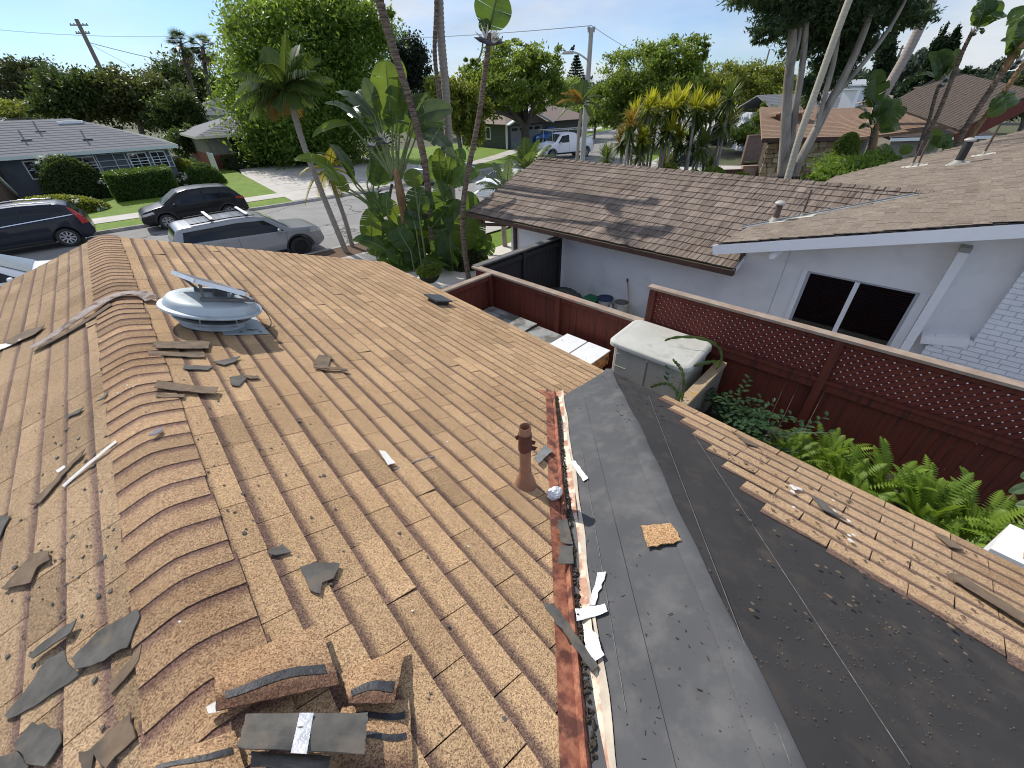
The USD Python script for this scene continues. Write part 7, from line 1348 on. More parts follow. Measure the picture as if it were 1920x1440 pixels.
# ------------------------------------------------------------------ hedges and shrubs in front of the grey house
def hedge(name, label, cat, c, d, leaf, n, size, seed, round_=False, blossom=0, rot=0.0):
    rng = np.random.default_rng(seed); t = thing(name, label, cat); c, d = np.array(c, float), np.array(d, float)
    if round_: u = rng.normal(size=(n, 3)); u /= np.linalg.norm(u, axis=1)[:, None]; u[:, 2] = np.abs(u[:, 2]) * 1.0; P = u * (d * [.5, .5, 1]) * (0.86 + 0.16 * rng.random((n, 1)))
    else:
        u = rng.uniform(-.5, .5, (n, 3)); k = rng.integers(0, 5, n); u[k == 0, 0] = -.5; u[k == 1, 0] = .5; u[k == 2, 1] = -.5; u[k == 3, 2] = .5; u[k == 4, 1] = .5; P = (u + [0, 0, .5]) * d + rng.normal(0, 0.05, (n, 3))
    P = P + 0.10 * (meshkit.fbm(P * 1.4 + seed, 3, seed)[:, None] - .5) * 2; cr, sr = math.cos(rot), math.sin(rot); P = np.c_[P[:, 0] * cr - P[:, 1] * sr, P[:, 0] * sr + P[:, 1] * cr, P[:, 2]]
    mb = MB(); leaves(P + c, size, mb, rng.normal(.45, .22, n), up=0.2, rng=rng)
    core = trimesh.creation.icosphere(3, 1.0) if round_ else trimesh.creation.box((1, 1, 1)); core.vertices = core.vertices * (d * ([.43, .43, .86] if round_ else [.93, .9, .93])) + c + ([0, 0, 0] if round_ else [0, 0, d[2] * .47]); obj('twigs', core, mat('hedge_twigs', (0.02, 0.025, 0.012), rough=1), t); obj('foliage', mb, leaf, t)
    for k in range(blossom):
        p = P[rng.integers(n)] + c; mb = MB(); leaves(p + rng.normal(0, 0.09, (26, 3)), 0.14, mb, rng.random(26), asp=.8, rng=rng); obj('blossom', mb, L_BLOSSOM, t)
    return t
gp = lambda px, py: atz(px, py, 0.13)
p = gp(287, 372); hedge('hedge', 'box clipped green hedge behind the black car', 'hedge', (p[0] - 0.1, p[1] + 1.0, .13), (3.1, 1.7, 1.45), L_HEDGE, 9000, 0.16, 51)
p = gp(112, 378); hedge('bush', 'large dark round bush against the grey house, left of the white flowers', 'bush', (-1.75, 38.6, .13), (3.2, 2.6, 2.35), L_DARK, 9000, 0.18, 52, True)
hedge('flowering_shrub', 'pale blossoms topping the large dark bush', 'shrub', (-2.2, 39.3, 1.75), (1.8, 1.2, .75), L_HEDGE, 1200, 0.14, 57, True, 26)
hedge('rose_bush', 'rose bush with white blooms between the dark bush and the box hedge', 'bush', (-0.15, 38.2, .13), (2.0, 1.6, 1.15), L_DARK, 3200, 0.15, 53, True, 12)
hedge('bush', 'smooth round dark green bush right of the box hedge', 'bush', (5.05, 38.6, .13), (2.5, 2.2, 1.35), L_HEDGE, 6500, 0.13, 54, True)
hedge('hedge', 'bright green clipped hedge in the gap between the two houses', 'hedge', (4.5, 42.2, .13), (1.9, 3.0, 1.45), L_YGREEN, 4500, 0.15, 55, True)
hedge('rose_bush', 'white flowering bush between the box hedge and the round bush', 'bush', (3.75, 38.0, .13), (1.2, 1.0, 0.85), L_DARK, 1500, 0.14, 56, True, 14)
hedge('shrub', 'yellowish spreading shrub with white flowers behind the navy car', 'shrub', (-2.9, 33.6, .13), (4.6, 2.2, .95), L_YGREEN, 6500, 0.15, 58, True, 9)
hedge('hedge', 'dark foundation hedge under the taupe house window', 'hedge', (10.2, 45.9, .13), (4.6, 1.2, 1.0), L_DARK, 4000, 0.18, 59)
hedge('shrub', 'small olive shrub by the pale path at the white house corner', 'shrub', uv(10.6, 8.9, .06), (1.4, 1.0, .75), L_OLIVE, 2600, 0.09, 60, True)
# ------------------------------------------------------------------ palms
def frond(base, tip, n=34, ll=0.55, droop=0.25, width=0.03, seed=0, vee=0.5, sag=0.3):
    """Feather frond from base to tip, arching; leaflets both sides."""
    rng = np.random.default_rng(seed); base, tip = np.array(base, float), np.array(tip, float); L = np.linalg.norm(tip - base); t = np.linspace(0, 1, n + 4)
    mid = (base + tip) / 2 + [0, 0, droop * L]; P = ((1 - t)[:, None] ** 2) * base + 2 * ((1 - t) * t)[:, None] * mid + (t[:, None] ** 2) * tip
    d = np.gradient(P, axis=0); d /= np.linalg.norm(d, axis=1)[:, None]; side = np.cross(d, [0, 0, 1.0]); side /= np.maximum(1e-6, np.linalg.norm(side, axis=1))[:, None]; upv = np.cross(side, d)
    mb = MB(); mb.tube(P, np.linspace(0.028, 0.006, len(P)), 4, st=(0.75, .5)); tn = rng.normal(.5, .14)
    for i in range(4, n + 4):
        prof = math.sin(PI * min(1, 0.12 + 0.88 * t[i])) ** 0.6; l = ll * prof * rng.uniform(.85, 1.15)
        for s in (-1, 1):
            a = unit(side[i] * s * 0.85 + d[i] * 0.55 + upv[i] * vee * 0.35); m = P[i] + a * l * 0.55; e = P[i] + a * l - np.array([0, 0, sag * l]); w = d[i] * width
            mb.add([P[i] - w * .5, P[i] + w * .5, m + w * .7, m - w * .7, e], [[0, 1, 2], [0, 2, 3], [3, 2, 4]], (float(np.clip(tn + rng.normal(0, .12), 0, 1)), .5))
    return mb
L_PALM = leaf_mat('palm_leaflets', (0.04, 0.075, 0.02), (0.10, 0.15, 0.035), (0.14, 0.20, 0.03), rough=0.35)
L_PALMY = leaf_mat('yellowing_palm_leaflets', (0.14, 0.15, 0.02), (0.32, 0.27, 0.04), (0.42, 0.36, 0.04))
L_PALMO = leaf_mat('orange_palm_leaflets', (0.16, 0.12, 0.03), (0.36, 0.19, 0.04), (0.4, 0.24, 0.04))
L_PALMP = leaf_mat('pale_palm_leaflets', (0.07, 0.11, 0.04), (0.20, 0.25, 0.13), (0.16, 0.22, 0.07), rough=0.3)
M_PTRUNK = mat('ringed_palm_trunk', (0.22, 0.19, 0.16), (0.30, 0.265, 0.225), rough=0.9, scale=3, detail=7, stretch=(2, 2, 9), bump=0.6, bscale=5, bdist=0.03)
M_PBROWN = mat('brown_palm_sheath', (0.20, 0.125, 0.075), (0.30, 0.20, 0.125), rough=0.9, scale=5, stretch=(5, 5, 1), bump=0.6, bscale=12, bdist=0.02)
M_BTRUNK = mat('banana_stem_scars', (0.12, 0.085, 0.06), (0.24, 0.18, 0.13), rough=0.9, scale=3, detail=5, stretch=(1, 1, 9), c3=(0.065, 0.045, 0.035), s3=5, lo3=0.48, hi3=0.58, bump=0.8, bscale=6, bdist=0.03)
def ringed(pts, r, gap=0.12, m=40, n=10, amp=0.10):
    from scipy.interpolate import CubicSpline
    p = np.array(pts, float); t = np.r_[0, np.cumsum(np.linalg.norm(np.diff(p, axis=0), axis=1))]; m = max(8, int(t[-1] / gap) * 3); s = np.linspace(0, t[-1], m); q = CubicSpline(t, p, bc_type='natural')(s) if len(p) > 2 else p[0] + (p[-1] - p[0]) * (s / t[-1])[:, None]
    rr = np.interp(s / t[-1], np.linspace(0, 1, len(r)), r) * (1 + amp * np.array([(0.7, -0.5, -0.2)[i % 3] for i in range(m)])); return MB().tube(q, rr, n)
def palm(label, D, trunk, r, crown, fronds, ll, leaf, bark, name='palm_tree', n=30, droop=0.22, seed=0, sheath=None, sag=0.35):
    """trunk: picture points; fronds: picture points of the tips with a depth shift."""
    t = thing(name, label, 'palm tree'); P = [ath(*q, D) for q in trunk]
    if P[0][2] > 0.15: P = [P[0] * [1, 1, 0]] + P
    obj('trunk', ringed(P, r), bark, t, smooth=50); C = ath(*crown, D)
    if sheath: obj('crownshaft', limb([P[-1], C], sheath), M_PBROWN, t, smooth=True)
    for k, f in enumerate(fronds): obj('frond', frond(C, ath(f[0], f[1], D + f[2]), n, ll, f[3] if len(f) > 3 else droop, seed=seed + k, sag=sag), f[4] if len(f) > 4 else leaf, t)
    return t
palm('feather palm with a brown stem and shaggy crown in front of the big green tree', 15.6, [(655, 487), (631, 429), (613, 385), (587, 319), (566, 262), (548, 200)], [0.10, 0.095, 0.09, 0.085, 0.10], (536, 172), [(440, 200, -.3), (470, 150, .8), (435, 140, -.6), (500, 88, .6, .1), (537, 58, 0, .05), (575, 100, -.5, .12), (600, 110, .6), (606, 160, -.2), (588, 195, .5), (560, 205, -.8), (490, 205, .7), (470, 225, .1), (520, 215, 1.0), (625, 150, 1, .2), (450, 175, 1.2), (500, 120, -.9, .15), (560, 85, .9, .1), (590, 135, -.9, .2), (515, 200, -.4, .3), (545, 215, .5, .3, L_PALMO), (475, 175, .4, .3), (605, 178, -.4, .3), (510, 225, .1, .35, L_PALMO)], 0.50, L_PALM, M_PTRUNK, seed=100, sheath=[0.10, 0.07], n=50, sag=.6)
palm('small palm with yellowing drooping fronds beside the grey feather palm stem', 16.3, [(664, 475), (645, 406), (629, 360), (621, 335)], [0.085, 0.08, 0.075], (617, 318), [(560, 330, -.4, .3), (572, 385, -.2, .35), (600, 372, .4, .3), (640, 372, -.4, .3), (668, 340, .3, .3), (655, 300, -.3, .2), (590, 290, .5, .2), (625, 275, -.2, .1)], 0.36, L_PALMY, M_PTRUNK, seed=130, n=26)
palm('bushy green feather palm rising behind the neighbour\'s left roof corner', 17.5, [(985, 355), (987, 325)], [0.10, 0.09], (988, 322), [(962, 268, 0, .12), (985, 258, .3, .08), (1010, 262, -.3, .1), (1032, 272, .4, .12), (1042, 290, .2, .2), (955, 292, -.4, .2), (975, 275, .8, .1), (1020, 278, .9, .15), (1000, 285, -.9, .15), (968, 310, .6, .3)], 0.40, L_PALM, M_PTRUNK, name='palm_bush', seed=150)
palm('pale low feather palm spreading over the street beside the neighbour\'s roof corner', 16.0, [(945, 395), (948, 370)], [0.10, 0.09], (950, 362), [(893, 345, 0, .25), (900, 325, -.3, .2), (925, 305, .3, .15), (955, 300, -.2, .15), (890, 362, .4, .25), (910, 350, -.6, .2), (975, 318, .3, .2), (905, 385, .2, .3)], 0.36, L_PALMP, M_PTRUNK, name='palm_bush', seed=170)
palm('palm with orange and green fronds standing against the light pole', 30, [(1082, 300), (1086, 240), (1090, 205)], [0.12, 0.10, 0.09], (1091, 195), [(1045, 195, -.3, .25, L_PALMO), (1052, 175, .3, .2, L_PALMO), (1072, 168, -.4, .15, L_PALMO), (1095, 150, .2, .08), (1125, 180, .4, .2), (1130, 205, -.3, .25), (1045, 225, .4, .3), (1110, 225, .2, .3), (1075, 160, .5, .1), (1115, 165, -.4, .15)], 0.62, L_PALM, M_PTRUNK, seed=190)
for lab, x0, y0, x1, y1, sd in (('left and taller of the two far fan palms', 374, 205, 340, 82, 5), ('right and shorter of the two far fan palms', 402, 212, 380, 88, 6)):
    t = thing('fan_palm', lab, 'palm tree'); D = 66; a, b = ath(x0, y0, D), ath(x1, y1, D); obj('trunk', limb([a * [1, 1, 0], a, b], [0.28, 0.22, 0.2]), M_BARKD, t, smooth=True); mb = MB(); rg = np.random.default_rng(sd)
    for k in range(46):
        dr = unit(rg.normal(size=3) + [0, 0, 0.25]); c = b + dr * 1.0; s = unit(np.cross(dr, [0.1, 0.2, 1])); u = np.cross(s, dr); tn = float(np.clip(rg.normal(.45, .2), 0, 1))
        for j in np.linspace(-1.2, 1.2, 9): e = c + (dr * math.cos(j) + s * math.sin(j)) * 1.0 - [0, 0, .25]; w = u * 0.0 + np.cross(e - c, u) * 0.06; mb.add([c - w, c + w, e], [[0, 1, 2]], (tn, .5))
        mb.bar(b, c, 0.03, 0.03, st=(tn, .5))
    obj('crown', mb, L_DARK, t); hang = MB(); 
    for k in range(40): a_ = rg.uniform(0, 2 * PI); z = rg.uniform(-1.5, -.2); p = b + [0.35 * math.cos(a_), .35 * math.sin(a_), z]; hang.bar(p, p + [0.5 * math.cos(a_), .5 * math.sin(a_), -.7], .12, .02)
    obj('dead_skirt', hang, M_PBROWN, t, kind=None)
def tallstem(name, label, cat, D, pts, r, m, crown=True, lf=None):
    t = thing(name, label, cat); P = [ath(*q, D) for q in pts]
    if P[0][2] > 0.15: P = [P[0] * [1, 1, 0]] + P
    obj('trunk', ringed(P, r, 0.16, amp=0.05), m, t, smooth=50)
    if crown:
        C = P[-1]
        for k in range(9): a = k * 0.7; obj('frond', frond(C, C + [2.2 * math.cos(a), 2.2 * math.sin(a), 0.3 + 0.5 * math.sin(3 * k)], 22, .5, .3, seed=300 + k), L_PALM, t)
    return t
tallstem('palm_tree', 'slender pale green ringed palm trunk leaning in front of the eucalyptus', 'palm tree', 17.2, [(1476, 337), (1501, 251), (1526, 181), (1562, 80), (1594, -5), (1640, -120)], [0.135, 0.115, 0.105], mat('pale_ringed_trunk', (0.36, 0.33, 0.25), (0.44, 0.41, 0.33), rough=.85, scale=3, stretch=(1, 1, 10), bump=.4, bscale=4, bdist=.02))
tallstem('palm_tree', 'thick grey palm trunk leaning right of the dark cypress', 'palm tree', 28, [(1640, 215), (1660, 172), (1685, 128), (1712, 78), (1750, -5), (1810, -130)], [0.26, 0.24, 0.22], mat('grey_palm_trunk', (0.27, 0.235, 0.21), (0.34, 0.30, 0.265), rough=.9, scale=3, stretch=(2, 2, 6)))
# ================================================================== giant bird of paradise, yellow headed plants, ferns
L_PAD = leaf_mat('paddle_leaf', (0.03, 0.07, 0.02), (0.07, 0.125, 0.03), (0.2, 0.32, 0.04), rough=0.28)
L_PADL = leaf_mat('light_paddle_leaf', (0.06, 0.11, 0.02), (0.11, 0.17, 0.03), (0.28, 0.38, 0.04), rough=0.3)
L_PADG = leaf_mat('grey_backed_paddle_leaf', (0.06, 0.085, 0.05), (0.11, 0.145, 0.085), (0.12, 0.18, 0.05), rough=0.3)
M_PET = mat('green_petiole', (0.10, 0.13, 0.045), (0.16, 0.19, 0.08), rough=0.5, scale=4); M_SHEATH = mat('fibrous_sheath', (0.23, 0.13, 0.06), (0.34, 0.21, 0.10), rough=0.9, scale=6, stretch=(6, 6, 1), c3=(0.12, 0.08, 0.05), s3=5, bump=.6, bscale=20, bdist=.02)
M_FLW = mat('white_bract', (0.70, 0.68, 0.60), (0.55, 0.5, 0.42), rough=.6, scale=6); M_BLUEB = mat('dark_blue_bract', (0.05, 0.055, 0.075), (0.09, 0.08, 0.085), rough=.6, scale=5)
def paddle(base, tip, w, face=None, bend=0.10, tears=5, seed=0, fold=0.25, tone=0.5):
    """A banana-like blade from base to tip, w wide; its outer part torn into straps; face: which way its upper side looks."""
    rng = np.random.default_rng(seed); base, tip = np.array(base, float), np.array(tip, float); L = np.linalg.norm(tip - base); d0 = (tip - base) / L; n = 18; t = np.linspace(0, 1, n + 1)
    f = unit(face if face is not None else [0.3 * rng.normal(), -0.6 + 0.3 * rng.normal(), 0.7]); side0 = unit(np.cross(d0, f)); nr = np.cross(side0, d0); nr = nr if nr @ f > 0 else -nr
    P = base + d0 * (t * L)[:, None] + nr * (bend * L * 4 * t * (1 - t))[:, None] - np.array([0, 0, bend * 0.9 * L]) * (t ** 2.4)[:, None] + np.array([0, 0, 0.0])
    prof = np.sqrt(np.clip(np.sin(PI * np.clip(0.05 + 0.95 * t, 0, 1)) , 0, 1)) * (0.98 - 0.18 * t); prof[0] = 0.16; prof[-1] = 0.05
    cut = set(rng.integers(2, n - 1, tears).tolist()); mb = MB()
    for s in (-1, 1):
        off_ = 0.0
        for i in range(n):
            if i in cut and rng.random() < .75: off_ = rng.normal(0, 0.10)
            row = []
            for j, q in enumerate((0.0, 0.5, 1.0)):
                for k in (i, i + 1):
                    wv = 0.5 * w * prof[k] * q; z = fold * wv * (1 - 0.5 * q) + (off_ * wv if q > 0.4 else 0) + 0.02 * w * math.sin(14 * t[k] + 3 * s) * q
                    g = -0.012 * L * q if (i + 1 in cut and k == i + 1) else 0.0
                    row.append(P[k] + side0 * s * wv + nr * z + d0 * (0.10 * wv + g))
            F = [[0, 1, 3, 2], [2, 3, 5, 4]] if s > 0 else [[0, 2, 3, 1], [2, 4, 5, 3]]
            mb.add(row, F, (float(np.clip(tone + rng.normal(0, .07), 0, 1)), .5))
    return mb, P
def bop_leaf(t, D, b, e, wpx, mat_=None, dz=0.0, face=None, tears=5, seed=0, petiole=None, bend=.10, fold=.25, tone=.5):
    """b, e: picture points of the blade's foot and tip; wpx its width there; petiole: where its stalk starts."""
    B, E = ath(*b, D), ath(*e, D + dz); w = 1.28 * np.linalg.norm(ath(b[0] + wpx / 2, (b[1] + e[1]) / 2, D) - ath(b[0] - wpx / 2, (b[1] + e[1]) / 2, D))
    m, P = paddle(B, E, w, face, bend, tears, seed, fold, tone); o = obj('leaf', m, mat_ or L_PAD, t, smooth=False); q = MB(); q.tube(P[:-1], np.linspace(0.022, 0.005, len(P) - 1), 5); obj('midrib', q, M_PET, o, smooth=True)
    if petiole is not None:
        A = ath(*petiole, D); q = MB(); mid = (A + B) / 2 + [0, 0, 0.04]; q.tube([A, mid, B], [0.04, 0.032, 0.022], 6); obj('petiole', q, M_PET, t, smooth=True)
def bop_flower(t, D, px, py, s=1.0, seed=0):
    rng = np.random.default_rng(seed); c = ath(px, py, D); f = xform('flower', t)
    for k in range(9): a = unit([rng.normal(), rng.normal() * .6, 0.5 + rng.random()]); q = MB(); q.tube([c, c + a * 0.13 * s, c + a * 0.26 * s], [0.016 * s, 0.022 * s, 0.002], 5); obj('bract', q, M_FLW, f, smooth=True)
    for k in (-1, 1): a = unit([k, -.2, .12]); q = MB(); q.tube([c - a * .05, c + a * 0.16 * s, c + a * 0.34 * s], [0.035 * s, 0.04 * s, 0.004], 6); obj('spathe', q, M_BLUEB, f, smooth=True)
def bop(label, D, trunk, r, lvs, flowers=(), seed=0, sheath=None, bark=None):
    t = thing('bird_of_paradise', label, 'plant'); P = [ath(*q, D) for q in trunk]
    if P[0][2] > .15: P = [P[0] * [1, 1, 0]] + P
    if r: obj('trunk', ringed(P, r, 0.10, amp=0.12), bark or M_BTRUNK, t, smooth=50)
    if sheath: obj('sheath', limb([ath(*q, D) for q in sheath[0]], sheath[1], 8), M_SHEATH, t, smooth=True)
    for k, l in enumerate(lvs): kw = dict(l[3]) if len(l) > 3 else {}; bop_leaf(t, D, l[0], l[1], l[2], seed=seed + k, **kw)
    for k, (x, y, s) in enumerate(flowers): bop_flower(t, D, x, y, s, seed + k)
    return t
LT, GR = dict(mat_=L_PADL), dict(mat_=L_PADG)
cam_ = -FH + np.array([0, 0, .25])
bop('tall banana-like plant with a big fan of leaves at the middle of the stand', 14.2, [(790, 500), (772, 450), (765, 425), (757, 385)], [0.10, 0.09, 0.10], [
    ((735, 232), (722, 108), 58, dict(LT, petiole=(738, 330), face=cam_, tears=2, bend=.03)), ((752, 205), (750, 108), 30, dict(LT, petiole=(745, 330), face=cam_ + [1, 0, 0], bend=.03, tears=1)), ((742, 250), (752, 150), 50, dict(petiole=(745, 335), face=cam_, tears=3, bend=.03)),
    ((690, 245), (607, 183), 30, dict(GR, petiole=(735, 335), dz=-.6)), ((700, 225), (628, 162), 30, dict(GR, petiole=(735, 330), dz=.3)), ((708, 205), (682, 138), 24, dict(GR, petiole=(736, 330), dz=-.2, face=cam_)), ((702, 215), (668, 163), 22, dict(GR, petiole=(736, 332), dz=.5, face=cam_)),
    ((772, 225), (803, 165), 26, dict(GR, petiole=(748, 330), dz=-.5)), ((780, 222), (848, 196), 34, dict(GR, petiole=(750, 330), dz=.1)), ((775, 240), (835, 225), 40, dict(petiole=(750, 332), dz=.6)), ((782, 252), (852, 283), 36, dict(GR, petiole=(752, 335), dz=-.2, tears=8, bend=.18)),
    ((655, 232), (583, 250), 14, dict(LT, petiole=(730, 325), dz=-.5, fold=.8)), ((720, 250), (690, 178), 44, dict(petiole=(740, 330), dz=.5, face=cam_)), ((765, 255), (795, 200), 40, dict(petiole=(746, 330), dz=.9)), ((705, 235), (650, 200), 30, dict(GR, petiole=(738, 328), dz=.9))],
    [(715, 260, 1.0), (700, 275, .8), (724, 268, .9)], 400, ([(760, 420), (752, 370), (742, 318)], [0.11, 0.15, 0.10]))
bop('leaning banana-like plant with long leaves reaching left over the street', 14.6, [(712, 460), (708, 425), (702, 400)], [0.11, 0.12, 0.13], [
    ((640, 345), (547, 282), 34, dict(LT, petiole=(697, 385), dz=-.8, bend=.16)), ((668, 350), (586, 272), 34, dict(LT, petiole=(698, 382), dz=-.4, bend=.14)), ((662, 335), (617, 262), 22, dict(GR, petiole=(698, 380), dz=.3)), ((688, 345), (681, 252), 18, dict(GR, petiole=(697, 378), fold=.8, tears=0)),
    ((700, 348), (722, 280), 34, dict(petiole=(699, 380), dz=.3, face=cam_)), ((712, 345), (728, 300), 26, dict(petiole=(700, 380), dz=-.3)), ((652, 360), (600, 312), 28, dict(LT, petiole=(697, 388), dz=.5))], [(698, 362, 1.1), (707, 366, .9)], 430, ([(706, 425), (701, 395), (696, 370)], [0.13, 0.14, 0.09]))
bop('slim dark scarred stem with a single upright oval leaf and dried flowers at its top', 12.6, [(868, 392), (876, 330), (888, 270), (900, 205), (906, 160), (914, 100), (917, 62)], [0.085, 0.08, 0.07, 0.06], [((916, 55), (935, -22), 62, dict(face=cam_, tears=3, bend=.02, tone=.35)), ((905, 70), (893, 112), 16, dict(GR, dz=.3, tears=2)), ((912, 62), (905, 30), 20, dict(face=cam_)), ((922, 70), (942, 78), 12, dict(GR))], [(912, 78, 1.3), (922, 82, 1.1)], 450)
bop('tall dark ringed stem rising out of the picture left of centre', 13.8, [(818, 505), (808, 420), (805, 385), (797, 310), (785, 252), (770, 195), (750, 130), (728, 60), (708, -10), (690, -70)], [0.11, 0.105, 0.10, 0.10, 0.12], [((800, -40), (760, -150), 60), ((690, -60), (640, -140), 50)], (), 470)
bop('thick tall grey brown stem rising out of the picture right of centre', 15.2, [(850, 470), (848, 400), (845, 330), (840, 240), (834, 150), (826, 60), (822, -40), (820, -90)], [0.135, 0.13, 0.125, 0.12], [((820, -90), (860, -160), 60)], (), 480, bark=M_PTRUNK)
bop('slim stem hugging the thick tall stem right of centre', 15.0, [(836, 470), (832, 330), (828, 240), (822, 170), (815, 90), (818, 20), (815, -60)], [0.07, 0.065, 0.06], [((815, -60), (790, -130), 50)], (), 485)
bop('thin grey brown scarred stem with pale flowers behind the big fan', 15.4, [(742, 470), (736, 420), (730, 385), (735, 345)], [0.055, 0.05], [((735, 340), (722, 300), 20, GR), ((738, 335), (760, 300), 22, dict(dz=.3))], [(727, 338, 1.0)], 490)
bop('fan of upright green leaves around the tall stems, right of the big fan', 14.4, [(836, 480), (832, 420), (828, 372)], [0.07, 0.06], [((828, 345), (822, 270), 26, dict(LT, petiole=(830, 372), face=cam_)), ((820, 345), (808, 285), 22, dict(petiole=(829, 372))), ((838, 345), (848, 282), 24, dict(LT, petiole=(830, 372), face=cam_)), ((845, 345), (898, 312), 30, dict(petiole=(831, 374), tears=9, bend=.16, dz=-.3)), ((835, 350), (868, 270), 30, dict(petiole=(831, 374), dz=.5))], [(818, 345, 1.2)], 500)
for lab, lv, sd in (('low dense dark leaves at the left foot of the banana-like stand', [((725, 470), (660, 443), 26), ((740, 480), (684, 468), 28), ((735, 475), (700, 440), 30, dict(face=cam_)), ((750, 478), (718, 404), 36, dict(dz=.4)), ((770, 470), (742, 420), 40, dict(face=cam_, dz=.3)), ((762, 490), (722, 470), 34, dict(dz=-.4)), ((780, 495), (735, 500), 30, dict(dz=-.6)), ((775, 440), (752, 392), 30, dict(face=cam_, dz=.5)), ((700, 455), (672, 450), 20), ((790, 500), (765, 455), 36, dict(face=cam_)), ((745, 500), (708, 488), 30, dict(dz=-.8)), ((760, 505), (790, 470), 34, dict(LT, dz=-.6))], 520),
                     ('two light upright leaves against the dark stems in the middle of the stand', [((778, 352), (774, 312), 32, dict(LT, face=cam_, tears=1)), ((786, 400), (790, 345), 46, dict(face=cam_, tears=8, dz=.2, tone=.35)), ((800, 405), (765, 395), 26, dict(GR, dz=-.3)), ((805, 400), (815, 355), 30, dict(face=cam_, dz=.6, tone=.3)), ((780, 430), (772, 385), 30, dict(tone=.3, dz=.7, face=cam_))], 540),
                     ('low mass of broad leaves at the right foot of the banana-like stand', [((868, 470), (880, 385), 42, dict(LT, face=cam_, tears=2)), ((885, 470), (903, 400), 30, dict(face=cam_)), ((880, 490), (918, 432), 32, dict(dz=-.3)), ((865, 500), (915, 456), 34, dict(GR, dz=-.5)), ((850, 510), (842, 420), 44, dict(face=cam_, tone=.3, dz=.3)), ((870, 505), (895, 500), 36, dict(tone=.3)), ((840, 515), (868, 455), 40, dict(face=cam_, dz=-.4)), ((830, 520), (812, 440), 36, dict(face=cam_, tone=.3, dz=.3)), ((855, 440), (852, 365), 40, dict(face=cam_, tone=.25, dz=.7)), ((832, 440), (818, 385), 34, dict(tone=.25, face=cam_, dz=.6)), ((880, 515), (912, 492), 32, dict(dz=-.6)), ((875, 440), (890, 392), 30, dict(LT, dz=.4, face=cam_)), ((845, 500), (790, 492), 40, dict(tone=.4, dz=-.5)), ((835, 505), (850, 470), 30, dict(LT, dz=-.8))], 560)):
    t = thing('bird_of_paradise', lab, 'plant')
    for k, l in enumerate(lv):
        kw = dict(l[3]) if len(l) > 3 else {}; b = l[0]; bop_leaf(t, 13.4 + .25 * (k % 4), b, l[1], l[2], seed=sd + k, **kw)
        A = ath(*b, 13.4 + .25 * (k % 4)); q = MB(); q.tube([[A[0] * .99 + .07, A[1] * .99 + .1, 0.05], A], [0.03, 0.02], 5); obj('petiole', q, M_PET, t, smooth=True)
rgx = np.random.default_rng(99); t = thing('bird_of_paradise', 'dense dark foliage filling the middle of the banana-like stand between the stems', 'plant')
for k in range(34):
    x, y = rgx.uniform(690, 890), rgx.uniform(395, 520); y = max(y, 520 - 1.6 * (x - 660)) if x < 720 else y; a = rgx.normal(0, .7); L_ = rgx.uniform(45, 80); bop_leaf(t, 13.6 + rgx.uniform(0, 1.6), (x, y), (x + L_ * math.sin(a), y - L_ * math.cos(a)), rgx.uniform(22, 36), L_PAD if k % 4 else L_PADL, face=cam_ + rgx.normal(0, .4, 3), seed=1200 + k, tone=rgx.uniform(.2, .6), bend=.08)
hedge('shrub', 'feathery light green shrub at the house corner by the fence', 'shrub', ath(805, 512, 11.6), (0.75, .6, .35), L_BRIGHT, 2600, 0.07, 571, True)
# at the right, behind the neighbour's house
bop('dark banana-like plant behind the neighbour\'s house, right of the smooth trunks', 22, [(1622, 300), (1634, 268), (1640, 240)], [0.12, 0.12], [((1638, 200), (1642, 128), 34, dict(face=cam_, tone=.45, bend=.03)), ((1632, 235), (1606, 196), 20), ((1640, 230), (1612, 215), 20, dict(dz=-.3)), ((1645, 232), (1690, 178), 22, dict(dz=.3)), ((1648, 238), (1702, 196), 24, dict(dz=-.4, tears=8)), ((1648, 245), (1692, 232), 22, dict(bend=.16)), ((1652, 250), (1668, 240), 18), ((1636, 225), (1622, 170), 22, dict(LT, tears=9)), ((1644, 225), (1665, 172), 24, dict(dz=.4)), ((1634, 245), (1612, 236), 18, dict(bend=.2)), ((1642, 220), (1652, 180), 26, dict(face=cam_))], (), 600, ([(1634, 290), (1640, 255), (1644, 232)], [0.16, 0.15, 0.09]))
bop('pair of slim leaning stems with a fan of oval leaves behind the right roof', 20, [(1716, 310), (1728, 262), (1742, 225), (1754, 180), (1762, 158)], [0.075, 0.065, 0.06], [((1763, 148), (1745, 92), 26, dict(face=cam_, tone=.5)), ((1766, 142), (1765, 88), 28, dict(face=cam_)), ((1772, 138), (1800, 86), 26, dict(LT, face=cam_)), ((1756, 152), (1725, 136), 16, dict(LT, tears=8)), ((1770, 148), (1788, 118), 20)], [(1772, 152, 1.5), (1764, 162, 1.2)], 620)
bop('slim leaning stem topped by a big torn oval leaf at the upper right', 19, [(1712, 312), (1735, 262), (1760, 210), (1788, 140), (1808, 90), (1826, 55)], [0.08, 0.075, 0.065], [((1828, 50), (1868, -8), 46, dict(face=cam_, tears=4, tone=.35, bend=.02)), ((1832, 48), (1848, -15), 40, dict(face=cam_, tone=.3)), ((1850, 40), (1900, 45), 26, dict(dz=.2, tears=8, bend=.2)), ((1830, 52), (1842, 62), 14, dict(GR))], [(1822, 66, 1.2)], 640)
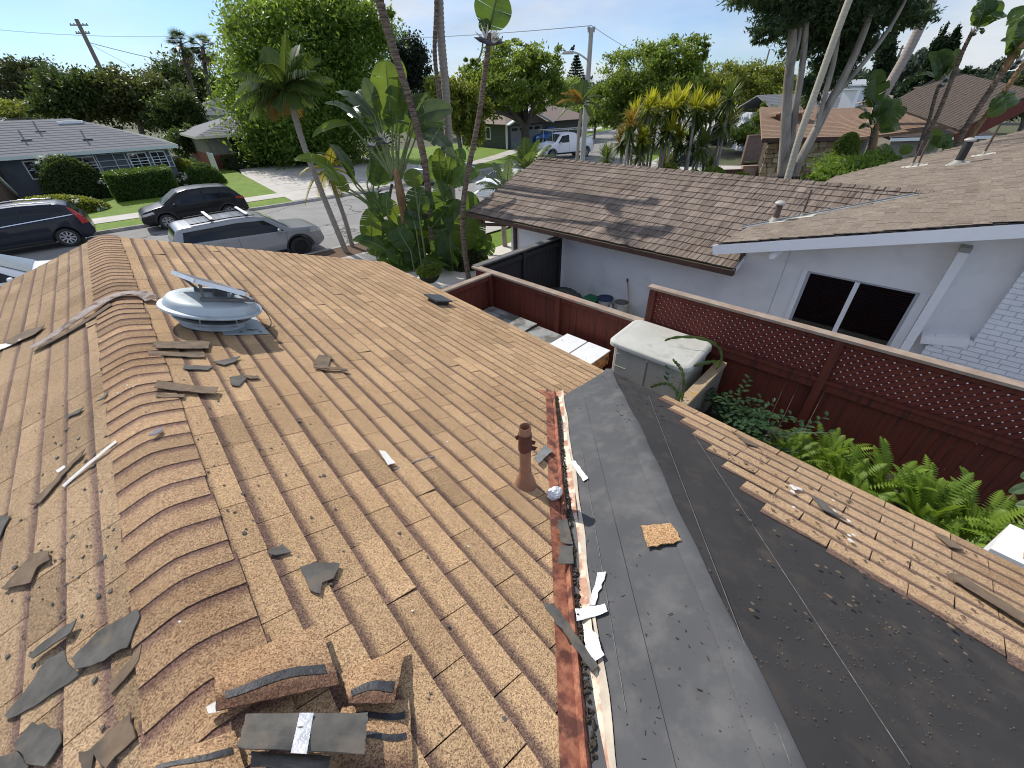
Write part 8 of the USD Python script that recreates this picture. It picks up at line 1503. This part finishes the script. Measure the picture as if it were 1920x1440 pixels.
bop('cluster of thick leaning brown stems with dark leaves at the upper right border', 18, [(1790, 280), (1826, 215), (1858, 168), (1895, 112), (1925, 75)], [0.11, 0.10, 0.09], [((1900, 100), (1905, 5), 50, dict(face=cam_, tone=.3)), ((1910, 95), (1945, 10), 60, dict(face=cam_, tone=.35)), ((1860, 205), (1905, 165), 22, dict(dz=.3)), ((1850, 215), (1890, 195), 20, dict(LT)), ((1905, 110), (1880, 70), 30, dict(tone=.3))], [(1898, 128, 1.4), (1908, 118, 1.3)], 660, ([(1880, 135), (1905, 95), (1935, 50)], [0.11, 0.13, 0.1]))
bop('lower leaning brown stem of the cluster at the right border', 18.4, [(1808, 282), (1840, 228), (1870, 190), (1905, 140), (1935, 100)], [0.10, 0.09, 0.08], [((1870, 205), (1912, 178), 20, dict(dz=.4)), ((1925, 110), (1960, 60), 40)], (), 680, bark=M_SHEATH)
t = thing('bird_of_paradise', 'big rounded leaves showing just over the right roof edge', 'plant')
for k, (b, e, w) in enumerate((((1745, 275), (1748, 240), 26), ((1762, 278), (1776, 248), 26), ((1750, 280), (1735, 258), 24), ((1770, 282), (1785, 262), 22), ((1690, 290), (1705, 268), 22), ((1660, 300), (1680, 285), 20), ((1625, 305), (1640, 280), 24), ((1640, 300), (1668, 268), 30))): bop_leaf(t, 20, b, e, w, dict(L=L_PADL)['L'] if k % 2 == 0 else L_PAD, face=cam_, seed=700 + k)
hedge('shrub', 'green shrub against the stone wall with a few red flowers', 'shrub', ath(1575, 305, 22), (1.6, 1.2, 1.3), L_BRIGHT, 3500, 0.11, 720, True)
g_ = cloud([pblob(1600, 312, 60, 16, 18.5), pblob(1560, 328, 40, 10, 18.0), pblob(1640, 298, 30, 14, 19)], 6000, 0.2, clumps=140, seed=721, asp=.3); obj('ground_plants', g_, L_FICUS, label='low strappy green plants along the neighbour\'s far roof edge', cat='plants', kind='stuff')
# ------------------------------------------------------------------ yellow headed dracaenas in the neighbour's front yard
L_DRA = leaf_mat('dracaena_leaves', (0.14, 0.20, 0.02), (0.52, 0.46, 0.03), (0.55, 0.55, 0.04), rough=0.35); L_DRAG = leaf_mat('dracaena_old_leaves', (0.06, 0.10, 0.03), (0.16, 0.21, 0.05), (0.18, 0.24, 0.04), rough=0.35); L_DRAO = leaf_mat('dracaena_orange_leaves', (0.13, 0.11, 0.03), (0.38, 0.22, 0.03), (0.34, 0.24, 0.03), rough=0.4)
def rosette(seed, lo, hi, n, L=0.62):
    rng = np.random.default_rng(seed); mb = MB()
    for k in range(n):
        el = rng.uniform(lo, hi); a = rng.uniform(0, 2 * PI); l = L * rng.uniform(.75, 1.15); d = np.array([math.cos(a) * math.cos(el), math.sin(a) * math.cos(el), math.sin(el)]); s = np.array([-math.sin(a), math.cos(a), 0]); w = 0.046
        p0 = d * 0.04; p1 = d * l * .55 - [0, 0, 0.03]; p2 = d * l - [0, 0, 0.28 * l * math.cos(el)]; tn = float(np.clip(0.25 + 0.55 * (el + .3) / 1.6 + rng.normal(0, .15), 0, 1))
        mb.add([p0 - s * w * .4, p0 + s * w * .4, p1 + s * w, p1 - s * w, p2], [[0, 1, 2], [0, 2, 3], [3, 2, 4]], (tn, .5))
    return mb
heads = [(1190, 212, 0), (1216, 200, 1), (1234, 206, 1), (1262, 200, 0), (1279, 192, 1), (1304, 200, 0), (1321, 207, 1), (1337, 200, 0), (1369, 180, 2), (1364, 224, 0), (1218, 254, 2), (1204, 261, 1), (1244, 250, 2), (1258, 241, 0), (1275, 259, 1), (1294, 261, 2), (1315, 271, 2), (1199, 287, 2), (1166, 264, 3), (1181, 250, 3), (1182, 230, 3), (1137, 292, 2), (1243, 306, 0), (1262, 303, 2), (1328, 314, 2), (1352, 232, 2), (1305, 220, 2)]
M_STEM = mat('grey_cane_stem', (0.22, 0.20, 0.18), (0.32, 0.295, 0.265), rough=.9, scale=5, stretch=(1, 1, 6)); vr = []
KINDS = ['yellow headed dracaena on a slender bare stem in front of the far street', 'yellow green headed dracaena with a double tuft on a slender stem', 'green headed dracaena among the yellow headed ones', 'orange tinted dracaena at the left of the yellow headed group']
first = {}
for k, (px, py, kind) in enumerate(heads):
    D = 20.6 + 1.8 * LG.random(); C = ath(px, py + 6, D); key = kind
    if key not in first:
        t = thing('dracaena', KINDS[kind], 'plant', C, group='dracaenas with tufted heads beyond the neighbour\'s ridge')
        obj('old_leaves', rosette(800 + kind, -1.0, .3, 44, .80), L_DRAG, t); obj('tuft', rosette(810 + kind, .05, 1.45, 64, .86), (L_DRA, L_DRA, L_DRAG, L_DRAO)[kind], t)
        if kind == 1: m2 = rosette(820, -.2, 1.4, 56, .75); m2.v = [v + [0.3, .1, .22] for v in m2.v]; obj('tuft', m2, L_DRA, t)
        q = MB(); hz = 4.4; q.tube([(0.25, -.1, -hz), (.12, -.05, -hz * .5), (0, 0, 0)], [0.075, .065, .055], 6); obj('stem', q, M_STEM, t, smooth=True); first[key] = t
    else: last_ = copy_of(first[key], C, rz=LG.uniform(0, 6.28), scale=LG.uniform(.85, 1.12))
    up = py < 236; row = sorted(q[0] for q in heads if (q[1] < 236) == up); ORD = 'first second third fourth fifth sixth seventh eighth ninth tenth eleventh twelfth thirteenth fourteenth fifteenth'.split()
    stage.GetPrimAtPath((t if first[key] is not None and COUNT[('/World', 'dracaena')] == 0 else T(f"/World/dracaena_{COUNT[('/World', 'dracaena')]:03d}")).path).SetCustomDataByKey('label', f"{('yellow headed', 'yellow green double tufted', 'green headed', 'orange tinted')[kind]} dracaena, {ORD[row.index(px)]} from the left in the {'upper' if up else 'lower'} row")
for k, (px, py, w, hh, lab) in enumerate(((1255, 322, 1.0, .55, 'low yellow green bush at the feet of the left dracaenas'), (1335, 328, 1.5, .6, 'low yellow green bush at the feet of the middle dracaenas'), (1385, 330, 1.3, .45, 'low green bush right of the dracaena stems'), (1300, 326, .9, .4, 'small green bush between the two dracaena groups'))): hedge('shrub', lab, 'shrub', ath(px, py, 19.6) - [0, 0, .25], (w, w * .8, hh), (L_YGREEN, L_BRIGHT)[k % 2], 1600, 0.12, 830 + k, True)
# ------------------------------------------------------------------ fern bed, dark leafy shrub, climbing cactus leaves
L_FERN = leaf_mat('fern_fronds', (0.10, 0.19, 0.02), (0.23, 0.33, 0.04), (0.32, 0.46, 0.04), rough=.5)
def fern(seed, n=34, L=0.62):
    rng = np.random.default_rng(seed); out = []
    for k in range(n):
        a = rng.uniform(0, 2 * PI); el = rng.uniform(.35, 1.35); l = L * rng.uniform(.7, 1.2); d = np.array([math.cos(a) * math.cos(el), math.sin(a) * math.cos(el), math.sin(el)]); tip = d * l - [0, 0, .22 * l]
        P = [((1 - t) ** 2) * np.zeros(3) + 2 * (1 - t) * t * (d * l * .6 + [0, 0, .08]) + t * t * tip for t in np.linspace(0, 1, 22)]; P = np.array(P); dd = np.gradient(P, axis=0); dd /= np.linalg.norm(dd, axis=1)[:, None]; s = np.cross(dd, [0, 0, 1.0]); s /= np.maximum(1e-6, np.linalg.norm(s, axis=1))[:, None]; mb = MB(); tn = float(np.clip(rng.normal(.5, .2), 0, 1))
        for i in range(2, 22):
            w = 0.062 * math.sin(PI * min(1, .12 + .9 * i / 22)) ** .7
            for q in (-1, 1): mb.add([P[i] - dd[i] * .011, P[i] + dd[i] * .013, P[i] + s[i] * q * w + dd[i] * .012 - [0, 0, .006]], [[0, 1, 2]], (tn, .5))
        mb.tube(P[::3], np.linspace(.004, .0015, len(P[::3])), 3, st=(.8, .5)); out.append(mb)
    return out
fl = ['fern clump next to the dark leafy shrub, first of the row', 'second fern clump from the dark leafy shrub', 'third fern clump from the dark leafy shrub', 'large fern clump in the middle of the row under the fence', 'bright fern clump right of the middle of the row', 'fern clump nearest the white roof end', 'low fern clump close to the eave in the middle of the row', 'low fern clump close to the eave, nearest the white roof end']
for k, (u, v, z, s) in enumerate(((0.10, 4.75, 1.02, .85), (-.22, 4.95, 1.06, .95), (-.48, 4.6, 1.10, .9), (-.80, 4.85, 1.10, 1.0), (-1.12, 4.6, 1.12, 1.1), (-1.5, 4.75, 1.12, 1.1), (-.62, 4.25, 1.05, .9), (-1.25, 4.2, 1.05, .95))):
    if k < 2 or k == 3:
        t = thing('fern', fl[k], 'fern', uv(u, v, z), group=None, scale=s)
        for m in fern(900 + k, 50, .70): obj('frond', m, L_FERN, t)
        last = t
    else: copy_of(last, uv(u, v, z), rz=1.3 * k, label=fl[k], scale=s)
bed = thing('planting_bed', 'dark soil bed under the ferns and the leafy shrub along the red fence', 'planting bed'); one('soil', mat('dark_bed_soil', (0.035, 0.028, 0.02), (0.06, 0.047, 0.033), rough=1, scale=9, bump=.8, bscale=20, bdist=.04), bed, 1.2, -3.2, 3.6, 5.58, 0.05, 0.97); one('edging', M_BLOCK, bed, 1.2, -3.2, 3.5, 3.597, 0.05, 1.0)
rk = thing('slate_slab', 'dark flat slab lying below the leafy shrub', 'slab'); mb = MB(); mb.slab([uv(.72, 4.25, 1.03), uv(.1, 4.1, 1.03), uv(.02, 4.55, 1.05), uv(.62, 4.6, 1.05)][::-1], (0, 0, 1), .05); t = mb.tm(); trimesh.repair.fix_normals(t); obj('slab', t, mat('dark_slate', (0.05, 0.055, 0.065), (0.075, 0.08, 0.09), scale=6), rk)
bs = thing('leafy_shrub', 'dark green shrub with oval leaves between the block wall and the ferns', 'shrub'); rg = np.random.default_rng(77); L_OV = leaf_mat('oval_shrub_leaves', (0.028, 0.065, 0.028), (0.075, 0.135, 0.055), (0.07, 0.15, 0.03), rough=.35)
for k in range(62):
    c = uv(0.72 + rg.normal(0, .26), 4.85 + rg.normal(0, .2), 1.30 + rg.uniform(-.12, .30)); c = c - [0, 0, .12 * abs(rg.normal())]; d = unit([rg.normal(), rg.normal() - .4, .25 + .3 * rg.random()]); mb = MB()
    for i in range(7):
        p = c + d * .05 * i; q = unit(np.cross(d, [0, 0, 1])) * (1 if i % 2 else -1) * .8 + d * .5 + [0, 0, .1]; q = unit(q); s = unit(np.cross(q, [0, 0, 1.0])); l = .085 * rg.uniform(.8, 1.25); tn = float(np.clip(rg.normal(.45, .2), 0, 1))
        mb.add([p, p + q * l * .3 + s * l * .26, p + q * l * .7 + s * l * .22, p + q * l - [0, 0, .012], p + q * l * .7 - s * l * .22, p + q * l * .3 - s * l * .26], [[0, 1, 2], [0, 2, 3], [0, 3, 4], [0, 4, 5]], (tn, .5))
    mb.tube([uv(.7, 4.9, 1.0), c, c + d * .33], [.006, .005, .002], 3, st=(.3, .5)); obj('twig', mb, L_OV, bs)
L_CACT = leaf_mat('strap_cactus_leaf', (0.035, 0.065, 0.018), (0.10, 0.14, 0.04), (0.08, 0.12, 0.02), rough=.35)
def strap(t, pts, w, seed):
    rng = np.random.default_rng(seed); from scipy.interpolate import CubicSpline
    p = np.array(pts); s = np.linspace(0, 1, 22); q = CubicSpline(np.linspace(0, 1, len(p)), p)(s); d = np.gradient(q, axis=0); sd = np.cross(d, -FH + [0, 0, .8]); sd /= np.linalg.norm(sd, axis=1)[:, None]; ww = w * (0.55 + .45 * np.abs(np.sin(s * 22))) * np.sin(PI * np.clip(.1 + .85 * s, 0, 1)) ** .4
    mb = MB(); V = np.stack([q - sd * ww[:, None], q + [0, 0, .008], q + sd * ww[:, None]], 1).reshape(-1, 3); mb.add(V, [[3 * i + j, 3 * i + 3 + j, 3 * i + 4 + j, 3 * i + 1 + j] for i in range(21) for j in (0, 1)], (float(rng.uniform(.3, .8)), .5)); obj('leaf', mb, L_CACT, t)
for k, (lab, L) in enumerate((('wavy strap-leaved cactus arching over the shed lid from the block wall end', [[uv(1.27, 5.35, 1.66), uv(1.40, 5.38, 1.98), uv(1.75, 5.25, 2.02), uv(1.98, 5.1, 1.93)], [uv(1.27, 5.3, 1.66), uv(1.28, 5.15, 1.86), uv(1.42, 4.95, 1.84), uv(1.6, 4.85, 1.78)]]), ('wavy strap-leaved cactus hanging over the cap in front of the shed', [[uv(1.30, 4.3, 1.68), uv(1.40, 4.42, 1.95), uv(1.52, 4.5, 2.02), uv(1.58, 4.45, 2.1)], [uv(1.29, 4.28, 1.70), uv(1.30, 4.2, 1.84), uv(1.28, 4.1, 1.78), uv(1.24, 4.02, 1.58)], [uv(1.34, 4.3, 1.68), uv(1.5, 4.35, 1.8), uv(1.62, 4.3, 1.78), uv(1.7, 4.25, 1.72)]]))):
    t = thing('strap_cactus', lab, 'plant')
    for j, pts in enumerate(L): strap(t, pts, .026, 40 + 7 * k + j)
rl = thing('potted_plant', 'plant with pale broad leaves on a thin stem at the right border by the fence', 'plant'); P0, P1 = atv(1860, 965, 5.1), atv(1925, 905, 5.1); P0, P1 = uv(P0[0], 5.1, P0[2]), uv(P1[0], 5.1, P1[2]); q = MB(); q.tube([P0 - [0, 0, .6], P0, P1], [.008, .008, .006], 5); obj('stem', q, M_PBROWN, rl, smooth=True)
L_PALE = leaf_mat('pale_broad_leaf', (0.22, 0.33, 0.16), (0.36, 0.46, 0.26), (.25, .35, .1))
for k, (a, b, w) in enumerate((((1950, 905), (1893, 922), .05), ((1960, 945), (1905, 947), .05), ((1955, 885), (1915, 895), .05))):
    A = atv(*a, 5.05); B = atv(*b, 5.05); m, _ = paddle(uv(A[0], 5.05, A[2]), uv(B[0], 5.05, B[2]), .11, [-.6, -.3, .8], .05, 0, 50 + k, .2); obj('leaf', m, L_PALE, rl)
